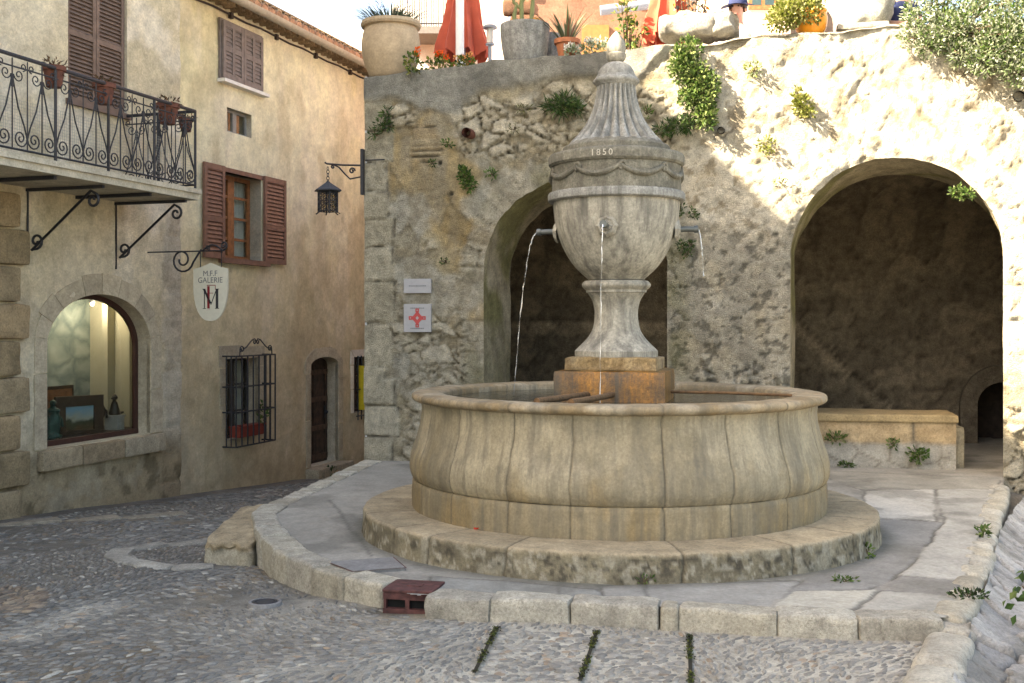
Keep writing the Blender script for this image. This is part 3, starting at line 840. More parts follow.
# gutter channel
f, L = along(gut_c); na = 46; nl = int(L[-1] / .013)
PT = []; NR = []
for i in range(nl + 1):
    s = L[-1] * i / nl; p = f(s); t = f(min(s + .15, L[-1])) - f(max(s - .15, 0)); nr = Vector((-t.y, t.x, 0)).normalized()
    if nr.x < 0: nr = -nr
    PT.append((p.x, p.y)); NR.append((nr.x, nr.y))
PT = np.array(PT); NR = np.array(NR); U = np.linspace(-1, 1, na)
S_ = np.repeat(np.linspace(0, L[-1], nl + 1), na); U_ = np.tile(U, nl + 1)
xy = np.repeat(PT, na, 0) + np.repeat(NR, na, 0) * (U_ * .31)[:, None]
wv = fbm(S_ * 3, U_ * 1.2, 7, 4) - .5
f1, e, idv = voro(S_ / .21 + wv * .4 + .15 * U_ * U_, U_ * 1.25 + wv * .3 + 3.4, 33, .8)
jn = ss(.10, .015, e)
z = .075 - .125 * (1 - np.abs(U_) ** 2.2) + .045 * (idv - .5) * ss(0, .12, e) + .022 * ss(0, .16, e) - .03 * jn + (fbm(S_ * 7, U_ * 2.4, 3, 5) - .5) * .02 + (fbm(S_ * 22, U_ * 7, 5, 3) - .5) * .018
cg = mix((.24, .237, .23), (.40, .39, .37), idv) * (.7 + .6 * fbm(S_ * 4, U_ * 1.5, 9, 5))[:, None]
cg = mix(cg, (.07, .068, .06), jn * .8); cg = mix(cg, (.13, .13, .115), .6 * ss(.52, .65, fbm(S_ * 3 + 5, U_ * 1.2, 19, 5)))
o = npmesh('gutter', np.concatenate([xy, z[:, None]], 1), gridfaces(nl + 1, na)[:, ::-1], cg, M_gut); tag(o, kind='structure')

# boulder at the kerb corner
t = thing('guard_stone', 'rough sloping stone block at the left foot of the kerb', 'stone', gp(232, 568, -.12))
b = MB()
L0 = t.location
b.rblock(0, 0, 0, 1, 1, 1, 0, .09, .035, 16, (.33, .26, .16), 4)
# corners of the sloping block: (u: left to right, v: front to back)
c00, c10 = gp(203, 566, -.13), gp(254, 573, -.13); c01, c11 = gp(240, 526, -.05), gp(280, 522, -.05)
nv = []; ncol = []
for v in b.v:
    u, w_, h_ = v[0] + .5, v[1] + .5, v[2] + .5
    q = c00.lerp(c10, u).lerp(c01.lerp(c11, u), w_)
    top = .20 + .05 * w_ + .03 * u; q = q - L0; nv.append((q.x, q.y, -.12 + (top + .12) * h_ - .02))
    m = float(fbm(v[0] * 5 + v[2] * 3, v[1] * 5 + v[2] * 3, 31, 4)); base = np.array((.36, .29, .19)) if h_ > .8 else np.array((.36, .325, .25))
    k = .6 + .8 * m; ncol.append(tuple(base * k))
b.v = nv; b.c = ncol
b.build('block', M_kerb, t, 60)

# drain inlet
t = thing('drain_inlet', 'rusty red cast iron drain inlet set in the kerb', 'drain', (dr_c.x, dr_c.y, 0), R(-13))
b = MB(); b.rblock(0, .075, .132, .29, .26, .018, 0, .005, .002, 6); b.box(-.03, .05, .04, .1, .141, .145); b.build('lid', M_metalc, t)
b = MB(); b.box(-.14, -.125, -.045, .2, -.03, .122); b.box(.125, .14, -.045, .2, -.03, .122); b.box(-.14, .14, -.05, -.035, .085, .122); b.box(-.012, .012, -.049, -.035, -.03, .085); b.build('frame', M_metalc, t)
b = MB(); b.box(-.1405, .1405, -.056, -.02, -.05, .035); b.build('sill', M_metalc, t)
b = MB(); b.box(-.124, .124, -.018, .2, -.03, .12); b.build('opening', M_void, t)
# steel cover plates
P = [gp(x, y, ZT) for x, y in ((326, 564), (394, 559), (407, 570), (352, 574))]
c = sum(P, Vector()) / 4
t = thing('access_cover', 'square grey access cover with a rusty edge set in the terrace', 'cover', (c.x, c.y, ZT + .012))
b = MB(); q = [p - c for p in P]
b.add([(v.x * .94, v.y * .94, .004) for v in q] + [(v.x * .94, v.y * .94, -.03) for v in q], [(0, 1, 2, 3)[::-1], (0, 4, 5, 1), (1, 5, 6, 2), (2, 6, 7, 3), (3, 7, 4, 0)]); b.build('plate', M_cover, t, fix=True)
b = MB(); vv = [(v.x * k, v.y * k, .001) for v in q for k in (.945, 1.0)]
b.add(vv, [(2 * i, 2 * i + 1, (2 * i + 3) % 8, (2 * i + 2) % 8) for i in range(4)]); b.build('rim', M_metalc, t, fix=True)
p = gp(265, 603, 0); p.z = float(street_z(p.x, p.y)) + .02
t = thing('manhole_cover', 'small round dark iron cover in the cobbled street', 'cover', p)
b = MB(); b.lathe([(0, .004), (.05, .004), (.055, -.002), (.06, .004), (.07, .004), (.075, -.03)], 24); b.build('lid', M_iron, t)
b = MB(); b.lathe([(.078, -.03), (.078, .006), (.095, .004), (.1, -.03)], 24); b.build('frame', M_cover, t)

# ================================================================ fountain
FX, FY = .77, 8.2
ft = thing('fountain', 'old stone urn fountain with a round basin on a ring step', 'fountain', (FX, FY, ZT))
OZ = -ZT
ja = [R(-90 + a) for a in (-178, -160, -140, -122, -104, -86, -68, -51, -32, -16, 5.7, 22.8, 41, 61, 80, 98, 116, 134, 152, 170)]
ja_step = [R(-90 + a) for a in (-165, -140, -115, -95, -75, -56, -44, -26, 6.5, 29, 48, 66, 90, 115, 140, 165)]
JT = {}
def ringfn(J, g, nz, w, base, seed, topc=None, topz=9, jw=.0035, amp=.3, kind=0):
    Js = np.array(sorted((j + 2 * PI) % (2 * PI) for j in J))
    def fn(Rr, Z, A):
        c, s = np.cos(A), np.sin(A)
        U = A * 1.5
        wob = (fbm(Z * 9, U * 3, seed + 40, 3) - .5) * .02
        d = np.min(np.abs((A[:, None] + wob[:, None] - Js[None] + PI) % (2 * PI) - PI), 1)
        sid = np.searchsorted(Js, A) % len(Js)
        k = np.exp(-(d / w) ** 2); kj = np.exp(-(d / jw) ** 2)
        big = fbm(U * 2.2, Z * 2.2 + Rr * 2, seed, 4); mid = fbm(U * 9, Z * 9 + Rr * 9, seed + 1, 4); fine = fbm(U * 30, (Z + Rr) * 30, seed + 2, 3)
        R2 = Rr - g * k + (mid - .5) * nz + (fine - .5) * nz * .5
        Z2 = Z + (fbm(U * 7 + 9, (Rr + Z) * 7, seed + 5, 4) - .5) * nz * .8 - g * .4 * k
        h = _h(sid, np.zeros_like(sid) + seed, 5)
        col = np.array(base)[None] * ((.86 + amp * h) * (.78 + .44 * big))[:, None]
        if topc is not None:
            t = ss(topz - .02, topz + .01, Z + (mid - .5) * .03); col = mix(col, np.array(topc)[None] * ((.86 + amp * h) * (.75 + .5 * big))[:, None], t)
            # black lichen on the upright faces
            li = (1 - t) * ss(.46, .6, fbm(U * 15, Z * 15, seed + 8, 6)); col = mix(col, (.085, .075, .055), li * .45)
            col = mix(col, (.05, .045, .035), (1 - t) * .8 * ss(.56, .64, fbm(U * 34, Z * 34, seed + 18, 3)) * ss(.4, .55, fbm(U * 4, Z * 4, seed + 20, 3)))
            col = mix(col, (.36, .335, .265), (1 - t) * .6 * ss(.58, .66, fbm(U * 28 + 3, Z * 28, seed + 19, 3)))
            col = mix(col, (.30, .275, .21), (1 - t) * .5 * ss(.56, .66, fbm(U * 8 + 3, Z * 8, seed + 9, 5)))
        if kind == 1:
            # ochre run-off stains, paler patches higher up, browner ones lower down
            st = ss(.5, .64, fbm(U * 7, Z * 1.1, seed + 12, 5)); col = mix(col, (.19, .155, .095), st * .35)
            col = mix(col, (.375, .325, .23), .55 * ss(.5, .68, fbm(U * 2.5 + 7, Z * 2.5, seed + 14, 4)) * ss(.55, .8, Z))
            col = mix(col, (.24, .165, .07), .5 * ss(.47, .62, fbm(U * 3.1 + 2, Z * 2.2, seed + 15, 5)) * ss(.85, .55, Z))
            st = ss(.6, .7, fbm(U * 22, Z * 2.4, seed + 16, 4)); col = mix(col, (.12, .105, .08), st * .4)
        if kind == 2:
            st = ss(.5, .64, fbm(U * 5, Rr * 9, seed + 12, 5)); col = mix(col, (.19, .13, .06), st * .6)
            col = mix(col, (.40, .35, .26), .5 * ss(.55, .68, fbm(U * 6, Rr * 6 + Z * 9, seed + 13, 4)))
        col = mix(col, (.10, .085, .06), kj * .8 + .25 * np.exp(-(d / (jw * 4)) ** 2) * mid)
        return R2, Z2, col
    return fn
O3 = (0, 0, OZ)
lathe_np('base_step', [(1.2, .302), (1.45, .302), (1.6, .303), (1.75, .302), (1.828, .301), (1.843, .296), (1.849, .284), (1.851, .24), (1.853, .2), (1.858, .16), (1.862, .12), (1.87, .05)], 1300, M_step, ft,
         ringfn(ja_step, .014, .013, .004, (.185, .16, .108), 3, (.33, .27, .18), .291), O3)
lathe_np('plinth_course', [(1.498, .28), (1.501, .31), (1.503, .38), (1.501, .44), (1.498, .49), (1.487, .502)], 1300, M_basin, ft, ringfn(ja, .008, .008, .004, (.25, .205, .13), 8, kind=1), O3)
def smooth_prof(pts, n=6):
    out = []
    for i in range(len(pts) - 1):
        p0 = pts[max(i - 1, 0)]; p1 = pts[i]; p2 = pts[i + 1]; p3 = pts[min(i + 2, len(pts) - 1)]
        for k in range(n):
            t = k / n
            out.append(tuple(.5 * ((2 * p1[a]) + (-p0[a] + p2[a]) * t + (2 * p0[a] - 5 * p1[a] + 4 * p2[a] - p3[a]) * t * t + (-p0[a] + 3 * p1[a] - 3 * p2[a] + p3[a]) * t ** 3) for a in (0, 1)))
    out.append(pts[-1]); return out
wallp = [(1.485, .503)] + smooth_prof([(1.496, .512), (1.514, .55), (1.520, .60), (1.510, .68), (1.478, .77), (1.448, .87), (1.434, .95), (1.432, 1.01), (1.440, 1.056)], 4)
lathe_np('basin_wall', wallp, 1300, M_basin, ft, ringfn(ja, .008, .008, .0035, (.275, .235, .158), 12, kind=1), O3)
rimp = [(1.44, 1.052)] + smooth_prof([(1.455, 1.056), (1.482, 1.062), (1.499, 1.076), (1.503, 1.093), (1.494, 1.110), (1.47, 1.118), (1.42, 1.120), (1.34, 1.120), (1.285, 1.115), (1.262, 1.10)], 3) + [(1.258, 1.03), (1.255, .6), (.3, .58)]
lathe_np('basin_rim', rimp, 1100, M_basin, ft, ringfn(ja[::2], .006, .010, .0035, (.275, .215, .135), 15, kind=2), O3, .03)
w = MB(); w.lathe([(0, 0), (.6, 0), (1.264, 0)], 64, (0, 0, 0)); o = w.build('water', M_water, loc=(FX, FY, 1.062)); tag(o, kind='structure')
MP = Matrix.Translation((0, 0, OZ)) @ Matrix.Rotation(R(-13), 4, 'Z')
b = MB(); b.rblock(0, 0, .925, .80, .80, .71, 0, .018, .006, 8); o = b.build('plinth', M_rust, ft, loc=(0, 0, OZ), rz=R(-13)); o['label'] = 'rust stained square plinth'
b = MB(); b.rblock(0, 0, 1.325, .66, .66, .10, 0, .015, .006, 6); b.build('plinth_cap', stone('stained_cap', (.26, .18, .085), var=.5, scale=5, bump=.4, streak=.6, streakcol=(.09, .05, .02), tint=(.28, .24, .17), tintamt=.9, rough=.7), ft, loc=(0, 0, OZ), rz=R(-13))
PX = .0073874
def rz_(y): return EYE + (HOR - y) * PX
ped = [(.0, 1.372), (.305, 1.372), (.307, rz_(350.6)), (.300, rz_(350))] + smooth_prof([(.298, rz_(349.6)), (.226, rz_(340)), (.181, rz_(331)), (.163, rz_(321)), (.160, rz_(311)), (.176, rz_(301)), (.203, rz_(294.6)), (.208, rz_(293))], 6) + \
      [(.222, rz_(292.6)), (.224, rz_(290)), (.232, rz_(289.6))] + [(.232 + .022 * math.sin(PI * i / 10), rz_(289.4) + (.062) * i / 10) for i in range(11)] + [(.2, rz_(280.6)), (0, rz_(280.2))]
b = MB(); b.lathe(ped, 64, (0, 0, OZ)); b.build('pedestal', M_urn, ft, 30)
bowl = [(0, rz_(280.5)), (.205, rz_(280))] + smooth_prof([(.21, rz_(279)), (.298, rz_(268)), (.363, rz_(255.5)), (.412, rz_(241.5)), (.449, rz_(224)), (.464, rz_(209)), (.466, rz_(202.5))], 6)
b = MB(); b.lathe(bowl, 72, (0, 0, OZ)); b.build('bowl', M_urn, ft, 40)
b = MB(); b.lathe([(.46, 2.506), (.492, 2.508), (.503, 2.518), (.505, 2.56), (.497, 2.574), (.46, 2.578)], 72, (0, 0, OZ)); b.build('ring_moulding', M_roof_st, ft, 40)
b = MB(); b.lathe([(.474, 2.57), (.474, 2.66), (.474, 2.78)], 72, (0, 0, OZ)); dr = b.build('frieze_drum', M_urnd, ft, 40)
g = MB()
for k in range(9):
    a0 = 2 * PI * k / 9 - .2; wA = 2 * PI / 9
    pts = []
    for i in range(15):
        tt = i / 14; an = a0 + wA * tt
        z = 2.725 - .06 * math.sin(PI * tt) ** .8 + .01 * tt
        pts.append((.478 * math.cos(an), .478 * math.sin(an), z + OZ))
    g.tube(pts, [.014 + .009 * math.sin(PI * i / 14) for i in range(15)], 6)
    pts = []
    for i in range(12):
        tt = i / 11; an = a0 + .02 + .055 * math.cos(tt * 4.6) * (1 - .5 * tt); z = 2.718 + .035 * math.sin(tt * 4.6) * (1 - .4 * tt)
        pts.append((.479 * math.cos(an), .479 * math.sin(an), z + OZ))
    g.tube(pts, .013, 5)
g.build('garland', M_urnd, dr, 60)
b = MB(); b.lathe([(.472, 2.764), (.487, 2.768), (.492, 2.776), (.499, 2.782), (.501, 2.83), (.497, 2.842), (.49, 2.85), (.40, 2.87), (.396, 2.872), (.394, 2.905), (.386, 2.915), (.355, 2.93), (.34, 2.945)], 96, (0, 0, OZ)); co = b.build('cornice', M_urnd, ft, 30)
# date cut in raised numerals
dm = MB()
for i, chr_ in enumerate('1850'):
    me = text_mesh(chr_, .062, .003)
    an = R(-90 - 24.5 + i * 4.9) 
    M = Matrix.Rotation(an + PI / 2, 4, 'Z') @ Matrix.Translation((0, -.503, 2.808 + OZ)) @ Matrix.Rotation(PI / 2, 4, 'X')
    dm.add([M @ v.co for v in me.vertices], [tuple(p.vertices) for p in me.polygons])
dm.build('date_numeral', plain('pale_numeral', (.42, .40, .34), rough=.8), co, 0)
NF = 24
def flute(r, z, an):
    t = max(0, min(1, (z - 2.935) / .02)) * max(0, min(1, (3.375 - z) / .03))
    return r * (1 - .17 * t * (1 - abs(math.sin(an * NF / 2)) ** 1.3)) , z
roof = smooth_prof([(.352, 2.935), (.336, 2.955), (.287, 3.006), (.218, 3.1), (.175, 3.2), (.150, 3.3), (.142, 3.38)], 5)
b = MB(); b.lathe(roof, NF * 10, (0, 0, OZ), fn=flute); b.build('fluted_roof', M_roof_st, ft, 60)
cap = [(.14, 3.364), (.15, 3.372)] + [(.150 + .020 * math.sin(PI * i / 8), 3.375 + .055 * i / 8) for i in range(9)] + [(.150, 3.434), (.146, 3.44)] + smooth_prof([(.140, 3.442), (.128, 3.48), (.098, 3.52), (.06, 3.54), (.04, 3.545)], 4)
b = MB(); b.lathe(cap, 48, (0, 0, OZ)); b.build('dome_cap', M_roof_st, ft, 40)
fin = [(.03, 3.54), (.056, 3.552), (.070, 3.575), (.073, 3.604), (.064, 3.612)] + smooth_prof([(.066, 3.616), (.071, 3.645), (.066, 3.685), (.050, 3.72), (.026, 3.752), (0, 3.778)], 4)
b = MB(); b.lathe(fin, 32, (0, 0, OZ)); b.build('finial', M_urn, ft, 40)
# spouts and jets
for a in (-90 - 14, 180 - 14, -14, 90 - 14):
    an = R(a); d = Vector((math.cos(an), math.sin(an), 0)); zz = 2.30 + OZ
    b = MB(); rb = .44
    b.tube([d * rb + Vector((0, 0, zz)), d * .52 + Vector((0, 0, zz + .004)), d * .575 + Vector((0, 0, zz))], [.022, .02, .021], 10)
    b.tube([d * .57 + Vector((0, 0, zz)), d * .60 + Vector((0, 0, zz + .002))], [.028, .026], 10)
    sp = b.build('spout', plain('spout_metal', (.10, .11, .105), rough=.5, metal=.4) if 'spout_metal' not in MATS else MATS['spout_metal'], ft, 40)
    b = MB(); b.lathe([(.0, .03), (.03, .032), (.04, .018), (.055, .024), (.07, .012), (.078, -.005)], 20, fn=lambda r, z, q: (r * (1 + .08 * math.cos(8 * q)), z))
    M = Matrix.Translation(d * .443 + Vector((0, 0, zz))) @ d.to_track_quat('Z', 'Y').to_matrix().to_4x4()
    b.v = [tuple(M @ Vector(v)) for v in b.v]; b.build('rosette', M_urn, sp, 40)
    v0 = {-104: .26, 166: .36, -14: .14, 76: .3}[a]; jr = {-104: .0042, 166: .0045, -14: .003, 76: .004}[a]
    o = Vector((FX, FY, 2.295)) + d * .6
    j = MB(); pts = []; t_end = math.sqrt(2 * (2.295 - 1.08) / 9.8)
    for i in range(41):
        t = t_end * i / 40; pts.append(d * (v0 * t) + Vector((random.gauss(0, .002), random.gauss(0, .002), -4.9 * t * t)))
    solid = 20
    rad = []
    for i in range(41):
        u = i / 40; rad.append(jr * (1 - .3 * u) * (random.uniform(.75, 1.2) if i < solid - 9 else random.choice([.16, .25, .6, 1.3])))
    if a == -14: pts, rad = pts[:22], rad[:22]
    j.tube(pts, rad, 7)
    if a != 76:
        lab = {-104: 'thin jet of water falling from the front spout of the urn', 166: 'arcing jet of water from the left spout of the urn', -14: 'faint jet of water from the right spout of the urn'}[a]
        ob = j.build('water_jet', M_jet, loc=o); tag(ob, lab, 'water jet')
# iron bars to rest pails on
for a in (-90 - 22,):
    an = R(a); d = Vector((math.cos(an), math.sin(an), 0)); q = Vector((-d.y, d.x, 0))
    for s in (-1, 1):
        o_ = q * (.085 * s)
        b = MB(); b.tube([d * .38 + o_ + Vector((0, 0, 1.115 + OZ)), d * .8 + o_ * 1.2 + Vector((0, 0, 1.118 + OZ)), d * 1.36 + o_ * 1.35 + Vector((0, 0, 1.128 + OZ))], .021, 8)
        b.build('iron_bar', M_rustiron, ft, 60)

pt = gp(476, 530, .304)
t = thing('petal', 'tiny red petal lying on the fountain step', 'petal', pt); b = MB()
for i in range(5): b.leaf(Vector((0, 0, .004)), Vector((math.cos(i * 1.25), math.sin(i * 1.25), .5)), .022, .016, .1, (.55, .02, .01))
b.build('blossom', M_leaf, t, 0)

for an in (R(-14),):
    d = Vector((math.cos(an), math.sin(an), 0)); b = MB()
    b.tube([d * .40 + Vector((0, 0, 1.118 + OZ)), d * .8 + Vector((0, 0, 1.116 + OZ)), d * 1.26 + Vector((0, 0, 1.105 + OZ))], .011, 8); b.build('iron_bar', M_rustiron, ft, 60)
# ================================================================ arcaded retaining wall
aw = thing('arcaded_wall', 'weathered stone retaining wall with two round arches behind the fountain', 'wall', A0, AA)
top_px = [(365, 77), (420, 71), (490, 63), (600, 55), (650, 47), (700, 44), (760, 38), (830, 33), (900, 28), (1000, 22)]
top_s = [apx(x, y) for x, y in top_px]
def topz(s): return np.interp(s, [p[0] for p in top_s], [p[1] for p in top_s]) + (fbm(np.asarray(s, float) * 2.2, np.zeros_like(np.asarray(s, float)), 18, 4) - .5) * .10
OL = Op(1.33, 3.265, -1, 2.16, .97, rag=.05, seed=2)
OR = Op(4.49, 6.475, -1, 2.26, .98, rag=.035, seed=5)
def in_px(X, Z, pts):
    P = [apx(*p) for p in pts]; return segdist(X, Z, P) * np.where(inpoly(X, Z, P), -1, 1)
def arc_fn(X, Z):
    w1 = (fbm(X * 3, Z * 3, 71, 4) - .5); w2 = (fbm(X * 3, Z * 3, 73, 4) - .5)
    n1 = fbm(X * 1.1, Z * 1.1, 1, 4); n2 = fbm(X * 5, Z * 5, 2, 5); n3 = fbm(X * 15, Z * 15, 3, 4); n4 = fbm(X * 9, Z * 9, 13, 4)
    rid = 1 - np.abs(n4 - .5) * 4
    # plaster coats
    col = mix((.40, .335, .22), (.50, .43, .30), ss(.3, .7, n1))
    yel = ss(.48, .64, fbm(X * 1.8, Z * .9, 9, 5)) * ss(2.4, 1.2, X)
    col = mix(col, (.50, .355, .17), yel * .65)
    col = mix(col, (.45, .43, .375), .8 * ss(.52, .62, fbm(X * 1.5 + 4, Z * 1.5, 19, 5)))
    col = mix(col, (.32, .29, .235), .6 * ss(.5, .66, fbm(X * 2.6, Z * .7, 29, 5)))
    col = mix(col, (.28, .235, .16), .5 * ss(.55, .66, fbm(X * 5, Z * 4, 39, 5)))
    disp = .028 * (n2 - .5) + .018 * (n3 - .5) + .05 * (n1 - .5)
    # edges where an upper coat has fallen away
    fl = fbm(X * 1.6 + 11, Z * 1.6, 44, 5); lo = ss(.53, .55, fl); disp -= .014 * lo; ed = np.exp(-((fl - .535) / .012) ** 2); col = mix(col, (.17, .145, .10), ed * .55)
    col = mix(col, col * np.array([.86, .82, .74]), lo)
    # rubble
    f1, e, idv = voro((X + w1 * .34) / .25, (Z + w2 * .26) / .15, 4)
    f1s, es, ids = voro((X + w2 * .3) / .11, (Z + w1 * .2) / .085, 24)
    sm = ss(.02, .2, e); sms = ss(.02, .2, es); useb = (idv > .42)
    stn = np.where(useb, sm, sms * .7 * (ids > .35)); idc = np.where(useb, idv, ids)
    scol = mix((.34, .29, .20), (.60, .545, .44), idc)
    scol = mix(mix((.29, .245, .17), (.40, .345, .25), n4), scol, stn)
    jn_ = np.where(useb, np.exp(-(e / .05) ** 2), .5 * np.exp(-(es / .06) ** 2)) * ss(.42, .6, n4)
    scol = mix(scol, (.10, .085, .06), jn_ * .8)
    sdisp = .035 * stn + .03 * (idc - .5) * stn + .05 * (n3 - .5) + .04 * (n2 - .5) - .02 - .025 * jn_
    rub = ss(.08, -.08, in_px(X, Z, [(446, 88), (520, 90), (600, 80), (660, 95), (690, 130), (640, 160), (560, 150), (520, 150), (470, 150), (450, 120)]) + w1 * .6)
    rub = np.maximum(rub, ss(.1, -.1, Z - .95 - w1 * 1.1) * ss(.3, .6, X) * .9)
    rub = np.maximum(rub, .8 * ss(.6, .66, fbm(X * 1.3, Z * 1.3, 41, 5)) * ss(3.5, 3.0, X))
    rub = np.maximum(rub, ss(.0, -.12, Z - 1.1 - w2 * .9) * ss(3.1, 3.3, X) * ss(4.8, 4.4, X))
    col = mix(col, scol, rub); disp = disp * (1 - rub) + sdisp * rub
    # ring of voussoirs showing round the arches
    for o in (OL, OR):
        d = o.dist(X, Z); phi = np.arctan2(Z - o.zs, X - o.cx) * 6.5
        ring = ss(.27, .21, d + w1 * .12) * (Z > o.zs - 1.6) * ss(.35, .55, fbm(X * 2.2, Z * 2.2, 87, 3) + .1) * .75
        q = np.where(Z > o.zs, phi, Z / .33 + 20); fr = np.abs(q - np.round(q)); idq = _h(np.floor(q + .5), np.zeros_like(X), 31)
        vc = mix((.34, .30, .23), (.50, .46, .37), idq); j = ss(.44, .5, np.abs(q - np.floor(q) - .5))
        vc = mix(vc, (.17, .15, .11), j); col = mix(col, vc, ring); disp = disp + ring * (.012 - .02 * j)
    # thin old bricks patch
    br = ss(.03, -.03, in_px(X, Z, [(411, 123), (436, 121), (441, 150), (430, 163), (411, 158)]) + w1 * .15)
    rowb = Z / .062; fb = np.abs(rowb - np.floor(rowb) - .5); kb_ = ss(.36, .5, fb)
    bc = mix(mix((.36, .27, .16), (.46, .38, .26), _h(np.floor(rowb), np.floor(X / .25 + .5 * (np.floor(rowb) % 2)), 3)), (.16, .13, .09), kb_)
    col = mix(col, bc, br); disp = disp * (1 - br) + br * (.01 - .035 * kb_)
    # corner stones
    row = (Z + 1.0 + .12 * np.sin(Z * 2.1) + w1 * .05) / .37; ri = np.floor(row); fr = row - ri
    wq = .19 + .19 * _h(ri, ri * 0, 12) + .12 * (Z < 1.0); q = ss(.03, .0, X - wq)
    q = q * np.where(Z > 4.0, .5, 1)
    jq = np.maximum(ss(.455, .5, np.abs(fr - .5)), ss(.03, .0, np.abs(X - wq + w2 * .1))) * ss(.3, .55, n4)
    qc = mix((.44, .39, .29), (.60, .545, .43), _h(ri, ri * 0 + 2, 7)) * (.9 + .25 * (n2[:, None] - .5))
    qc = mix(qc, (.15, .13, .1), jq * .8)
    col = mix(col, qc, q); disp = disp * (1 - q) + q * (.02 + .03 * (_h(ri, ri * 0 + 3, 7) - .5) - .04 * jq + 0.025 * (n2 - .5) + .015 * (n3 - .5))
    # grey cement capping on the left half
    cap = ss(.06, -.06, in_px(X, Z, [(340, 40), (680, 20), (650, 78), (560, 78), (480, 90), (455, 112), (420, 112), (380, 98), (340, 100)]) + w2 * .22)
    cc = mix((.20, .195, .175), (.33, .32, .285), ss(.3, .7, fbm(X * 2.2, Z * 2.2, 51, 5)))
    col = mix(col, cc, cap); disp = disp * (1 - cap) + cap * (.035 + .014 * (n2 - .5))
    # coarse open plaster on the right, whitened in colour to carry the sun's glare
    rt = ss(3.0, 3.5, X + w1) * ss(1.6, 2.2, Z + (X - 5) * .4)
    f1b, eb, idb = voro((X + w1 * .3) / .16, (Z + w2 * .3) / .12, 14)
    disp = disp + rt * (.045 * (fbm(X * 3.2, Z * 3.2, 81, 6) - .5) + .04 * (fbm(X * 17, Z * 13, 82, 4) - .5) * ss(.4, .58, fbm(X * 1.6, Z * 1.6, 83, 4)) + .010 * ss(.54, .56, n2) - .016 * ss(.06, .0, eb) * ss(.5, .6, n2))
    col = mix(col, mix((.52, .475, .39), (.62, .58, .50), ss(.35, .65, n2)), rt * .9)
    sl1, se, sid = voro((X + w1 * .5) / .34, (Z + w2 * .4) / .2, 54); gl = rt * ss(.45, .6, fbm(X * 2.2, Z * 2.2, 58, 4))
    disp = disp + gl * (.012 * ss(.0, .12, se) + .014 * (sid - .5)); col = mix(col, (.17, .135, .085), gl * np.exp(-(se / .035) ** 2) * .8); col = mix(col, mix((.40, .34, .25), (.60, .56, .48), sid), gl * .5)
    col = mix(col, (.26, .21, .14), rt * .75 * ss(.6, .67, fbm(X * 11, Z * 9, 59, 4)))
    # cracks
    for pts in (((838, 60), (832, 78), (836, 95)), ((868, 62), (855, 95), (848, 118)), ((720, 116), (735, 134), (712, 140)), ((672, 200), (676, 330))):
        P = [apx(*p) for p in pts]; c = ss(.022, .004, segdist(X + w1 * .3, Z + w2 * .3, P, False)) * ss(.36, .5, n4); col = mix(col, (.13, .11, .085), c * .7); disp = disp - .014 * c
    # black lichen on the pier between the arches
    pier = ss(3.1, 3.3, X) * ss(5.2, 4.4, X) * ss(2.9, 2.3, Z)
    li = ss(.51, .6, fbm(X * 3.2, Z * 2.2, 64, 6)) * pier
    col = mix(col, (.17, .155, .12), li * .75)
    col = mix(col, (.43, .41, .36), pier * .5)
    sp = ss(.62, .66, fbm(X * 17, Z * 17, 65, 2)) * pier
    col = mix(col, (.09, .085, .07), sp * .7); disp = disp - sp * .012
    # small putlog holes
    for (x, y) in ((470, 180), (451, 194), (440, 163), (508, 152)):
        s, z = apx(x, y); h = ss(.035, .015, np.hypot(X - s, Z - z)); col = mix(col, (.05, .045, .035), h); disp = disp - .03 * h
    # green film by the left arch and under the pipes
    gm = ss(.5, .65, fbm(X * 2.4, Z * 1.8, 95, 4)) * ss(.35, .05, np.abs(OL.dist(X, Z)))
    col = mix(col, (.14, .14, .06), gm * .5)
    col = col * (.82 + .44 * fbm(X * 22, Z * 22, 99, 3))[:, None]
    return disp, col * np.array([1.06, 1.06, 1.02])
wl = wall_grid('wall', aw, M_arc, 0, 8.6, -1.1, 4.4, .021, [OL, OR], arc_fn, topfn=topz)
def rvcol(x, z, t):
    m = float(ss(.42, .62, fbm(x * 3 + t * 2, z * 3, 33, 4))) * (.85 if z > 1.6 else .45)
    k = .8 + .4 * float(fbm(x * 5, z * 5 + t * 6, 35, 3))
    a = np.array([.33, .285, .20]) * k; g = np.array([.15, .14, .05]) * k
    return tuple(a * (1 - m) + g * m)
reveal('arch_soffit', aw, M_reveal, OL, 0, .9, .09, .12, -.03, nd=12, nz=.05, colfn=rvcol)
reveal('arch_soffit', aw, M_reveal, OR, 0, .9, .07, .20, -.05, nd=12, nz=.05, colfn=rvcol)
# left flank and capping
b = MB()
for i in range(9): b.box(0, .02, .003 + i * 1.6, .003 + (i + 1) * 1.6, -1.2, 4.3)
sidew = b.build('side_wall', M_arc, aw)
V = []; ss_ = np.linspace(0, 8.6, 200); dd_ = np.linspace(-.02, .5, 10)
for s in ss_:
    for d in dd_:
        e = min((d + .02) / .05, (.5 - d) / .05, 1)
        V.append((s, d - .004, float(topz(s)) - .012 + .03 * e ** .5 + (float(fbm(s * 5, d * 5, 8, 4)) - .5) * .035 * (1 if e > .1 else .2)))
V = np.array(V)
capc = mix((.40, .365, .30), (.24, .235, .21), ss(3.2, 2.4, V[:, 0])) * (.8 + .4 * fbm(V[:, 0] * 4, V[:, 1] * 4, 3, 3))[:, None]
npmesh('coping', V, gridfaces(200, 10), capc, M_arc, aw)
b = MB(); b.box(0, 8.6, .488, .5, 3.6, 4.2); b.build('parapet_back', M_arc, aw)
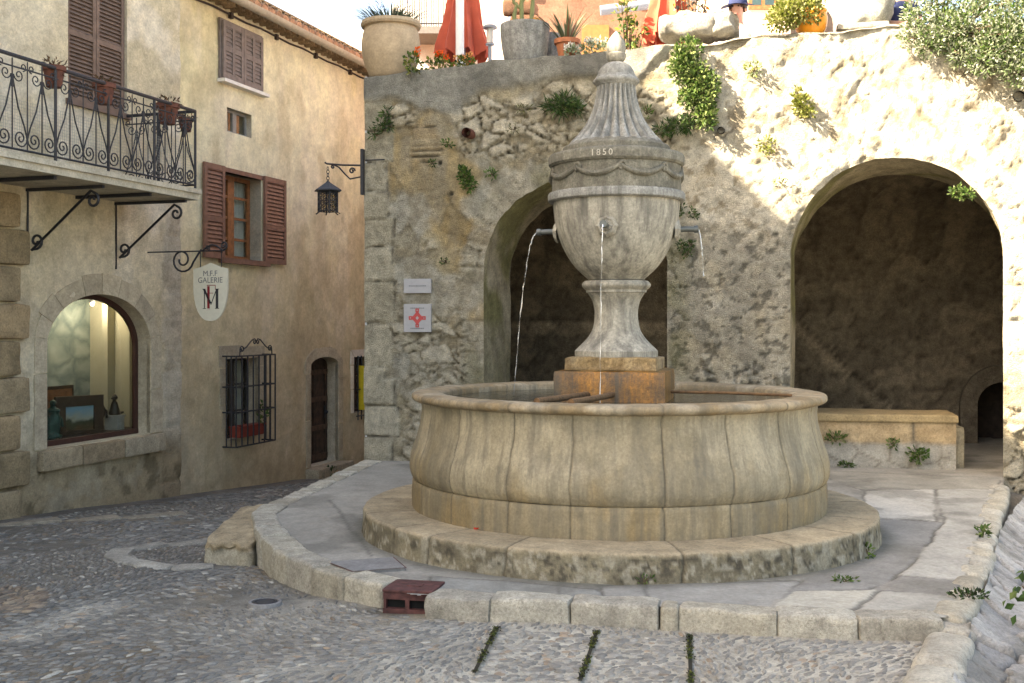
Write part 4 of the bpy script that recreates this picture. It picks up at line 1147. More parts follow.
# vaulted room behind the arches
prof = [(3.4, -.1 + 2.0 * i / 34) for i in range(35)] + [(.9 + 2.5 * math.cos(PI / 2 * i / 34), 1.92 + 1.62 * math.sin(PI / 2 * i / 34)) for i in range(1, 35)]
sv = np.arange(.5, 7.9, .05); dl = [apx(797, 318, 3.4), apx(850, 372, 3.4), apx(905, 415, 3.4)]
pr_ = np.array(prof); S = np.repeat(sv, len(pr_)); Dd = np.tile(pr_[:, 0], len(sv)); Zz = np.tile(pr_[:, 1], len(sv))
hh = (fbm(S * 2.2, Zz * 2.2 + Dd, 6, 5) - .5) * .16; wv = fbm(S * 2, Zz * 2, 61, 4) - .5
f1, e, idv = voro((S + wv * .3) / .36, (Zz + Dd + wv * .2) / .22, 6)
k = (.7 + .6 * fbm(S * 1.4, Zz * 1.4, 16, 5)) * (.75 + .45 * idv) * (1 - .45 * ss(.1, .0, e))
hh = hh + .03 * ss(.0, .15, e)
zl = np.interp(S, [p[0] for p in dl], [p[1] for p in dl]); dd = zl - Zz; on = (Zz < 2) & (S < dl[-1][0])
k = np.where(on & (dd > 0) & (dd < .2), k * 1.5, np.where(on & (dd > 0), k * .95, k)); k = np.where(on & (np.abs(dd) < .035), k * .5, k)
V = np.stack([S, Dd - hh * np.where(Zz < 2, 1, .3), Zz + np.where(Zz > 2, hh, 0)], 1)
Fq = gridfaces(len(sv), len(pr_)); fc = V[Fq].mean(1); dx0 = apx(968, 400, 3.4)[0]
hole = (np.abs(fc[:, 0] - dx0 - .38) < .36) & (fc[:, 2] < .6 + .36 * np.sqrt(np.clip(1 - ((fc[:, 0] - dx0 - .38) / .36) ** 2, 0, 1))) & (fc[:, 1] > 2.9)
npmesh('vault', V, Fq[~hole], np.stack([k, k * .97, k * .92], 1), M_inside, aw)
b = MB()
for x in (.5, 7.84): b.box(x - .02, x, .9, 3.5, -.1, 3.6)
b.build('vault_end', M_inside, aw)
b = MB(); b.box(dx0 - .2, dx0 + .95, 4.1, 4.14, -.1, 1.3); b.box(dx0 - .2, dx0 + .95, 3.5, 4.1, 1.3, 1.34)
for x in (dx0 - .2, dx0 + .95): b.box(x - .02, x, 3.5, 4.1, -.1, 1.3)
b.build('low_doorway', M_dark, aw)
b = MB(); dc_ = dx0 + .38
rg = lambda r, zz: [(dc_ - r, -.05), (dc_ - r, .3), (dc_ - r, .6)] + [(dc_ + r * math.cos(PI - PI * i / 16), .6 + zz * math.sin(PI * i / 16)) for i in range(17)] + [(dc_ + r, .3), (dc_ + r, -.05)]
ring_solid(b, rg(.30, .29), rg(.50, .50), 3.22, 3.52, (.85, .85, .85)); b.build('door_arch', M_inside, aw)
# inner faces of the wall above and beside the arches
b = MB()
def backband(o, dl_, dr_, dt_, x0, x1):
    c = o.curve(90, dl_, dr_, dt_); n = len(c)
    outer = []
    for (x, z) in c: outer.append((x0 if z < o.zs else x0 + (x1 - x0) * (x - c[0][0]) / (c[-1][0] - c[0][0]), -.5 if False else (z if z < o.zs and x < o.cx or z < o.zs else 3.6)))
    for i, (x, z) in enumerate(c):
        if z < o.zs: outer[i] = (x0 if x < o.cx else x1, z)
    flat_between(b, c, outer, .9, (.8, .8, .8))
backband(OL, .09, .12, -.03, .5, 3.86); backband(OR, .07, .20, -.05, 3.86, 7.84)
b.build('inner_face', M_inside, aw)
# clay pipe
s, z = apx(472, 134)
b = MB(); b.tube([(s, .1, z), (s - .02, -.17, z - .01)], .052, 16, cap=False); b.tube([(s, .1, z), (s - .02, -.168, z - .01)], .040, 16, cap=False)
o = b.build('drain_pipe', M_terrad, aw, 60); o['label'] = 'short clay drain pipe'
for (x, y, r) in ((722, 131, .035), (686, 117, .035), (1019, 97, .05)):
    s, z = apx(x, y); b = MB(); b.tube([(s, .08, z), (s - .01, -.06, z)], r, 12, cap=False); b.tube([(s, .04, z), (s, .035, z)], r * .95, 12)
    b.build('drain_pipe', M_void, aw, 60)

# bench inside the right arch
bs0, bs1 = 4.56, 6.13; bd = .5
t = thing('stone_bench', 'low masonry bench block inside the right arch', 'bench', W((bs0 + bs1) / 2, bd + .3, ZT), AA)
OB = Vector((-(bs0 + bs1) / 2, -(bd + .3), -ZT))
b = MB(); b.rblock(5.345, bd + .35, .645, 1.62, .78, .085, 0, .02, .01, 10, (.30, .225, .12)); b.build('seat', M_step, t, loc=OB)
xs = np.linspace(4.56, 6.13, 70); zs = np.linspace(.08, .62, 26); X, Z = np.meshgrid(xs, zs, indexing='ij'); X = X.ravel(); Z = Z.ravel()
f1, e, idv = voro(X / .3, Z / .22, 22); up = ss(.36, .42, Z + .06 * (fbm(X * 6, Z * 6, 3, 3) - .5))
cc = mix(mix((.26, .24, .20), (.38, .355, .30), fbm(X * 5, Z * 5, 4, 4)), mix((.34, .24, .13), (.40, .31, .19), fbm(X * 6, Z * 6, 9, 4)), up)
jn = ss(.03, .005, np.abs(X - 5.72)) * up; cc = mix(cc, (.16, .13, .09), jn); cc = mix(cc, (.13, .11, .08), (1 - up) * ss(.12, .0, e) * .7)
npmesh('front_face', np.stack([X, bd - .01 * up - .03 * (fbm(X * 7, Z * 7, 5, 4) - .5) + .01 * jn, Z], 1), gridfaces(70, 26), cc, M_step, t, loc=OB)
b = MB(); b.box(4.56, 6.12, bd + .02, bd + .7, .08, .6, (.33, .29, .2)); b.build('core', M_step, t, loc=OB)
b = MB(); b.rblock(6.19, bd + .42, .32, .11, .5, .46, 0, .03, .01, 5, (.36, .31, .22)); b.build('end_block', M_step, t, loc=OB)

# plaques
def plaque(name, lab, x0, y0, x1, y1, emblem):
    s0, z1 = apx(x0, y0); s1, z0 = apx(x1, y1)
    t = thing(name, lab, 'plaque', W((s0 + s1) / 2, -.03, z0), AA)
    w = s1 - s0; h = z1 - z0
    b = MB(); b.box(-w / 2, w / 2, -.012, .02, 0, h); b.build('plate', M_plq, t)
    b = MB(); rows = [(.5, .62)] if not emblem else [(.85, .5), (.13, .5)]
    for zz, ww in rows:
        x = -w * ww / 2
        while x < w * ww / 2:
            l = random.uniform(.006, .016); b.box(x, x + l, -.0145, -.012, h * zz - .005, h * zz + .005); x += l + .005
    b.build('lettering', M_inkg, t)
    if emblem:
        b = MB(); r = h * .27; cz = h * .5
        ring = lambda k, m=48: [(k * r * math.cos(2 * PI * i / m) * (abs(math.cos(2 * PI * i / m)) + abs(math.sin(2 * PI * i / m))) ** -1.3, cz + k * r * 1.1 * math.sin(2 * PI * i / m) * (abs(math.cos(2 * PI * i / m)) + abs(math.sin(2 * PI * i / m))) ** -1.3) for i in range(m + 1)]
        ring_solid(b, ring(.26), ring(.9), -.0155, -.012)
        for an in range(4):
            c = (r * .92 * math.cos(an * PI / 2), cz + r * 1.0 * math.sin(an * PI / 2)); q = r * .24
            sq = lambda k: [(c[0] + k * q * a, c[1] + k * q * bb) for a, bb in ((-1, -1), (1, -1), (1, 1), (-1, 1), (-1, -1))]
            ring_solid(b, sq(.4), sq(1), -.0165, -.012)
        b.build('emblem', M_plqr, t)
plaque('wall_plaque', 'small blank looking grey plaque above the red emblem plaque', 405, 279, 432, 293, False)
plaque('wall_plaque', 'square grey plaque with a red diamond emblem on the wall', 405, 304, 432, 332, True)

# ================================================================ gallery house (left)
gx0 = fpx(46, 400)[0]; gx1 = fpx(150, 400)[0]; gz0 = fpx(95, 442)[1]; gtop = fpx(95, 294)[1]; gsp = fpx(150, 345)[1]
GC = 4.2
gr_ = thing('gallery_house', 'tall cream plastered house with an arched shop window and iron balcony', 'house', FW(GC, 0, -.6), FA)
OG = Vector((-GC, 0, .6))
def L_(o, off): o.location = off; return o
OPG = Op(gx0, gx1, gz0, gsp, gtop - gsp)
wx0, wz1 = fpx(68, -20); wx1 = fpx(127, 60)[0]; wz0 = fpx(95, 106)[1]; wz1 = wz0 + 1.9
OPW = Op(wx0, wx1, wz0, wz1)
def gal_fn(X, Z):
    w1 = fbm(X * 2, Z * 2, 71, 4) - .5
    n1 = fbm(X * .9, Z * .9, 1, 5); n2 = fbm(X * 4, Z * 4, 5, 4); n3 = fbm(X * 13, Z * 13, 6, 3)
    col = mix((.58, .50, .34), (.68, .605, .445), ss(.3, .7, n1))
    col = mix(col, (.72, .655, .525), .75 * ss(.47, .62, fbm(X * 1.9, Z * 1.9, 21, 5)) * ss(1.6, 3.8, Z + X * .3))
    disp = .03 * (n2 - .5) + .016 * (n3 - .5)
    col = col * (.8 + .4 * fbm(X * 18, Z * 18, 98, 3))[:, None]
    # faint stones under a thin coat
    f1, e, idv = voro((X + w1 * .2) / .42, (Z + w1 * .1) / .26, 9)
    g = ss(.42, .62, fbm(X * .8 + 7, Z * .8, 31, 4)) * (ss(3.4, 4.2, X) * .5 + .5)
    col = mix(col, mix((.40, .33, .235), (.56, .50, .39), idv), g * .4); col = mix(col, (.30, .24, .16), g * ss(.1, .0, e) * .45)
    disp += g * (.014 * ss(0, .2, e))
    # right edge quoins, half hidden by the plaster
    row = np.floor(Z / .34); wq = .22 + .22 * _h(row, row * 0, 5); fq = Z / .34 - row
    q = ss(GC - wq - .02, GC - wq + .02, X) * ss(3.4, 2.8, Z)
    col = mix(col, mix((.40, .345, .25), (.56, .51, .42), _h(row, row * 0 + 1, 8)), q * .8); disp += q * (.012 - .02 * ss(.43, .5, np.abs(fq - .5)))
    # damp base, stained brown and black
    bs = ss(.05 + .6, -.15, Z + w1 * .9 + .1)
    col = mix(col, (.27, .195, .10), bs * .75)
    st = ss(.5, .6, fbm(X * 5.2, Z * 4.4, 55, 6)) * ss(.25, -.2, Z + w1 * .6)
    col = mix(col, (.12, .095, .055), st * .7); disp += .02 * bs * (fbm(X * 6, Z * 6, 13, 4) - .5)
    col = mix(col, (.43, .37, .26), ss(.6, .7, fbm(X * 5, Z * 5, 57, 4)) * bs * .6)
    # drips below the balcony
    dr_ = ss(.5, .7, fbm(X * 6, Z * .8, 77, 4)) * ss(2.2, 2.9, Z) * ss(3.05, 2.95, Z)
    col = mix(col, (.26, .21, .14), dr_ * .5)
    return disp, col
L_(wall_grid('wall', gr_, M_gal, -16, GC, -1.5, 9.74, .04, [OPG, OPW], gal_fn, coarse=5.8, xco=.8), OG)
b = MB(); b.box(GC - .02, GC, .012, 9, -1.5, 9.74); b.box(-16, GC, 8.98, 9, -1.5, 9.74); b.box(-16, -15.98, .01, 9, -1.5, 9.74); b.build('rear_wall', M_gal, gr_, loc=OG)
b = MB(); ey = 9.70
b.add([(-16.4, -.45, ey), (GC + .3, -.45, ey), (GC + .3, 4.5, ey + 1.5), (-16.4, 4.5, ey + 1.5), (-16.4, 9.4, ey), (GC + .3, 9.4, ey)] +
      [(-16.4, -.45, ey - .12), (GC + .3, -.45, ey - .12), (GC + .3, 4.5, ey + 1.38), (-16.4, 4.5, ey + 1.38), (-16.4, 9.4, ey - .12), (GC + .3, 9.4, ey - .12)],
      [(0, 1, 2, 3), (3, 2, 5, 4), (6, 9, 8, 7), (9, 10, 11, 8), (0, 6, 7, 1), (4, 5, 11, 10), (1, 7, 8, 2), (2, 8, 11, 5), (0, 3, 9, 6), (3, 4, 10, 9)])
b.build('roof', M_tile, gr_, 0, fix=True, loc=OG)
L_(reveal('window_reveal', gr_, M_dress, OPG, 0, .22, nd=3, bottom=True, col=(.92, .9, .86)), OG)
# surround with joints
def surround(parent, op, w, proud, off, name, mat, upto=None, joints=9):
    a = op.curve(40); c = op.curve(40, grow=w)
    n = len(a); b = MB(); k = 0; per = max(2, n // joints); i = 0
    while i < n - 1:
        e = min(i + per + random.choice([-1, 0, 1]), n - 1)
        if n - 1 - e < 2: e = n - 1
        kk = random.uniform(.85, 1.12); ex = random.uniform(-.03, .03)
        cc = [(c[q][0] + (c[q][0] - a[q][0]) * ex / w, c[q][1] + (c[q][1] - a[q][1]) * ex / w) for q in range(i, e + 1)]
        aa = a[i:e + 1]
        # tiny joint
        def sh(p, q, t): return (p[0] + (q[0] - p[0]) * t, p[1] + (q[1] - p[1]) * t)
        aa = [sh(aa[0], aa[1], .05)] + list(aa[1:-1]) + [sh(aa[-1], aa[-2], .05)]; cc = [sh(cc[0], cc[1], .05)] + cc[1:-1] + [sh(cc[-1], cc[-2], .05)]
        ring_solid(b, aa, cc, -proud - random.uniform(0, .004), .05, (kk, kk * .99, kk * .96)); i = e
    return b.build(name, mat, parent, 30, loc=off)
surround(gr_, OPG, .21, .012, OG, 'window_surround', M_dress, joints=11)
b = MB()
xx = gx0 - .14; k = 0
for wd in (.62, .72, .78):
    b.rblock(xx + wd / 2, .06, gz0 - .115, wd - .012, .30, .215, 0, .02, .006, 5, [(.36, .29, .19), (.30, .23, .145), (.38, .32, .225)][k]); xx += wd; k += 1
b.build('window_sill', M_kerb, gr_, loc=OG)
# arched frame and glass
a = OPG.curve(40); n = len(a)
sh = lambda g: [(OPG.cx + (x - OPG.cx) * (1 - g / OPG.a), gz0 + (z - gz0) * (1 - g / (gtop - gz0))) for x, z in a]
b = MB(); ring_solid(b, sh(.055), sh(0), .17, .215); b.box(gx0, gx1, .165, .215, gz0 + .002, gz0 + .06); fr_ = b.build('shop_window', M_maroon, gr_, 0, loc=OG)
b = MB(); p = sh(.05); b.prism(p, .198, .202); b.build('pane', M_glass, fr_, 0, fix=True)
# window room
ry = .23; rb = 1.35; rt = 4.12
b = MB(); Z0, Z1 = gz0 - .02, gtop + .45
b.box(gx0 - .9, rt, rb, rb + .02, Z0, Z1); b.box(rt, rt + .02, ry, rb, Z0, Z1); b.box(gx0 - .92, gx0 - .9, ry, rb, Z0, Z1)
b.box(gx0 - .9, rt, ry, rb, Z1, Z1 + .02)
for q in (3.0, 3.35, 3.75): pass
b.box(rt - .10, rt, .62, .66, Z0, Z1); b.box(rt - .14, rt, .92, 1.0, Z0, Z1)
b.build('display_room', M_room, gr_, 0, loc=OG)
b = MB(); b.box(gx0 - .9, rt - .002, ry + .0, rb - .002, Z0 - .02, Z0 + .01); b.build('display_floor', M_dark, gr_, 0, loc=OG)
b = MB(); b.add([(gx0 - .9, .015, -.9), (gx0 - .9, .015, 1), (gx0 - .9, .23, 1)], [(0, 1, 2)]);
# pictures and sculptures behind the glass
def wp(x, y, d): return fpx(x, y, d)
pa, pb = wp(30, 300, rb - .04)[0], wp(101, 300, rb - .04)[0]
t = thing('rock_painting', 'large blue grey canvas of heaped boulders in the shop window', 'painting', FW((pa + pb) / 2, rb - .03, wp(75, 398, rb - .03)[1]), FA)
b = MB(); b.box(-(pb - pa) / 2, (pb - pa) / 2, -.02, .02, 0, 1.45); b.build('canvas', M_rockp, t, 0)
fx, fz = wp(78, 440, .55)
t = thing('framed_painting', 'small landscape in a heavy dark frame leaning in the shop window', 'painting', FW(fx, .55, fz), FA - .35)
b = MB(); w_, h_, f_ = .60, .52, .12
for q in (((-w_ / 2, w_ / 2), (0, f_)), ((-w_ / 2, w_ / 2), (h_ - f_, h_)), ((-w_ / 2, -w_ / 2 + f_), (f_, h_ - f_)), ((w_ / 2 - f_, w_ / 2), (f_, h_ - f_))): b.box(q[0][0], q[0][1], -.05, 0, q[1][0], q[1][1])
b.build('frame', M_gold, t, 0)
b = MB(); b.box(-w_ / 2 + f_, w_ / 2 - f_, -.03, -.01, f_, h_ - f_); b.build('canvas', M_landp, t, 0)
q_ = wp(60, 436, .95)
t = thing('dark_frame', 'plain brown board standing behind the framed landscape', 'frame', FW(q_[0], .95, q_[1]), FA)
b = MB(); b.box(-.3, .24, 0, .03, 0, .6); b.build('board', M_gold, t, 0); b = MB(); b.box(-.26, .2, -.008, 0, .04, .56); b.build('panel', M_wood, t, 0)
t = thing('display_shelf', 'low dark shelf carrying the pictures and statuettes of the shop window', 'shelf', FW((gx0 + rt) / 2, .7, gz0 + .015), FA)
b = MB(); b.box(-1.2, .98, -.45, .5, .0, .02); b.box(-1.2, .98, -.42, .5, -.03, .0); b.build('board', M_dark, t, 0)
def figure(name, lab, t_, d_, mat, h, kind):
    t = thing(name, lab, 'sculpture', FW(t_, d_, gz0 + .012), FA)
    b = MB()
    if kind == 0:
        b.lathe(smooth_prof([(.08, 0), (.085, .03), (.06, .06), (.07, .16), (.05, .26), (.06, .3), (.022, .335), (.03, .36), (.03, .39), (0, .41)], 4), 14, fn=lambda r, z, a: (r * h / .41 * (1 + .25 * math.cos(2 * a + z * 9)), z * h / .41))
        b.tube([(.02, 0, .28 * h / .41), (.10, -.03, .2 * h / .41), (.08, -.06, .12 * h / .41)], .018, 6)
    elif kind == 1:
        b.lathe(smooth_prof([(.07, 0), (.08, .02), (.05, .03), (.03, .12), (.075, .2), (.08, .26), (.05, .33), (.02, .36), (.028, .39), (0, .42)], 4), 14, fn=lambda r, z, a: (r * h / .42 * (1 + .2 * math.cos(a)), z * h / .42))
        b.tube([(.06, 0, .3), (.12, -.02, .24), (.1, -.05, .16)], .016, 6)
    else:
        b.lathe(smooth_prof([(.07, 0), (.07, .03), (.05, .09), (.035, .15), (.02, .17), (.028, .2), (.02, .225), (0, .235)], 4), 12)
        b.tube([(0, 0, .03), (.1, 0, .015), (.17, 0, .02)], [.03, .022, .01], 6); b.tube([(.06, 0, 0.2), (0, 0, .215), (-.06, 0, .2)], [.006, .04, .006], 8)
    b.build('figure', mat, t, 60)
figure('statuette', 'green bronze statuette at the left end of the shop window', wp(53, 440, .45)[0], .45, M_bronzeg, .44, 0)
figure('statuette', 'tall dark bronze statuette beside the framed landscape', wp(98, 436, .5)[0], .5, M_bronze, .42, 1)
px_ = wp(114.5, 436, .5)[0]
t = thing('pedestal', 'small pale pedestal under the seated statuette', 'pedestal', FW(px_, .5, gz0 + .036), FA)
b = MB(); b.box(-.07, .07, -.09, .09, 0, .16); b.box(-.085, .085, -.10, .10, .16, .18); b.build('block', plain('pedestal_grey', (.34, .35, .33), rough=.7), t)
t2 = figure('statuette', 'small seated dark statuette on the pale pedestal', px_, .5, M_bronze, .24, 2)
bpy.data.objects['statuette.002'].location.z += .183
for n_ in ('statuette', 'statuette.001'): bpy.data.objects[n_].location.z += .024
bpy.data.objects['statuette.002'].location.z += .022
# spotlights
for i, (x, y, d, lab) in enumerate(((57, 303, 1.0, 'lit spotlight at the left of the shop window ceiling'), (122, 305, .6, 'lit spotlight in the middle of the shop window top'),
                                    (114, 319, 1.0, 'lit spotlight high on the pale wall'), (115, 371, .95, 'lit spotlight halfway down the pale wall'))):
    if i == 1: x, y, d = 92, 304, 1.0
    s, z = fpx(x, y, d)
    t = thing('spotlight', lab, 'lamp', FW(s, d, z), FA, 'spotlights in the shop window')
    b = MB(); b.sphere((0, 0, 0), .022, 8); b.build('bulb', M_bulb, t)
    b = MB(); b.lathe([(.02, .0), (.035, .01), (.03, .05), (.012, .06)], 12, (0, .0, .012)); b.tube([(0, 0, .06), (0, .0, .16)], .006, 6); b.build('housing', M_alu, t)
    li = bpy.data.lights.new('spot_lamp', 'POINT'); li.energy = 2.2; li.color = (1, .92, .8); li.shadow_soft_size = .03
    lo = bpy.data.objects.new('spot_lamp', li); C.objects.link(lo); lo.parent = t; lo.location = (0, -.05, -.03)
# quoin blocks at the far left
for i in range(9):
    z0 = -.42 + i * .375; wq = (.60 if i % 2 else .47)
    b = MB(); b.rblock(1.5 - .35 + (wq - .6) - wq * 0, -.02, z0 + .18, .72, .14, .352, 0, .03, .01, 6, [(1, 1, 1), (.9, .88, .84), (1.1, 1.05, 1)][i % 3], seed=i)
    o = b.build('quoin', M_quoin, gr_, loc=OG)
# upper shuttered window
L_(reveal('upper_reveal', gr_, M_dress, OPW, 0, .12, nd=2, bottom=True), OG)
def shutter_mb(x0, x1, z0, z1, y, split=None, pitch=.045, th=.04, st=.05):
    b = MB()
    zz = [z0] + (split or []) + [z1]
    b.box(x0, x0 + st, y, y + th, z0, z1); b.box(x1 - st, x1, y, y + th, z0, z1)
    for z in zz: 
        a = min(max(z - st * .6, z0), z1 - st * 1.2); b.box(x0 + st, x1 - st, y + .002, y + th - .002, a, a + st * 1.2)
    for za, zb in zip(zz[:-1], zz[1:]):
        n = int((zb - za - st) / pitch)
        for i in range(n):
            z = za + st * .7 + (i + .5) * (zb - za - st * 1.2) / n
            hgt = pitch * .48
            b.add([(x0 + st, y + .006, z - hgt), (x1 - st, y + .006, z - hgt), (x1 - st, y + th - .006, z + hgt), (x0 + st, y + th - .006, z + hgt),
                   (x0 + st, y + .012, z - hgt - .006), (x1 - st, y + .012, z - hgt - .006), (x1 - st, y + th, z + hgt - .006), (x0 + st, y + th, z + hgt - .006)],
                  [(0, 1, 2, 3), (4, 7, 6, 5), (0, 4, 5, 1), (3, 2, 6, 7)])
    b.box(x0 + st, x1 - st, y + th - .002, y + th + .002, z0 + .01, z1 - .01, (.3, .3, .3))
    return b
mxw = (wx0 + wx1) / 2
shutter_mb(wx0 + .01, mxw - .004, wz0 + .01, wz1, .03, [wz0 + .75]).build('shutter', M_shut, gr_, 0, loc=OG)
shutter_mb(mxw + .004, wx1 - .01, wz0 + .01, wz1, .03, [wz0 + .75]).build('shutter', M_shut, gr_, 0, loc=OG)
b = MB(); b.box(wx0 - .04, wx1 + .04, -.05, .1, wz0 - .06, wz0); b.build('window_sill', M_shut, gr_, 0, loc=OG)
# balcony
bx1 = 3.13; bx0 = -1.4; bp_ = 1.0; bz0, bz1 = 3.02, 3.14
b = MB(); b.box(bx0, bx1, -bp_, -.002, bz0, bz1); b.box(bx0, bx1 + .025, -bp_ - .025, -.002, bz1 - .05, bz1 + .003)
bal = b.build('balcony', M_slab, gr_, 0, loc=OG)
RT = bz1 + .89
def motif(b, e, o, w, z0, z1):
    """lyre scroll panel in the plane origin o direction e"""
    up = Vector((0, 0, 1)); H = z1 - z0; c = o + e * (w / 2)
    P = lambda u, v: o + e * (u * w) + up * (z0 - o.z + v * H)
    b.tube([P(.5, 0), P(.5, .97)], .007, 5)
    for s in (-1, 1):
        # slanted stem ending in a spiral at the foot
        cx = .5 + s * .27
        pts = [P(.5 + s * .015, .76), P(.5 + s * .2, .45), P(.5 + s * .40, .26), P(.5 + s * .44, .16)]
        sp = spiral(P(cx, .125), .085, 1.7, 0 if s > 0 else PI, 22, -s, .12, e, up)
        b.tube(pts[:3] + sp, .0075, 5)
        # upper C scrolls
        sp = spiral(P(.5 + s * .21, .80), .062, 1.4, PI if s > 0 else 0, 16, s, .15, e, up)
        b.tube([P(.5 + s * .02, .66)] + sp, .006, 5)
        sp = spiral(P(.5 + s * .36, .90), .038, 1.2, -PI / 2, 12, s, .2, e, up)
        b.tube(sp, .006, 5)
    b.tube([P(0, 0), P(0, .97)], .006, 5)
def railing(parent, o, e, length, npan, posts):
    b = MB(); up = Vector((0, 0, 1))
    for zz, r in ((bz1 + .05, .011), (RT - .10, .008)): b.tube([o + up * (zz - o.z), o + e * length + up * (zz - o.z)], r, 6)
    b2 = MB(); b2.tube([o + up * (RT - o.z), o + e * length + up * (RT - o.z)], .019, 6); 
    w = length / npan
    for i in range(npan): motif(b, e, o + e * (w * i), w, bz1 + .05, RT - .0)
    ra = b.build('railing', M_iron, parent, 60); b2.build('handrail', M_iron, ra, 60)
    for p in posts:
        q = MB(); q.tube([o + e * p + up * (bz1 - .0 - o.z), o + e * p + up * (RT + .01 - o.z)], .015, 6); q.build('post', M_iron, ra, 60)
    return ra
e = Vector((1, 0, 0)); fl = bx1 - .03 - bx0
ra = railing(bal, Vector((bx0, -bp_ + .03, bz1)), e, fl, 12, [fl, fl - .75, fl - 1.5, fl - 2.26, fl - 3.0])
ra2 = railing(bal, Vector((bx1 - .03, -bp_ + .03, bz1)), Vector((0, 1, 0)), bp_ - .05, 3, [.5])
# wire netting on the lower half
b = MB(); zb_, zt_ = bz1 + .06, bz1 + .50
for i in range(int(fl / .028)):
    x = bx0 + i * .028; b.tube([(x, -bp_ + .045, zb_), (x, -bp_ + .045, zt_)], .0014, 3, cap=False)
for i in range(16):
    z = zb_ + i * (zt_ - zb_) / 15; b.tube([(bx0, -bp_ + .046, z), (bx1 - .04, -bp_ + .046, z)], .0014, 3, cap=False)
for i in range(int(.9 / .028)):
    y = -bp_ + .05 + i * .028; b.tube([(bx1 - .045, y, zb_), (bx1 - .045, y, zt_)], .0014, 3, cap=False)
b.build('wire_netting', plain('netting_wire', (.30, .30, .28), rough=.6, metal=.3), bal, 0)
# iron beams and scrolled brackets below
def bracket(x):
    b = MB(); z = bz0 - .03
    b.box(x - .018, x + .018, -.95, 0, z - .012, z + .02)
    top = Vector((x, -.80, z - .03)); low = Vector((x, -.06, z - .62))
    st = [low.lerp(top, i / 8) for i in range(9)]
    e1 = Vector((0, 1, 0)); e2 = Vector((0, 0, 1))
    sp1 = spiral(top + Vector((0, -.02, -.10)), .085, 1.3, PI / 2 - .3, 18, 1, .2, e1, e2)
    sp2 = spiral(low + Vector((0, .0, .095)) + Vector((0, -.06, .0)), .085, 1.3, -PI / 2 + .3, 18, -1, .2, e1, e2)
    b.tube(st + sp1[1:], .014, 6); b.tube(st[::-1] + sp2[1:], .014, 6); b.tube([(x, -.012, z - .75), (x, -.012, z)], .011, 6)
    b.build('bracket', M_iron, bal, 60)
for x in (2.95, 1.55, .1): bracket(x)
for x in (2.3, .85):
    b = MB(); b.box(x - .02, x + .02, -.96, 0, bz0 - .04, bz0 - .005); b.build('beam', M_iron, bal, 0)

# hanging sign
ts, tz = fpx(199, 262, -.55)
sgn = thing('hanging_sign', 'cream shield shaped gallery sign on a scrolled iron bracket', 'sign', FW(3.55, 0, 2.35), FA)
SL = sgn.matrix_world
def sgl(x, y, d_t=3.55):
    """photo pixel on the plane t = d_t (perpendicular to the facade) -> (d, z) local"""
    Mi = MF.inverted(); o = Mi @ CAM; q = Mi.to_3x3() @ Vector(((x - CX) / F, 1, (HOR - y) / F)); k = (d_t - o.x) / q.x; p = o + q * k
    return p.y, p.z - 2.35
d0, zA = sgl(194, 268); d1, zB = sgl(228, 268); dc, zt = sgl(210, 263); _, zb_ = sgl(210, 321)
hw = abs(d1 - d0) / 2; dc = (d0 + d1) / 2; sgn_s = -1 if d1 < d0 else 1
def shield(k=1, n=14):
    H = zt - zb_; o = []
    cz = (zt + zb_) / 2
    pts = [(-1, .40)] + [(-1 + .0, .40 - .3 * i / 4) for i in range(1, 5)] + [(-math.cos(PI / 2 * i / 8) ** .8 if i < 8 else 0, .1 - .6 * math.sin(PI / 2 * i / 8)) for i in range(1, 9)]
    pts = pts + [(-x, z) for x, z in pts[::-1][1:]]
    topc = [(.55, .43), (0, .5), (-.55, .43)]
    return [(x * hw * k, cz + z * H * k) for x, z in pts + topc]
sp_ = shield()
SM = Matrix(((0, 1, 0, 0), (-sgn_s * -1, 0, 0, dc), (0, 0, 1, 0), (0, 0, 0, 1)))
# local sign frame: u (right as read), v (towards viewer = -t), z
def S(u, v, z): return Vector((-v, dc + sgn_s * u, z))
b = MB(); n = len(sp_)
b.add([S(u, .014, z) for u, z in sp_] + [S(u, -.014, z) for u, z in sp_], [tuple(range(n))[::-1], tuple(range(n, 2 * n))] + [(i, (i + 1) % n, n + (i + 1) % n, n + i) for i in range(n)])
bo = b.build('board', M_sign, sgn, 0, fix=True)
H = zt - zb_; cz = (zt + zb_) / 2
def txt(body, size, z, mat, stretch=1):
    me = text_mesh(body, size, .001); b = MB()
    b.add([S(v.co.x * stretch, .0155 + v.co.z * .5, z + v.co.y) for v in me.vertices], [tuple(p.vertices) for p in me.polygons]); return b.build('lettering', mat, bo, 0)
txt('M.F.F', H * .135, cz + H * .315, M_inkg); txt('GALERIE', H * .135, cz + H * .20, M_inkg, .98)
def bars(segs, mat, name):
    b = MB()
    for (u0, z0, u1, z1, w) in segs:
        u0 *= hw; u1 *= hw; w *= hw; z0 = cz + z0 * H; z1 = cz + z1 * H
        if abs(z0 - z1) < 1e-6: q = [(u0, z0 - w / 2), (u1, z0 - w / 2), (u1, z0 + w / 2), (u0, z0 + w / 2)]
        else: q = [(u0 - w / 2, z0), (u0 + w / 2, z0), (u1 + w / 2, z1), (u1 - w / 2, z1)]
        for v in (.0165,):
            b.add([S(*(a, v, z)) for a, z in q] + [S(a, .013, z) for a, z in q], [(0, 1, 2, 3), (0, 4, 5, 1), (1, 5, 6, 2), (2, 6, 7, 3), (3, 7, 4, 0)])
    return b.build(name, mat, bo, 0, fix=True)
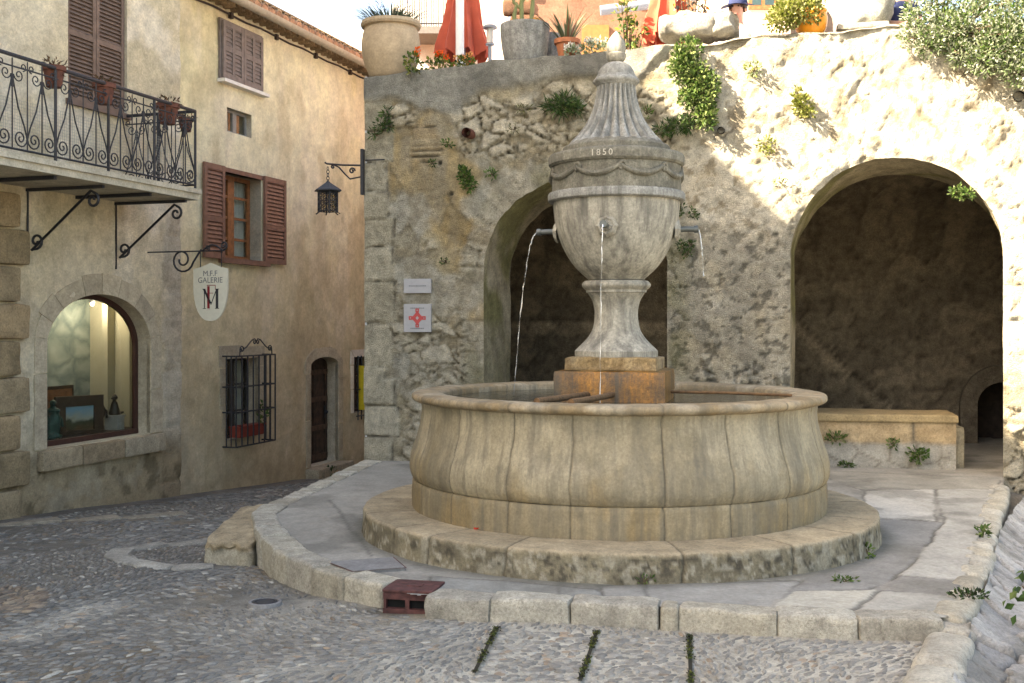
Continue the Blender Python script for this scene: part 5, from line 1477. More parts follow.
bars([(-.34, -.28, -.34, .03, .05), (-.36, .05, .02, -.20, .13), (.38, .05, .04, -.22, .05), (.40, -.28, .40, .05, .15), (-.44, -.285, -.24, -.285, .03), (.28, -.285, .52, -.285, .03), (-.45, .05, -.28, .05, .03), (.33, .05, .52, .05, .03)], M_ink, 'monogram')
bars([(-.10, -.285, -.10, .10, .14), (-.20, .115, .30, .115, .035), (.30, .115, .30, .04, .03), (-.1, -.02, .18, -.02, .03), (-.22, -.31, .0, -.30, .03)], M_red, 'monogram')
b = MB(); zt2 = sgl(205, 251)[1]
rod = [Vector((-.0, 0, zt2)), S(hw * .0, 0, zt2), S(hw * 1.0, 0, zt2)]
e1 = Vector((0, sgn_s, 0)) if True else None
b.tube([Vector((0, 0, zt2 + .0)), Vector((0, dc, zt2)), S(hw * .8, 0, zt2 + .0)] if sgn_s < 0 else [Vector((0, 0, zt2)), S(-hw, 0, zt2)], .009, 6)
for u in (-.62, .62): b.tube([S(hw * u, 0, zt2), S(hw * u, 0, cz + H * .42)], .006, 5)
E1 = S(1, 0, 0) - S(0, 0, 0); E2 = Vector((0, 0, 1))
b.tube([S(hw * -.55, 0, zt2 + .02), S(hw * -.7, 0, zt2 - .02)] + spiral(S(-hw * 1.7, 0, zt2 - .10), .155, 1.5, -.2, 26, -1, .25, E1, E2), .012, 6)
b.tube([S(-hw * .5, 0, zt2)] + [S(-hw * .5 + hw * 1.2 * i / 8, 0, zt2 + .07 * math.sin(PI * i / 8)) for i in range(9)], .011, 6)
b.tube(spiral(S(hw * .75, 0, zt2 + .06), .05, 1.4, -PI / 2, 14, 1, .2, E1, E2), .011, 6)
b.tube(spiral(S(-hw * .2, 0, zt2 + .035), .035, 1.3, -PI / 2, 12, 1, .2, E1, E2), .008, 6)
b.build('bracket', M_iron, sgn, 60)

# ================================================================ ochre house
OC0 = .05
oh = thing('ochre_house', 'ochre plastered house with red brown shutters down the lane', 'house', FW(GC, OC0, -.7), FA)
OO = Vector((-GC, -OC0, .7))
def o2(x, y): return fpx(x, y, OC0)
ez = o2(300, 44)[1]
fw = Op(o2(222, 200)[0], o2(261, 200)[0], o2(235, 259)[1], o2(222, 171)[1])
sw = Op(o2(227, 110)[0], o2(251.5, 110)[0], o2(227, 131)[1], o2(227, 107)[1])
bw = Op(o2(226, 400)[0], o2(258, 400)[0], o2(226, 441)[1], o2(226, 359)[1])
dw = Op(o2(310.5, 400)[0], o2(338, 400)[0], o2(312, 467)[1], o2(312, 366)[1], .13)
rw = Op(o2(353.5, 400)[0], o2(353.5, 400)[0] + .62, o2(355, 413)[1], o2(355, 357)[1])
def och_fn(X, Z):
    n1 = fbm(X * .7, Z * .7, 1, 5); n2 = fbm(X * 3.5, Z * 3.5, 5, 4); n3 = fbm(X * 12, Z * 12, 6, 3)
    w1 = fbm(X * 1.6, Z * 1.6, 17, 4) - .5
    hi = ss(.2, 3.2, Z + w1 * 2.4)  # yellower paint higher up, with the brighter sky light there worked into the colour
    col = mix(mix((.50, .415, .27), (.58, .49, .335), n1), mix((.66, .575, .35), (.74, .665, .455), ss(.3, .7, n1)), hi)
    col = mix(col, (.66, .57, .42), .55 * ss(.52, .68, fbm(X * 2.1, Z * .9, 25, 5)))
    col = mix(col, (.46, .365, .215), .5 * ss(.52, .68, fbm(X * 1.6 + 3, Z * 1.1, 27, 5)))
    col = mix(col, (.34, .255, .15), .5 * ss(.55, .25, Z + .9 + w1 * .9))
    # pale patches of older render round the base corner
    st = ss(.02, -.02, np.maximum(np.abs(X - (GC + .12)) - .13, np.abs(Z + .03) - .26)); col = mix(col, (.45, .38, .26), st * .6)
    disp = .03 * (n2 - .5) + .014 * (n3 - .5) + .03 * (n1 - .5)
    col = col * (.85 + .3 * fbm(X * 15, Z * 15, 98, 3))[:, None]
    return disp, col
def Lo(o): o.location = OO; return o
def shf(o, d=OC0):
    for v in o.data.vertices: v.co.y += d
    return o
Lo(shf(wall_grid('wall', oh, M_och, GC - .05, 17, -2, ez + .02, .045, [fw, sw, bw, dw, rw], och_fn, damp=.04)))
b = MB(); b.box(16.98, 17, OC0 + .01, 8, -2, ez); b.box(GC, 17, 7.98, 8, -2, ez); b.build('rear_wall', M_och, oh, loc=OO)
def rev(o, dep, **k): return Lo(reveal('window_reveal', oh, M_dress, o, OC0, OC0 + dep, nd=2, bottom=True, **k))
rev(fw, .26, col=(.72, .72, .72)); rev(sw, .2); rev(bw, .22); rev(dw, .26); rev(rw, .2)
# eaves: rows of canal tile ends, gutter and roof
b = MB()
for r_, (y1, z0) in enumerate(((-.12, ez - .02), (-.25, ez + .11))):
    b.box(GC, 17, y1 + .0, OC0 + .02, z0 + .085, z0 + .11, (.75, .7, .62))
    x = GC + .05 + .09 * r_
    while x < 17:
        k = random.uniform(.7, 1.2); m = 8
        vs = []
        for yy in (OC0, y1 - .02):
            for i in range(m + 1):
                a_ = PI * i / m; vs.append((x + .085 * math.cos(a_), yy, z0 + .0 + .082 * math.sin(a_)))
        for yy in (OC0, y1 - .02):
            for i in range(m + 1):
                a_ = PI * i / m; vs.append((x + .066 * math.cos(a_), yy, z0 + .0 + .064 * math.sin(a_)))
        q = m + 1
        fs = [(i, i + 1, q + i + 1, q + i) for i in range(m)] + [(2 * q + i, 3 * q + i, 3 * q + i + 1, 2 * q + i + 1) for i in range(m)] + [(q + i, q + i + 1, 3 * q + i + 1, 3 * q + i) for i in range(m)]
        b.add(vs, fs, (k, k, k)); x += .185
b.build('eaves_cornice', stone('eave_tile', (.36, .25, .15), var=.35, scale=8, bump=.4, spots=.35), oh, 60, loc=OO)
gz = fpx(300, 31, -.42)[1]
b = MB(); pr = []
for i in range(9): a_ = PI + PI * i / 8; pr.append((-.40 + .075 * math.cos(a_), gz + .03 + .075 * math.sin(a_)))
pr2 = [(-.40 + (y + .40) * .9, gz + .03 + (z - gz - .03) * .9) for y, z in pr]
loop = pr + pr2[::-1]; q = len(loop)
b.add([(x, y, z) for x in (GC, 17) for y, z in loop], [(i, (i + 1) % q, q + (i + 1) % q, q + i) for i in range(q)])
b.build('rain_gutter', M_gutterm, oh, 60, loc=OO)
b = MB(); sl = .42
b.add([(GC, -.33, gz + .075), (17, -.33, gz + .075), (17, 4, gz + .075 + sl * 4.33), (GC, 4, gz + .075 + sl * 4.33), (GC, 8.3, gz), (17, 8.3, gz)], [(0, 1, 2, 3), (3, 2, 5, 4)], (.6, .55, .5))
x = GC + .1
while x < 17:
    k = random.uniform(.65, 1.25); m = 6; segs = 9
    for s_ in range(segs):
        y0 = -.37 + s_ * .46; y1 = y0 + .5; r0, r1 = .085, .07; vs = []
        for yy, r in ((y0, r0), (y1, r1)):
            for i in range(m + 1):
                a_ = PI * i / m; vs.append((x + r * math.cos(a_), yy, gz + .085 + sl * (yy + .33) + r * .8 * math.sin(a_) + (.015 if yy == y0 else 0)))
        b.add(vs, [(i, i + 1, m + 2 + i, m + 1 + i) for i in range(m)] + [tuple(range(m + 1))], (k, k * .97, k * .94))
    x += .19
b.build('roof', M_tile, oh, 60, loc=OO)
b = MB(); pts = [(GC + i * .4, OC0 - .02, ez - .07 - .012 * math.sin(i * 2.1)) for i in range(33)]; b.tube(pts, .016, 5)
for i in range(0, 33, 3): b.box(GC + i * .4 - .03, GC + i * .4 + .03, OC0 - .05, OC0, ez - .12, ez - .04)
b.build('cable', M_dark, oh, 60, loc=OO)
# closed grey brown shutters
ux0, uzt = o2(219.5, 20); ux1 = o2(259.5, 40)[0]; uz0 = o2(219.5, 77)[1]
mx = (ux0 + ux1) / 2; zm = (uzt + uz0) / 2 + .02
f_ = MB(); f_.box(ux0 - .03, ux1 + .03, OC0 - .03, OC0 + .0, uz0 - .02, uzt + .03); fr_ = f_.build('upper_window', M_shutg, oh, 0, loc=OO)
for a_, c_ in ((ux0, mx - .004), (mx + .004, ux1)):
    hf = (a_ + c_) / 2
    b = shutter_mb(a_, c_, uz0, uzt, OC0 - .065, [zm], .052, .03, .06); b.box(hf - .03, hf + .03, OC0 - .066, OC0 - .036, uz0 + .06, uzt - .06)
    b.build('shutter', M_shutg, fr_, 0)
b = MB(); b.box(ux0 - .05, ux1 + .08, OC0 - .12, OC0, uz0 - .07, uz0 - .025); b.build('window_sill', M_pale, oh, 0, loc=OO)
# small casement
def casement(name, op, dep, mat, cols, rows, fw_=.035, curtain=None, glassy=True):
    b = MB(); y = OC0 + dep
    b.box(op.x0, op.x1, y - .04, y, op.z0, op.z0 + fw_); b.box(op.x0, op.x1, y - .04, y, op.zs - fw_, op.zs)
    b.box(op.x0, op.x0 + fw_, y - .04, y, op.z0 + fw_, op.zs - fw_); b.box(op.x1 - fw_, op.x1, y - .04, y, op.z0 + fw_, op.zs - fw_)
    W_ = op.x1 - op.x0; H_ = op.zs - op.z0
    for i in range(1, cols):
        x = op.x0 + W_ * i / cols; wd = fw_ * (1.3 if i * 2 == cols else .5); b.box(x - wd, x + wd, y - .042, y - .002, op.z0 + fw_, op.zs - fw_)
    for i in range(1, rows):
        z = op.z0 + H_ * i / rows; b.box(op.x0 + fw_, op.x1 - fw_, y - .036, y - .004, z - fw_ * .3, z + fw_ * .3)
    o = b.build(name, mat, oh, 0, loc=OO)
    g = MB(); g.box(op.x0 + .01, op.x1 - .01, y - .022, y - .018, op.z0 + .01, op.zs - .01); g.build('pane', M_glass, o, 0)
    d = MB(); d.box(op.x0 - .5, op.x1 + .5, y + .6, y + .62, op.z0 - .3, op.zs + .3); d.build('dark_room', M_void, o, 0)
    if curtain:
        for (u0, u1) in curtain:
            c = MB(); m = 24; vs = []
            for i in range(m + 1):
                x = op.x0 + W_ * (u0 + (u1 - u0) * i / m); yy = y + .05 + .015 * math.sin(i * 1.6)
                vs += [(x, yy, op.z0), (x, yy, op.zs)]
            c.add(vs, [(2 * i, 2 * i + 2, 2 * i + 3, 2 * i + 1) for i in range(m)]); c.build('curtain', M_curt, o, 60)
    return o
casement('small_window', sw, .12, plain('grey_frame', (.22, .21, .19), rough=.6), 2, 1, .035, [(.05, .45)])
casement('french_window', fw, .22, M_wood, 2, 4, .06, [(.02, .48), (.52, .98)])
b = MB(); b.box(fw.x0 - .08, fw.x1 + .12, OC0 - .09, OC0 + .2, fw.z0 - .07, fw.z0); b.build('window_sill', M_shutr, oh, 0, loc=OO)
b = MB(); b.box(fw.x0 - .03, fw.x1 + .03, OC0 - .02, OC0 + .1, fw.zs, fw.zs + .06); b.build('lintel', M_shutr, oh, 0, loc=OO)
sx0 = o2(201, 200)[0]; sx1 = o2(283, 200)[0]
shutter_mb(sx0, fw.x0 - .01, fw.z0 - .02, fw.zs + .06, OC0 - .06, [fw.z0 + .5], .055, .035, .06).build('shutter', M_shutr, oh, 0, loc=OO)
shutter_mb(fw.x1 + .02, sx1, fw.z0 - .02, fw.zs + .06, OC0 - .06, [fw.z0 + .5], .055, .035, .06).build('shutter', M_shutr, oh, 0, loc=OO)
# barred window
surround(oh, bw, .17, .008, OO + Vector((0, OC0, 0)), 'window_surround', M_dress, joints=6)
casement('barred_window', bw, .2, plain('dark_frame_paint', (.05, .045, .04), rough=.6), 2, 3, .04, [(.5, .95)])
b = MB(); gx0_, gx1_ = bw.x0 - .10, bw.x1 + .10; gy = OC0 - .22; gz0_, gz1_ = bw.z0 - .07, bw.zs + .04
n = 8
for i in range(n): 
    x = gx0_ + (gx1_ - gx0_) * i / (n - 1); b.tube([(x, gy, gz0_), (x, gy, gz1_)], .011, 6)
for z in (gz0_, gz0_ + .38 * (gz1_ - gz0_), gz0_ + .66 * (gz1_ - gz0_), gz1_):
    b.tube([(gx0_, OC0, z), (gx0_, gy, z), (gx1_, gy, z), (gx1_, OC0, z)], .012, 6)
for x in (gx0_, gx1_):
    for k in (1, 2): b.tube([(x, gy + .075 * k, gz0_), (x, gy + .075 * k, gz1_)], .009, 6)
cxm_ = (gx0_ + gx1_) / 2
for s in (-1, 1):
    b.tube([(cxm_ + s * .42, gy, gz1_)] + spiral((cxm_ + s * .36, gy, gz1_ + .09), .05, 1.2, 0 if s > 0 else PI, 14, s, .25) , .009, 5)
    b.tube([(cxm_ + s * .40, gy, gz1_ + .06), (cxm_ + s * .25, gy, gz1_ + .12), (cxm_ + s * .1, gy, gz1_ + .22)] + spiral((cxm_ + s * .045, gy, gz1_ + .19), .045, 1.2, .5 if s > 0 else PI - .5, 14, s, .25), .009, 5)
b.build('window_grille', M_iron, oh, 60, loc=OO)
# door
surround(oh, dw, .15, .010, OO + Vector((0, OC0, 0)), 'door_surround', M_dress, joints=9)
b = MB(); y = OC0 + .2; c = dw.curve(12, zb=dw.z0)
b.prism([(x, z) for x, z in c], y, y + .05); 
for z0, z1 in ((.05, .14), (.52, .60), (.98, 1.06), (1.42, 1.5)): b.box(dw.x0 + .02, dw.x1 - .02, y - .02, y, dw.z0 + z0, dw.z0 + z1, (1.5, 1.45, 1.4))
for x in (dw.x0 + .02, dw.cx - .03, dw.x1 - .10): b.box(x, x + .08, y - .014, y, dw.z0 + .05, dw.zs, (.8, .8, .8))
dd = b.build('door', plain('old_door', (.05, .03, .02), rough=.6, var=.5, scale=14, bump=.4, vc=True), oh, 0, loc=OO)
b = MB(); b.sphere((dw.x1 - .12, y - .05, dw.z0 + .8), .03, 8); b.box(dw.x1 - .14, dw.x1 - .10, y - .03, y - .018, dw.z0 + .7, dw.z0 + .9); b.build('handle', M_iron, dd)
b = MB(); b.rblock(dw.cx, OC0 - .06, dw.z0 - .11, dw.x1 - dw.x0 + .3, .34, .2, 0, .02, .008, 5, (.33, .28, .2)); b.rblock(dw.cx - .15, OC0 - .22, dw.z0 - .26, dw.x1 - dw.x0 + .2, .45, .2, 0, .02, .008, 5, (.30, .26, .19)); b.build('doorstep', M_kerb, oh, loc=OO)
# window beside the wall corner
surround(oh, rw, .12, .008, OO + Vector((0, OC0, 0)), 'window_surround', M_pale, joints=6)
casement('lane_window', rw, .18, M_maroon, 2, 3, .04)
b = MB()
for i in range(5): b.tube([(rw.x0 + .05 + i * .13, OC0 - .06, rw.z0 - .12), (rw.x0 + .05 + i * .13, OC0 - .06, rw.zs + .02)], .011, 6)
for z in (rw.z0 - .05, rw.z0 + .4): b.tube([(rw.x0, OC0 - .06, z), (rw.x1, OC0 - .06, z)], .011, 6)
b.build('window_grille', M_iron, oh, 60, loc=OO)
b = MB(); b.box(rw.x0 + .14, rw.x0 + .165, OC0 - .42, OC0 - .02, rw.z0 + .05, rw.zs - .15); b.build('yellow_shutter', M_yel, oh, 0, loc=OO)
# ================================================================ lantern on the wall corner
s, z = apx(361, 172)
t = thing('wall_lantern', 'black wrought iron lantern on a scrolled arm at the wall corner', 'lantern', W(.03, -.06, z - .35), AA)
OLn = Vector((0, 0, -(z - .35)))
def lz(y): return apx(340, y)[1]
def lx(x): return apx(x, 180)[0] - .03
b = MB(); b.box(-.05, -.02, -.03, .03, lz(196), lz(151)); za = lz(166); b.tube([(-.04, 0, za - .01), (lx(345), 0, za), (lx(329), 0, za + .02), (lx(327), 0, za + .035)], .011, 6)
b.tube([(-.04, 0, lz(178))] + [(lx(352), 0, lz(180)), (lx(347), 0, lz(175)), (lx(341), 0, lz(168)), (lx(336), 0, lz(165.5))] + spiral((lx(335), 0, lz(167.5)), .02, 1, PI / 2, 10, 1, .3), .009, 6)
b.tube(spiral((lx(354), 0, lz(172)), .035, 1.3, 0, 14, 1, .2), .010, 6); b.tube([(0, -.0, lz(162)), (.22, -.01, lz(162))], .007, 5)
b.build('bracket', M_iron, t, 60, loc=OLn)
xc = lx(330); b = MB()
for i in range(5):
    zc = lz(167 + i * 3.2); b.tube([(xc + .014 * math.cos(a) * (1 if i % 2 else .3), .014 * math.cos(a) * (.3 if i % 2 else 1), zc - .022 + .022 * math.sin(a)) for a in np.linspace(0, 2 * PI, 9)], .004, 4)
b.build('chain', M_iron, t, 60, loc=OLn)
b = MB(); zt = lz(182); zr = lz(190.5); zb = lz(213)
b.lathe([(.0, zt + .01), (.02, zt), (.03, zt - .012), (.155, zr), (.157, zr - .012), (.10, zr - .012)], 6, (xc, 0, 0)); b.build('cap', M_iron, t, 0, loc=OLn)
b = MB()
for k in range(6):
    a = 2 * PI * k / 6; p = Vector((math.cos(a), math.sin(a), 0)) * .112; q = Vector((math.cos(a + PI / 3), math.sin(a + PI / 3), 0)) * .112
    c = Vector((xc, 0, 0))
    b.tube([c + p + Vector((0, 0, zr - .01)), c + p + Vector((0, 0, zb)), c + p * 1.25 + Vector((0, 0, zb - .012))], .008, 5)
    e = (q - p).normalized(); m = (p + q) / 2
    for zz in (zr - .02, (zr + zb) / 2, zb + .015): b.tube([c + p + Vector((0, 0, zz)), c + q + Vector((0, 0, zz))], .005, 5)
    for i in range(4):
        zz = zr - .05 - i * .055
        for s_ in (-1, 1): b.tube(spiral(c + m + e * (s_ * .026) + Vector((0, 0, zz)), .026, 1.2, 0 if s_ > 0 else PI, 10, s_, .25, e), .0055, 4)
b.build('cage', M_iron, t, 60, loc=OLn)
b = MB(); b.lathe([(.0, zb + .02), (.09, zb + .02), (.095, zr - .02)], 6, (xc, 0, 0)); b.build('glass', glass('lantern_glass', (.75, .72, .62)), t, 0, loc=OLn)
# ================================================================ plants
G_dark = [(.035, .075, .018), (.05, .095, .02), (.025, .05, .015), (.07, .11, .03)]
G_mid = [(.06, .12, .022), (.09, .15, .03), (.045, .08, .02), (.12, .16, .05)]
G_yel = [(.16, .19, .03), (.22, .24, .05), (.11, .13, .02), (.26, .25, .08)]
G_grey = [(.25, .28, .18), (.18, .22, .12), (.32, .34, .25), (.13, .17, .07)]
def wallplant(name, lab, blobs, cols, L=.05, w=.018, n=120, stems=4, group=None, out=.06):
    """blobs: (px x, px y, half width px, half height px)"""
    s0 = np.mean([apx(b_[0], b_[1])[0] for b_ in blobs]); z0 = min(apx(b_[0], b_[1] + b_[3])[1] for b_ in blobs)
    t = thing(name, lab, 'plant', W(s0, -.02, z0), AA, group)
    b = MB(); st = MB()
    for (x, y, hx, hy) in blobs:
        s, z = apx(x, y); sc = 11.6 / F
        c = (s - s0, -out, z - z0); rad = (hx * sc, out * 1.1, hy * sc)
        b.foliage(c, rad, int(n * max(.4, hx * hy / 60)), L, w, cols, up=.2, hollow=.1)
        for i in range(stems):
            e = Vector((c[0] + random.uniform(-.7, .7) * rad[0], -out * random.uniform(.5, 1.5), c[2] + random.uniform(-.6, .8) * rad[2]))
            st.tube([(c[0] + random.uniform(-.2, .2) * rad[0], .03, c[2] - rad[2] * .2), (c[0] * .5 + e.x * .5, -out * .5, c[2]), e], .004, 4)
    b.build('foliage', M_leaf, t, 0); st.build('stem', M_stem, t, 0)
    return t
wallplant('fern', 'dark green fern hanging near the left corner stones of the wall', [(389, 115, 4, 7), (384, 126, 8, 7), (377, 135, 6, 4), (391, 127, 5, 4)], G_dark, .06, .016, 90)
wallplant('grass_tuft', 'broad green tuft left of the urn roof', [(565, 106, 13, 9), (553, 109, 8, 5), (576, 110, 7, 6)], G_dark, .10, .012, 150)
wallplant('grass_tuft', 'small olive tuft left of the broad green tuft', [(525, 111, 8, 4)], [(.10, .11, .03), (.14, .14, .05)], .06, .010, 90)
wallplant('grass_tuft', 'tiny olive tuft below the small olive tuft', [(515, 130, 5, 4)], [(.10, .11, .03), (.14, .14, .05)], .05, .010, 60)
wallplant('wall_plant', 'leafy green wall plant left of the left arch top', [(467, 178, 6, 9), (471, 185, 6, 6), (465, 172, 4, 4)], G_mid, .05, .025, 110)
wallplant('wall_plant', 'small round green plant just above the left arch', [(494, 175, 6, 4)], G_mid, .045, .022, 110)
wallplant('wall_plant', 'little green plant right below the clay drain pipe', [(450, 145, 5, 4)], G_mid, .04, .02, 90)
wallplant('wall_plant', 'tiny green sprig beside the old brick patch', [(434, 164, 3, 3)], G_dark, .035, .018, 60)
wallplant('wall_plant', 'tiny green sprig above the two plaques', [(446, 262, 5, 3)], G_dark, .035, .018, 70)
wallplant('creeper', 'bright green creeper tumbling down the sunlit wall beside the finial', [(690, 52, 11, 12), (683, 72, 12, 14), (697, 78, 12, 16), (702, 100, 13, 16), (707, 118, 10, 13), (688, 98, 9, 12), (680, 60, 8, 12), (712, 88, 7, 14)], G_mid + [(.16, .2, .07), (.2, .25, .08)], .05, .028, 120, 8, out=.09)
wallplant('grass_tuft', 'dark tuft between the urn roof and the bright creeper', [(676, 128, 12, 6), (664, 131, 9, 4), (688, 124, 7, 6)], G_dark, .08, .014, 150)
wallplant('wall_plant', 'small sprig right against the urn roof', [(647, 114, 5, 6)], G_mid, .05, .016, 80)
wallplant('wall_plant', 'yellow green plant on the sunlit wall above the gap between the arches', [(803, 107, 9, 9), (797, 96, 4, 7), (808, 114, 7, 5)], G_yel, .05, .025, 130)
wallplant('wall_plant', 'pale tuft on the sunlit wall below the orange potted bush', [(753, 71, 7, 7)], G_grey + G_yel, .05, .02, 110)
wallplant('wall_plant', 'yellowish tuft low on the sunlit wall left of the right arch', [(766, 146, 8, 7)], G_yel, .05, .016, 100)
wallplant('wall_plant', 'flat olive sprig touching the shadow edge', [(781, 183, 7, 3)], G_yel, .04, .014, 80)
wallplant('wall_plant', 'green sprig hanging under the crown of the right arch', [(957, 192, 7, 6), (965, 195, 6, 5)], G_mid, .05, .025, 120)
wallplant('wall_plant', 'mossy green clump at the right side of the urn bowl', [(688, 254, 4, 5), (682, 246, 4, 4), (691, 244, 4, 3)], G_dark, .035, .018, 110, out=.04)
wallplant('wall_plant', 'mossy clump behind the top of the urn bowl', [(680, 209, 5, 9), (694, 214, 5, 5)], G_dark, .035, .018, 110, out=.04)
# silver bush at the top right
def bush(name, lab, p, blobs, cols, L, w, n, stems=10):
    t = thing(name, lab, 'bush', p); b = MB(); st = MB()
    for (c, rad) in blobs:
        b.foliage(c, rad, int(n * rad[0] * rad[2] / .06), L, w, cols, .25, .15)
        for i in range(stems):
            e = Vector(c) + Vector((random.uniform(-.7, .7) * rad[0], random.uniform(-.7, .7) * rad[1], random.uniform(-.5, .8) * rad[2]))
            st.tube([(random.uniform(-.1, .1), random.uniform(0, .1), 0), (e.x * .5, e.y * .5, e.z * .6), e], [.014, .009, .004], 5)
    b.build('foliage', M_leaf, t, 0); st.build('branch', M_stem, t, 0); return t
bp0 = W(5.95, .12, 4.43)
def rel(x, y, d): 
    q = inv_px(MA, x, y, d); return W(q[0], d, q[1]) - bp0
bl = [(920, 15, .0, .16, .2), (945, 30, -.1, .22, .2), (975, 25, -.12, .26, .25), (1005, 40, -.2, .26, .26), (1025, 20, -.2, .3, .3), (950, 0, .05, .25, .25), (1000, -10, -.05, .32, .3), (930, 45, -.1, .14, .12), (985, 60, -.2, .17, .15), (1020, 70, -.22, .2, .16), (962, 55, -.15, .13, .12), (1045, 45, -.2, .3, .3), (912, 34, -.06, .12, .14), (940, -25, .0, .25, .22)]
bush('silver_bush', 'large silver green bush spilling over the right end of the wall', bp0, [(tuple(rel(x, y, d)), (a, .16, c)) for x, y, d, a, c in bl], G_grey * 2 + G_mid + [(.07, .12, .03), (.42, .45, .36), (.45, .48, .39)], .05, .018, 1150, 5)

# ================================================================ upper terrace and its things
UT = 4.02
V = []; b = MB(); b.box(-.0, 14, .5, 16, UT - .3, UT); ut = b.build('upper_terrace', M_terr, None, 0); ut.matrix_world = MA; ut.location = A0; ut.rotation_euler = (0, 0, AA); tag(ut, kind='structure')
def tp(x, y, d):
    s, z = inv_px(MA, x, y, d); return s, z
def zt_at(x, d=.22):
    s, _ = inv_px(MA, x, 60, d); return s, float(topz(s)) + .012
def pot(name, lab, x, prof, mat, soil, d=.24, z=None, fn=None, cat='pot', wall=.03):
    s, zt = zt_at(x, d); z = zt if z is None else z
    t = thing(name, lab, cat, W(s, d, z)); b = MB()
    rin = [(r - wall, zz) for r, zz in prof[::-1] if zz > soil - .02]
    b.lathe(prof + rin + [(0, soil)], 40, fn=fn); b.build('body', mat, t, 40)
    m = MB(); m.lathe([(0, soil + .01), (max(p[0] for p in prof if abs(p[1] - soil) < .12 or True) * .8, soil + .006)], 20); m.build('soil', M_soil, t)
    return t
pxm = 12.3 / F
jar = smooth_prof([(.20, .0), (.24, .05), (.305, .22), (.325, .36), (.31, .50), (.288, .565)], 5) + [(.29, .57), (.322, .575), (.335, .60), (.325, .635), (.30, .64)]
t_jar = pot('jar', 'big pale clay jar at the left end of the wall top', 391, jar, M_jar, .60, d=.26)
def spiky(name, lab, root, dz, n, L, w, cols, spread, cat='plant', flowers=None, droop=.0):
    t = thing(name, lab, cat, Vector(root.location) + Vector((0, 0, dz))); b = MB()
    for i in range(n):
        a = random.uniform(0, 2 * PI); r = random.uniform(0, 1) ** .5
        p = Vector((math.cos(a) * r * spread[0], math.sin(a) * r * spread[0], 0))
        d = Vector((math.cos(a) * r * spread[1], math.sin(a) * r * spread[1], 1)).normalized()
        l = L * random.uniform(.6, 1.2); k = random.choice(cols); m = 4; pts = []
        for q in range(m + 1):
            u = q / m; pts.append(p + d * l * u + Vector((math.cos(a), math.sin(a), 0)) * (droop * l * u * u) - Vector((0, 0, droop * l * u * u * 1.4)))
        side = d.cross(Vector((0, 0, 1)));
        if side.length < .05: side = Vector((1, 0, 0))
        side.normalize(); vs = []
        for q, pt in enumerate(pts):
            ww = w * (1 - q / m) ** .7 + .0008; vs += [pt - side * ww, pt + side * ww]
        f = random.uniform(.7, 1.3)
        b.add(vs, [(2 * q, 2 * q + 1, 2 * q + 3, 2 * q + 2) for q in range(m)], tuple(c * f for c in k))
    b.build('leaf_blade', M_leaf, t, 0)
    if flowers:
        fl = MB()
        for i in range(flowers[0]):
            a = random.uniform(0, 2 * PI); r = random.uniform(0, 1) ** .5 * spread[0] * 1.2
            fl.foliage((math.cos(a) * r, math.sin(a) * r, L * random.uniform(.75, 1.1)), flowers[2], 14, flowers[3], flowers[3] * .6, [flowers[1]], .2, 0)
        fl.build('flower', M_leaf, t, 0)
    return t
spiky('lavender', 'lavender growing in the big clay jar', t_jar, .60, 420, .26, .006, [(.06, .09, .05), (.09, .12, .08), (.13, .16, .11), (.05, .07, .06)], (.25, .75), droop=.25, flowers=(14, (.12, .10, .24), (.012, .012, .05), .018))
# geraniums along the parapet
def gera(name, lab, x0, x1, cols, fcol, nf, h=.14, d=.16):
    s0, z = zt_at((x0 + x1) / 2, d); t = thing(name, lab, 'plant', W(s0, d, z), AA); b = MB(); hw = (x1 - x0) / 2 * pxm
    b.foliage((0, -.06, h * .35), (hw, .12, h * .75), int(260 * hw / .2), .045, .035, cols, .3, .2); b.build('foliage', M_leaf, t, 0)
    f = MB()
    for i in range(nf):
        f.foliage((random.uniform(-hw, hw) * .8, -.08 + random.uniform(-.05, .05), h * random.uniform(.8, 1.3)), (.03, .03, .025), 26, .024, .02, [fcol], .2, 0)
    f.build('flower', M_leaf, t, 0); return t
gera('geranium', 'low orange flowered geranium touching the clay jar', 406, 424, G_yel + G_mid, (.75, .12, .01), 2, .16, .02)
gera('geranium', 'broad orange flowered geranium left of the white pole', 428, 452, G_yel + G_mid, (.75, .10, .01), 4, .15)
gera('geranium', 'orange and white flowered plant right of the white pole', 454, 478, G_yel + G_mid, (.75, .35, .12), 4, .11)
gera('white_flower', 'small white flowering plant at the foot of the terracotta pot', 566, 580, G_grey, (.75, .75, .68), 8, .10)
gera('silver_plant', 'low grey green cushion plant behind the finial', 580, 612, G_grey, (.6, .62, .55), 5, .15)
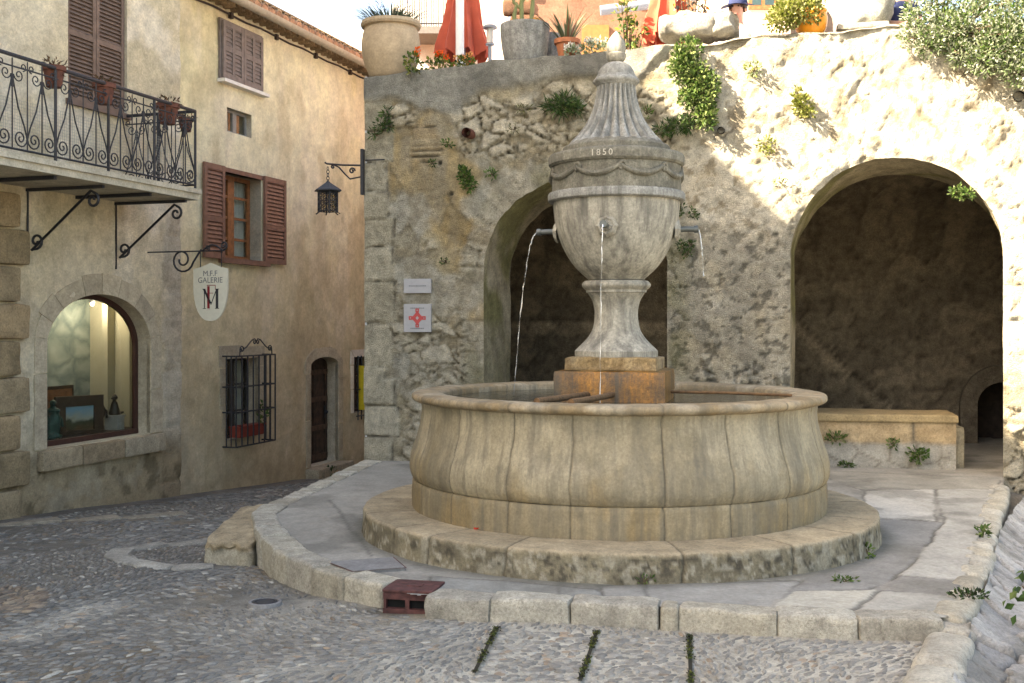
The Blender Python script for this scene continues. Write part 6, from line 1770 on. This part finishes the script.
# grey pots
gp1 = [(.20, .0)] + smooth_prof([(.215, .0), (.245, .15), (.262, .30), (.266, .40)], 4) + [(.262, .415), (.23, .415)]
t1 = pot('stone_pot', 'large mottled grey stone pot with a cactus', 525, gp1, M_greypot, .36)
gp2 = smooth_prof([(.15, .0), (.19, .16), (.205, .37)], 4) + [(.20, .385), (.17, .385)]
t2 = pot('stone_pot', 'grey stone pot half hidden behind the larger one', 548, gp2, M_greypot, .33, d=.62, z=4.40)
b = MB(); b.box(-.35, .35, -.15, .2, 0, .36); o_ = b.build('plinth_block', M_pale, None, 0, loc=W(zt_at(548, .62)[0], .62, UT)); o_.rotation_euler = (0, 0, AA); tag(o_, 'low pale block supporting the half hidden grey pot', 'block')
tc_t = thing('cactus', 'pale green branching cactus in the large grey pot', 'plant', t1.location + Vector((0, 0, .36))); b = MB()
for (dx, h, br) in ((-.03, .55, 1), (.06, .46, 0), (-.09, .30, 0)):
    b.tube([(dx, 0, 0), (dx * 1.3, 0, h * .5), (dx * 1.2 + .02, 0, h)], [.022, .024, .012], 8, (.22, .24, .10))
    if br: b.tube([(dx * 1.1, 0, h * .4), (dx - .09, 0, h * .55), (dx - .11, 0, h * .8)], [.015, .018, .01], 8, (.24, .25, .11)); b.tube([(dx * 1.1, 0, h * .55), (dx + .08, 0, h * .72), (dx + .09, 0, h)], [.015, .018, .01], 8, (.24, .25, .11))
b.build('branch', M_leaf, tc_t, 60)
b = MB()
b.lathe(smooth_prof([(.0, 0), (.05, .02), (.058, .08), (.04, .12), (0, .135)], 4), 14, (.12, -.02, 0), col=(.42, .20, .04), fn=lambda r, z, a: (r * (1 + .1 * math.cos(9 * a)), z)); b.build('round_cactus', M_leaf, tc_t, 60)
b = MB(); b.lathe([(0, .0), (.09, .005), (.075, .035), (.03, .055), (0, .06)], 14, (-.10, -.06, 0), col=(.55, .20, .12)); b.build('rosette', M_leaf, tc_t, 60)
tpf = [(.085, 0), (.115, .16)] + [(.135, .165), (.14, .21), (.115, .21)]
t3 = pot('terracotta_pot', 'terracotta pot with spiky leaves on the wall', 567, tpf, M_terra, .17, d=.2, wall=.015)
spiky('agave', 'spiky grey green agave in the terracotta pot', t3, .17, 42, .42, .016, [(.12, .15, .08), (.17, .19, .11), (.3, .26, .16), (.20, .10, .06)], (.05, .8), droop=.12)
# shrub behind
s, z = tp(628, 45, .9)
bush('potted_shrub', 'yellow green leafy shrub standing behind the finial', W(s, .9, UT), [((0, 0, .75), (.13, .13, .2)), ((-.04, 0, 1.05), (.11, .1, .18)), ((.1, 0, .85), (.12, .1, .15)), ((.02, 0, .55), (.16, .14, .16))], G_yel + G_mid, .07, .04, 160, 4)
# closed parasols
def parasol(lab, x, xpole, ytip, ybot, hwb, d, polex=0, big=True):
    s, zb = tp(x, ybot, d); _, ztop = tp(x, ytip, d)
    t = thing('parasol', lab, 'parasol', W(s, d, UT), 0); b = MB(); H = ztop - zb; n = 60; rows = 16
    def fold(r, z, a): return r * (1 + .20 * math.sin(8 * a + .6 * math.sin(z * 5)) + .07 * math.sin(17 * a)), z + (.05 * math.sin(8 * a) * (1 if r > hwb * .8 else 0))
    prof = [(hwb * (.92 if i == 0 else 1) * (1 - i / rows) ** .72 * (1 - .25 * math.sin(PI * i / rows)) + .03, zb - UT + H * i / rows) for i in range(rows + 1)]
    b.lathe(prof, n, fn=fold); b.build('canopy', M_canvas, t, 60)
    b = MB(); b.tube([(0, 0, 0), (0, 0, ztop - UT + .1)], .03, 10); b.build('inner_pole', M_alu, t)
    if big:
        p = MB(); dx = (xpole - x) * pxm * 1.02; p.tube([(dx, -.42, 0), (dx, -.42, ztop - UT + .4)], .048, 14); p.tube([(dx, -.42, ztop - UT + .3), (0, 0, ztop - UT + .15)], .03, 8); p.build('mast', M_white, t)
        p = MB(); p.rblock(dx, -.42, .04, .5, .5, .08, 0, .02, .001, 3); p.build('base', M_alu, t)
    else:
        p = MB(); p.rblock(0, 0, .05, .5, .5, .1, 0, .02, .001, 3); p.build('base', M_alu, t)
parasol('closed red parasol with a thick white mast behind the clay jar', 463, 461.5, -62, 58, .27, 1.15)
parasol('closed orange parasol behind the sunlit part of the wall', 668, 668, -75, 42, .25, 1.1, big=False)
# post lamp
s, zb = tp(490, 62, .9); _, z1 = tp(490, 26, .9)
t = thing('post_lamp', 'slim metal terrace lamp with a flat round cap', 'lamp', W(s, .9, UT)); h = z1 - UT
b = MB(); b.tube([(0, 0, 0), (0, 0, h - .22)], .022, 10); b.lathe([(.0, h - .22), (.05, h - .22), (.05, h - .20), (.0, h - .19)], 16); b.build('post', M_alu, t)
b = MB(); b.lathe([(.038, h - .19), (.04, h - .03)], 16); b.build('lamp_glass', M_lampglass, t)
b = MB(); b.lathe([(0, h + .012), (.06, h + .008), (.085, h - .012), (.08, h - .03), (.03, h - .03)], 20); b.build('cap', M_alu, t)
# rough stone block on the wall and boulder
def rock(name, lab, x, y0, y1, hw_px, mat, d, col, seed, cat='stone', nz=.05):
    s, zb = tp(x, y1, d); _, z1 = tp(x, y0, d); t = thing(name, lab, cat, W(s, d, zb), AA); b = MB(); h = z1 - zb
    b.rblock(0, 0, h / 2, hw_px * 2 * pxm * .94, .36, h, 0, .09, nz, 28, col, seed); b.build('block', mat, t, 60); return t
rock('rough_block', 'long rough white stone block lying on the sunlit wall top', 698, 15, 40, 38, M_arc, .22, (.46, .43, .37), 3)
t = thing('boulder', 'big smooth grey boulder on the wall top left of the silver bush', 'stone', W(tp(868, 20, .35)[0], .35, tp(868, 27, .35)[1]), AA)
b = MB(); b.rblock(.04, 0, .2, .36, .34, .46, 0, .17, .05, 14, (1.2, 1.2, 1.15), 9); b.v = [(v[0] + (v[2] - .1) * .15, v[1], v[2]) for v in b.v]; b.build('block', M_greypot, t, 60)
t = thing('stone_slab', 'thin pale slab under the grey boulder', 'stone', W(tp(862, 30, .3)[0], .3, tp(862, 30, .3)[1] - .02), AA)
b = MB(); b.rblock(0, 0, .02, .5, .4, .07, 0, .02, .01, 6, (.5, .47, .4)); b.build('block', M_arc, t)
# bush in the orange pot
t4 = pot('orange_pot', 'bright orange glazed pot on the sunlit wall', 811, smooth_prof([(.11, 0), (.15, .08), (.165, .17), (.15, .23)], 4) + [(.16, .235), (.16, .26), (.14, .26)], plain('orange_glaze', (.70, .26, .02), rough=.35, var=.1), .22, d=.18)
p4 = Vector(t4.location)
bush('potted_bush', 'rounded yellow green bush leaning from the orange pot', p4 + Vector((0, 0, .22)), [((-.14, -.12, .02), (.2, .14, .16)), ((-.28, -.12, -.04), (.17, .13, .15)), ((-.37, -.10, -.10), (.12, .12, .10)), ((.0, -.02, .14), (.15, .14, .10)), ((-.18, -.05, .14), (.18, .14, .12)), ((-.02, -.14, -.02), (.09, .08, .12))], G_yel * 2 + [(.36, .36, .14), (.42, .40, .18)], .04, .026, 1300, 4)
# dark potted plant behind the block
s, z = tp(690, 15, .9)
bush('potted_plant', 'dark leaved plant with orange flowers behind the rough white block', W(s, .9, UT), [((0, 0, 1.0), (.2, .14, .2)), ((-.1, 0, 1.25), (.16, .1, .16)), ((.12, 0, 1.2), (.16, .1, .18))], [(.03, .03, .025), (.05, .045, .04), (.5, .48, .44), (.04, .05, .03), (.6, .22, .03)], .06, .03, 130, 4)

# ---------------------------------------------------------------- people at the terrace tables
def skin_body(name, joints, edges, mat, parent, sub=2):
    me = bpy.data.meshes.new(name); me.from_pydata([j[:3] for j in joints], edges, [])
    o = bpy.data.objects.new(name, me); C.objects.link(o); o.parent = parent
    me.materials.append(mat)
    o.modifiers.new('skin', 'SKIN').use_smooth_shade = True
    if not me.skin_vertices: me.skin_vertices.new()
    for i, j in enumerate(joints):
        r = j[3]; r = r if hasattr(r, '__len__') else (r, r); me.skin_vertices[0].data[i].radius = r
        me.skin_vertices[0].data[i].use_root = (i == 0)
    m = o.modifiers.new('sub', 'SUBSURF'); m.levels = sub; m.render_levels = sub
    dg = bpy.context.evaluated_depsgraph_get(); dg.update()
    me2 = bpy.data.meshes.new_from_object(o.evaluated_get(dg)); o.modifiers.clear(); o.data = me2
    me2.polygons.foreach_set('use_smooth', [True] * len(me2.polygons))
    return o
def person(lab, loc, rz, shirt, cap=None, hair=(.05, .03, .02), lean=.08, s=1):
    t = thing('person', lab, 'person', loc, rz)
    # seated, hips at .45, facing -y
    J = [(0, 0, .48, (.15, .11)), (0, -.01, .66, (.14, .10)), (0, -.03 - lean * .5, .86, (.16, .11)), (0, -.04 - lean, 1.0, (.12, .08)), (0, -.06 - lean, 1.08, .05), (0, -.075 - lean, 1.15, (.062, .07)), (0, -.085 - lean, 1.25, (.086, .104)), (0, -.085 - lean, 1.33, (.07, .085)), (0, -.17 - lean, 1.225, .016)]
    E = [(0, 1), (1, 2), (2, 3), (3, 4), (4, 5), (5, 6), (6, 7), (6, 8)]
    for sg in (-1, 1):
        k = len(J)
        J += [(sg * .18, -.04 - lean, .985, .055), (sg * .24, -.08 - lean, .76, .043), (sg * .17, -.30 - lean, .70, .034), (sg * .13, -.40 - lean, .72, (.035, .02))]
        E += [(3, k), (k, k + 1), (k + 1, k + 2), (k + 2, k + 3)]
        for q in range(4):
            J += [(sg * .13 + (q - 1.5) * .02, -.45 - lean, .725, .0085), (sg * .13 + (q - 1.5) * .022, -.49 - lean + .01 * abs(q - 1.5), .712, .007)]; n = len(J); E += [(k + 3, n - 2), (n - 2, n - 1)]
        J += [(sg * .13 - sg * .04, -.42 - lean, .73, .010), (sg * .13 - sg * .055, -.455 - lean, .725, .008)]; n = len(J); E += [(k + 2, n - 2), (n - 2, n - 1)]
        k2 = len(J); J += [(sg * .11, -.10, .47, .085), (sg * .13, -.42, .48, .065), (sg * .13, -.44, .10, .045), (sg * .13, -.56, .04, .04)]; E += [(0, k2), (k2, k2 + 1), (k2 + 1, k2 + 2), (k2 + 2, k2 + 3)]
    skin_body('body', J, E, M_skin, t)
    S_ = [(0, 0, .46, (.17, .125)), (0, -.01, .66, (.16, .118)), (0, -.03 - lean * .5, .86, (.178, .128)), (0, -.04 - lean, .99, (.135, .095)), (0, -.055 - lean, 1.05, .064)]; SE = [(0, 1), (1, 2), (2, 3), (3, 4)]
    for sg in (-1, 1):
        k = len(S_); S_ += [(sg * .19, -.04 - lean, .985, .068), (sg * .225, -.06 - lean, .84, .06)]; SE += [(3, k), (k, k + 1)]
    skin_body('shirt', S_, SE, shirt, t)
    b = MB(); c = (0, -.07 - lean, 1.275)
    b.lathe([(.001, .125), (.05, .115), (.085, .075), (.098, .02), (.094, -.03)], 20, c, fn=lambda r, z, a: (r * (1.06 if math.sin(a) > 0 else .98), z - (.02 if math.sin(a) > .2 else 0)))
    b.build('hair', plain('hair_' + str(abs(hash(lab)) % 97), hair, rough=.6), t, 60)
    for sg in (-1, 1):
        e = MB(); e.sphere((sg * .032, -.168 - lean, 1.255), .011, 6); e.build('eye', M_dark, t); e = MB(); e.sphere((sg * .082, -.07 - lean, 1.235), .022, 8, sq=(.5, .8, 1.3)); e.build('ear', M_skin, t)
    e = MB(); e.sphere((0, -.155 - lean, 1.175), .022, 8, sq=(1.2, .5, .3)); e.build('mouth', plain('lips', (.35, .12, .10)) if 'lips' not in MATS else MATS['lips'], t)
    if cap:
        b = MB(); b.lathe([(.001, .15), (.06, .138), (.095, .09), (.108, .03), (.107, .0)], 24, c); b.lathe([(.10, .0), (.105, .004), (.135, -.012)], 16, c, fn=lambda r, z, a: (r * (1 + .35 * (r > .12)), z), a0=PI, a1=2 * PI)
        b.build('cap', cap, t, 60)
    return t
s, z = tp(741, 8, .85)
person('person in a navy cap and pale shirt sitting behind the rough white block', W(s, .98, z - 1.26), R(-25), M_shirt, cap=M_navy)
s, z = tp(892, 12, .75)
person('person in a navy top sitting at the wall beside the silver bush', W(s, .8, z - .93), R(20), M_navy)
def chair(p, lab, rz):
    t = thing('terrace_chair', lab, 'chair', p, rz, 'chairs on the upper terrace'); b = MB(); b.rblock(0, 0, .43, .44, .44, .04, 0, .015, .001, 4); b.build('seat', M_white, t)
    b = MB(); b.rblock(0, .22, .7, .42, .03, .36, 0, .012, .001, 4); b.build('backrest', M_white, t)
    for sx in (-.18, .18):
        for sy in (-.18, .2): b = MB(); b.tube([(sx, sy, 0), (sx, sy, .42)], .016, 8); b.build('leg', M_white, t)

# balcony flower pots
def hangpot(lab, x, y, d, sc):
    tt, zz = fpx(x, y, d); t = thing('flower_pot', lab, 'pot', FW(tt, d, zz - .1 * sc), FA)
    b = MB(); b.lathe([(0, 0), (.07 * sc, 0), (.095 * sc, .15 * sc), (.11 * sc, .155 * sc), (.112 * sc, .20 * sc), (.095 * sc, .20 * sc), (.09 * sc, .16 * sc), (0, .15 * sc)], 20); b.build('body', M_terrad, t, 40)
    b = MB(); b.foliage((0, 0, .2 * sc), (.12 * sc, .10 * sc, .06 * sc), 60, .06, .02, [(.10, .05, .03), (.14, .08, .04), (.06, .04, .02)], .3, .1); b.build('dry_plant', M_leaf, t, 0)
hangpot('dark terracotta pot hung on the railing in front of the shutter edge', 54, 77, -.9, 1.0)
hangpot('dark terracotta pot hung on the railing at the middle of the brown shutters', 104, 94, -.9, 1.05)
hangpot('largest terracotta pot near the right end of the balcony', 168, 114, -.88, 1.15)
hangpot('small terracotta pot on the end rail of the balcony', 186, 125, -.6, .8)
# window box of the barred window
t = thing('window_box', 'red window box with a small plant behind the iron grille', 'planter', FW((bw.x0 + bw.x1) / 2 - .02, -.05, bw.z0 + .04), FA)
b = MB(); w_ = (bw.x1 - bw.x0) * .8; b.box(-w_ / 2, w_ / 2, -.08, .08, 0, .15); b.box(-w_ / 2 - .01, w_ / 2 + .01, -.09, .09, .13, .152); b.build('trough', plain('red_box', (.22, .035, .02), rough=.6), t, 0)
b = MB(); b.foliage((w_ * .46, -.06, .28), (.07, .05, .16), 50, .06, .035, G_mid, .3, .1); b.build('foliage', M_leaf, t, 0)
# plants on the ground
def gplant(lab, p, rad, n, L, w, cols, name='weed'):
    t = thing(name, lab, 'plant', p); b = MB(); b.foliage((0, 0, rad[2] * .6), rad, n, L, w, cols, .4, .1); b.build('foliage', M_leaf, t, 0); st = MB()
    for i in range(4): st.tube([(0, 0, -.01), (random.uniform(-.5, .5) * rad[0], random.uniform(-.4, .4) * rad[1], rad[2])], .003, 4)
    st.build('stem', M_stem, t, 0)
gplant('little weed on the doorstep of the old dark door', FW(dw.cx - .22, -.16, dw.z0 - .16), (.07, .05, .10), 40, .07, .03, G_dark)
def on_bench(x, y): 
    s, z = inv_px(MA, x, y, .48); return W(s, .47, z)
gplant('leafy green weed at the foot of the bench right end', on_bench(918, 459), (.10, .05, .07), 110, .05, .028, G_mid)
gplant('flat green weed at the middle of the bench face', on_bench(893, 446), (.06, .04, .05), 50, .04, .02, G_mid)
gplant('pair of sprigs at the bench left end', on_bench(836, 441), (.10, .04, .05), 80, .05, .02, G_mid)
gplant('small weed below the sprigs at the bench left end', on_bench(846, 466), (.09, .04, .02), 60, .04, .018, G_mid)
gplant('grass patch on the paving beside the step', gp(845, 581, ZT), (.07, .03, .012), 70, .03, .01, G_mid, 'grass_patch')
gplant('weed at the joint of the step on its right side', gp(866, 556, ZT), (.04, .05, .05), 50, .04, .016, G_mid)
gplant('dark moss clump at the corner where kerb and gutter meet', gp(968, 597, ZT), (.10, .06, .02), 130, .03, .014, G_dark + [(.02, .025, .01)], 'moss_clump')
gplant('weed in the gutter edge stones', gp(983, 536, ZT), (.04, .05, .04), 50, .04, .02, G_mid)
gplant('weed under the front joint of the fountain step', gp(645, 584, ZT), (.05, .03, .03), 40, .03, .012, G_mid)
gplant('weed at the left foot of the step', gp(388, 545, ZT), (.05, .04, .03), 40, .03, .014, G_dark)
# overhanging leaf plant at the right edge
p = at(1018, 593, 5.1); t = thing('leafy_shoot', 'green leafy shoot rising over the gutter at the right edge', 'plant', (p.x + .2, p.y, .02)); b = MB(); st = MB()
for i in range(7):
    e = Vector((-.12 + random.uniform(-.09, .1), random.uniform(-.06, .06), p.z - .02 + random.uniform(-.12, .12))); st.tube([(0, 0, 0), (e.x * .3, e.y * .4, e.z * .6), e], .004, 5)
    for k in range(7): b.leaf(e + Vector((random.gauss(0, .03), random.gauss(0, .03), random.gauss(-.02, .04))), Vector((random.gauss(-.2, 1), random.gauss(0, 1), random.gauss(.1, .6))), .055, .035, .1, random.choice(G_dark + G_mid))
b.build('foliage', M_leaf, t, 0); st.build('stem', M_stem, t, 0)

# ================================================================ houses behind the terrace
def house(name, lab, x0, x1, Y, ztop, mat, depth=5, wins=(), zb=3.6):
    a = at(x0, 323, Y).x; c = at(x1, 323, Y).x
    t = thing(name, lab, 'house', ((a + c) / 2, Y, zb)); w = (c - a) / 2
    xs = np.linspace(-w, w, int(2 * w / .12)); zs = np.linspace(0, ztop - zb, int((ztop - zb) / .12)); X, Z = np.meshgrid(xs, zs, indexing='ij'); X = X.ravel(); Z = Z.ravel()
    npmesh('wall', np.stack([X, (fbm(X * 3 + x0, Z * 3, 5, 4) - .5) * .05, Z], 1), gridfaces(len(xs), len(zs)), np.ones((len(X), 3)) * (.85 + .3 * fbm(X, Z, 6, 4))[:, None], mat, t)
    b = MB(); b.box(-w, w, .03, depth, 0, ztop - zb - .01); b.build('rear_wall', mat, t, 0)
    for (xa, ya, xb, yb, fm, pm) in wins:
        p = at(xa, ya, Y) - t.location; q = at(xb, yb, Y) - t.location
        f = MB(); f.box(p.x, q.x, -.07, .02, q.z, p.z); f.build('window', fm, t, 0); ob = f
        g = MB(); m_ = (p.x + q.x) / 2
        for (u0, u1) in ((p.x + .05, m_ - .03), (m_ + .03, q.x - .05)): g.box(u0, u1, -.075, -.06, q.z + .06, p.z - .06)
        wo = [c_ for c_ in t.children if c_.name.startswith('window')][-1]; g.build('pane', pm, wo, 0)
    return t
M_pane = plain('dim_pane', (.03, .05, .05), rough=.1, var=.3, scale=2, bump=0)
hw1 = house('white_house', 'bright white house with an iron balcony beyond the terrace', 392, 508, 23, 11, M_pale)
p = at(402, 45, 22.95) - hw1.location
q = at(455, 45, 22.95) - hw1.location
b = MB(); b.box(p.x, q.x, -.9, 0, p.z + .02, p.z + .16); bb = b.build('balcony', plain('grey_slab', (.16, .15, .14), rough=.9), hw1, 0)
b = MB(); 
for i in range(24):
    x = p.x + (q.x - p.x) * i / 23; b.tube([(x, -.87, p.z + .16), (x, -.87, p.z + 1.05)], .010, 5)
for zz in (.22, 1.05): b.tube([(p.x, -.87, p.z + zz), (q.x, -.87, p.z + zz)], .014, 5)
for i in range(8): b.tube(spiral((p.x + (q.x - p.x) * (i + .5) / 8, -.87, p.z + .8), .08, 1.2, 0, 10, 1, .2), .008, 4)
b.build('railing', M_iron, bb, 60)
house('low_white_house', 'low sunlit white house seen over the ochre roof', 300, 391, 27, at(340, 30, 27).z, M_pale, 5)
hs = [o for o in bpy.data.objects if o.name == 'low_white_house'][0]
b = MB(); c = at(335, 20, 27.5) - hs.location; b.box(c.x - .38, c.x + .35, .2, .9, c.z - 1.5, c.z + .9); ch = b.build('chimney', M_pale, hs, 0)
b = MB(); c = at(345, 12, 27.3) - hs.location; b.tube([(c.x, 0.1, c.z - .9), (c.x, .1, c.z + .5)], .12, 12); b.build('flue', plain('blue_flue', (.25, .33, .42), rough=.5), ch)
b = MB(); a = at(345, 42, 27) - hs.location; c = at(391, 22, 27) - hs.location; b.prism([(a.x, a.z - 1), (c.x, a.z - 1), (c.x, c.z), (a.x + .3, a.z + .1)], -.06, 3); b.build('gable', M_pale, hs, 0)
hp = house('pink_house', 'rose plastered house with a rolled awning behind the terrace', 516, 706, 18.5, 9.5, M_pink)
p = at(600, 12, 18.3) - hp.location; q = at(656, 3, 18.3) - hp.location
b = MB(); b.tube([(p.x, -.28, p.z), (q.x, -.28, p.z + .12)], .085, 12); b.build('awning', plain('awning_grey', (.16, .18, .22), rough=.6), hp)
p = at(582, 25, 18.45) - hp.location; q = at(609, 55, 18.45) - hp.location
b = MB(); b.box(p.x, q.x, -.06, .01, q.z, p.z); b.build('board', plain('ochre_board', (.24, .12, .035), rough=.7), hp, 0)
b = MB(); p = at(503, 0, 18.4) - hp.location; q = at(540, 0, 18.4) - hp.location
for i in range(7): b.rblock(p.x + .25 + .12 * (i % 2), .1, p.z - .6 + i * .26, .5, .3, .24, 0, .05, .03, 5, (.75, .6, .5), seed=i)
b.build('corner_stone', stone('brown_corner', (.20, .13, .09), var=.4, bump=.7), hp)
b = MB(); p = at(636, 4, 18.4) - hp.location; b.box(p.x, p.x + .7, -.04, .01, p.z - .0, p.z + 1.1); w_ = b.build('window', M_dark, hp, 0)
house('peach_house', 'sunlit peach house with a window and an arched door behind the wall', 707, 900, 17.5, 9, M_peach, 5, wins=((748, -40, 776, 10, M_wood, M_pane),))
hh = [o for o in bpy.data.objects if o.name == 'peach_house'][0]
p = at(813, 30, 17.4) - hh.location; b = MB(); r = .33; pts = [(p.x - r, p.z - 1.6), (p.x + r, p.z - 1.6)] + [(p.x + r * math.cos(PI * i / 10), p.z + .1 + r * math.sin(PI * i / 10)) for i in range(11)]; b.prism(pts, -.04, .02); b.build('door', M_dark, hh, 0)

# ================================================================ camera, light, render
cd = bpy.data.cameras.new('Camera'); cam = bpy.data.objects.new('Camera', cd); C.objects.link(cam)
cam.location = CAM; cam.rotation_euler = (PI / 2, 0, 0)
cd.sensor_width = 36; cd.lens = 36 * F / 1024; cd.shift_y = -(341.5 - HOR) / 1024; cd.clip_end = 1500; cd.clip_start = .05
bpy.context.scene.camera = cam
sd = Vector((1.2, .46, -1.0)).normalized()
SUN_EL = math.asin(-sd.z); az = math.atan2(-sd.x, -sd.y)
sl_ = bpy.data.lights.new('Sun', 'SUN'); sl_.energy = 5.0; sl_.angle = R(.53); sl_.color = (1, .93, .82)
so = bpy.data.objects.new('Sun', sl_); C.objects.link(so); so.rotation_euler = sd.to_track_quat('-Z', 'Y').to_euler(); so.location = (-8, -4, 14)
wd = bpy.data.worlds.new('World'); bpy.context.scene.world = wd; wd.use_nodes = True
nt = wd.node_tree; bg = nt.nodes['Background']; sk = nt.nodes.new('ShaderNodeTexSky'); sk.sky_type = 'NISHITA'; sk.sun_disc = False
sk.sun_elevation = SUN_EL; sk.sun_rotation = az; sk.air_density = 1.0; sk.dust_density = 3.0; sk.ozone_density = .6
nt.links.new(sk.outputs[0], bg.inputs[0]); bg.inputs[1].default_value = .105
sc = bpy.context.scene
sc.view_settings.view_transform = 'Standard'; sc.view_settings.look = 'None'; sc.view_settings.exposure = 2.75; sc.view_settings.gamma = 1
try:
    sc.view_settings.use_white_balance = True; sc.view_settings.white_balance_temperature = 7800; sc.view_settings.white_balance_tint = 10
except Exception as ex: print(ex)
sc.cycles.max_bounces = 7; sc.cycles.diffuse_bounces = 4; sc.cycles.transparent_max_bounces = 12
sc.cycles.use_denoising = True
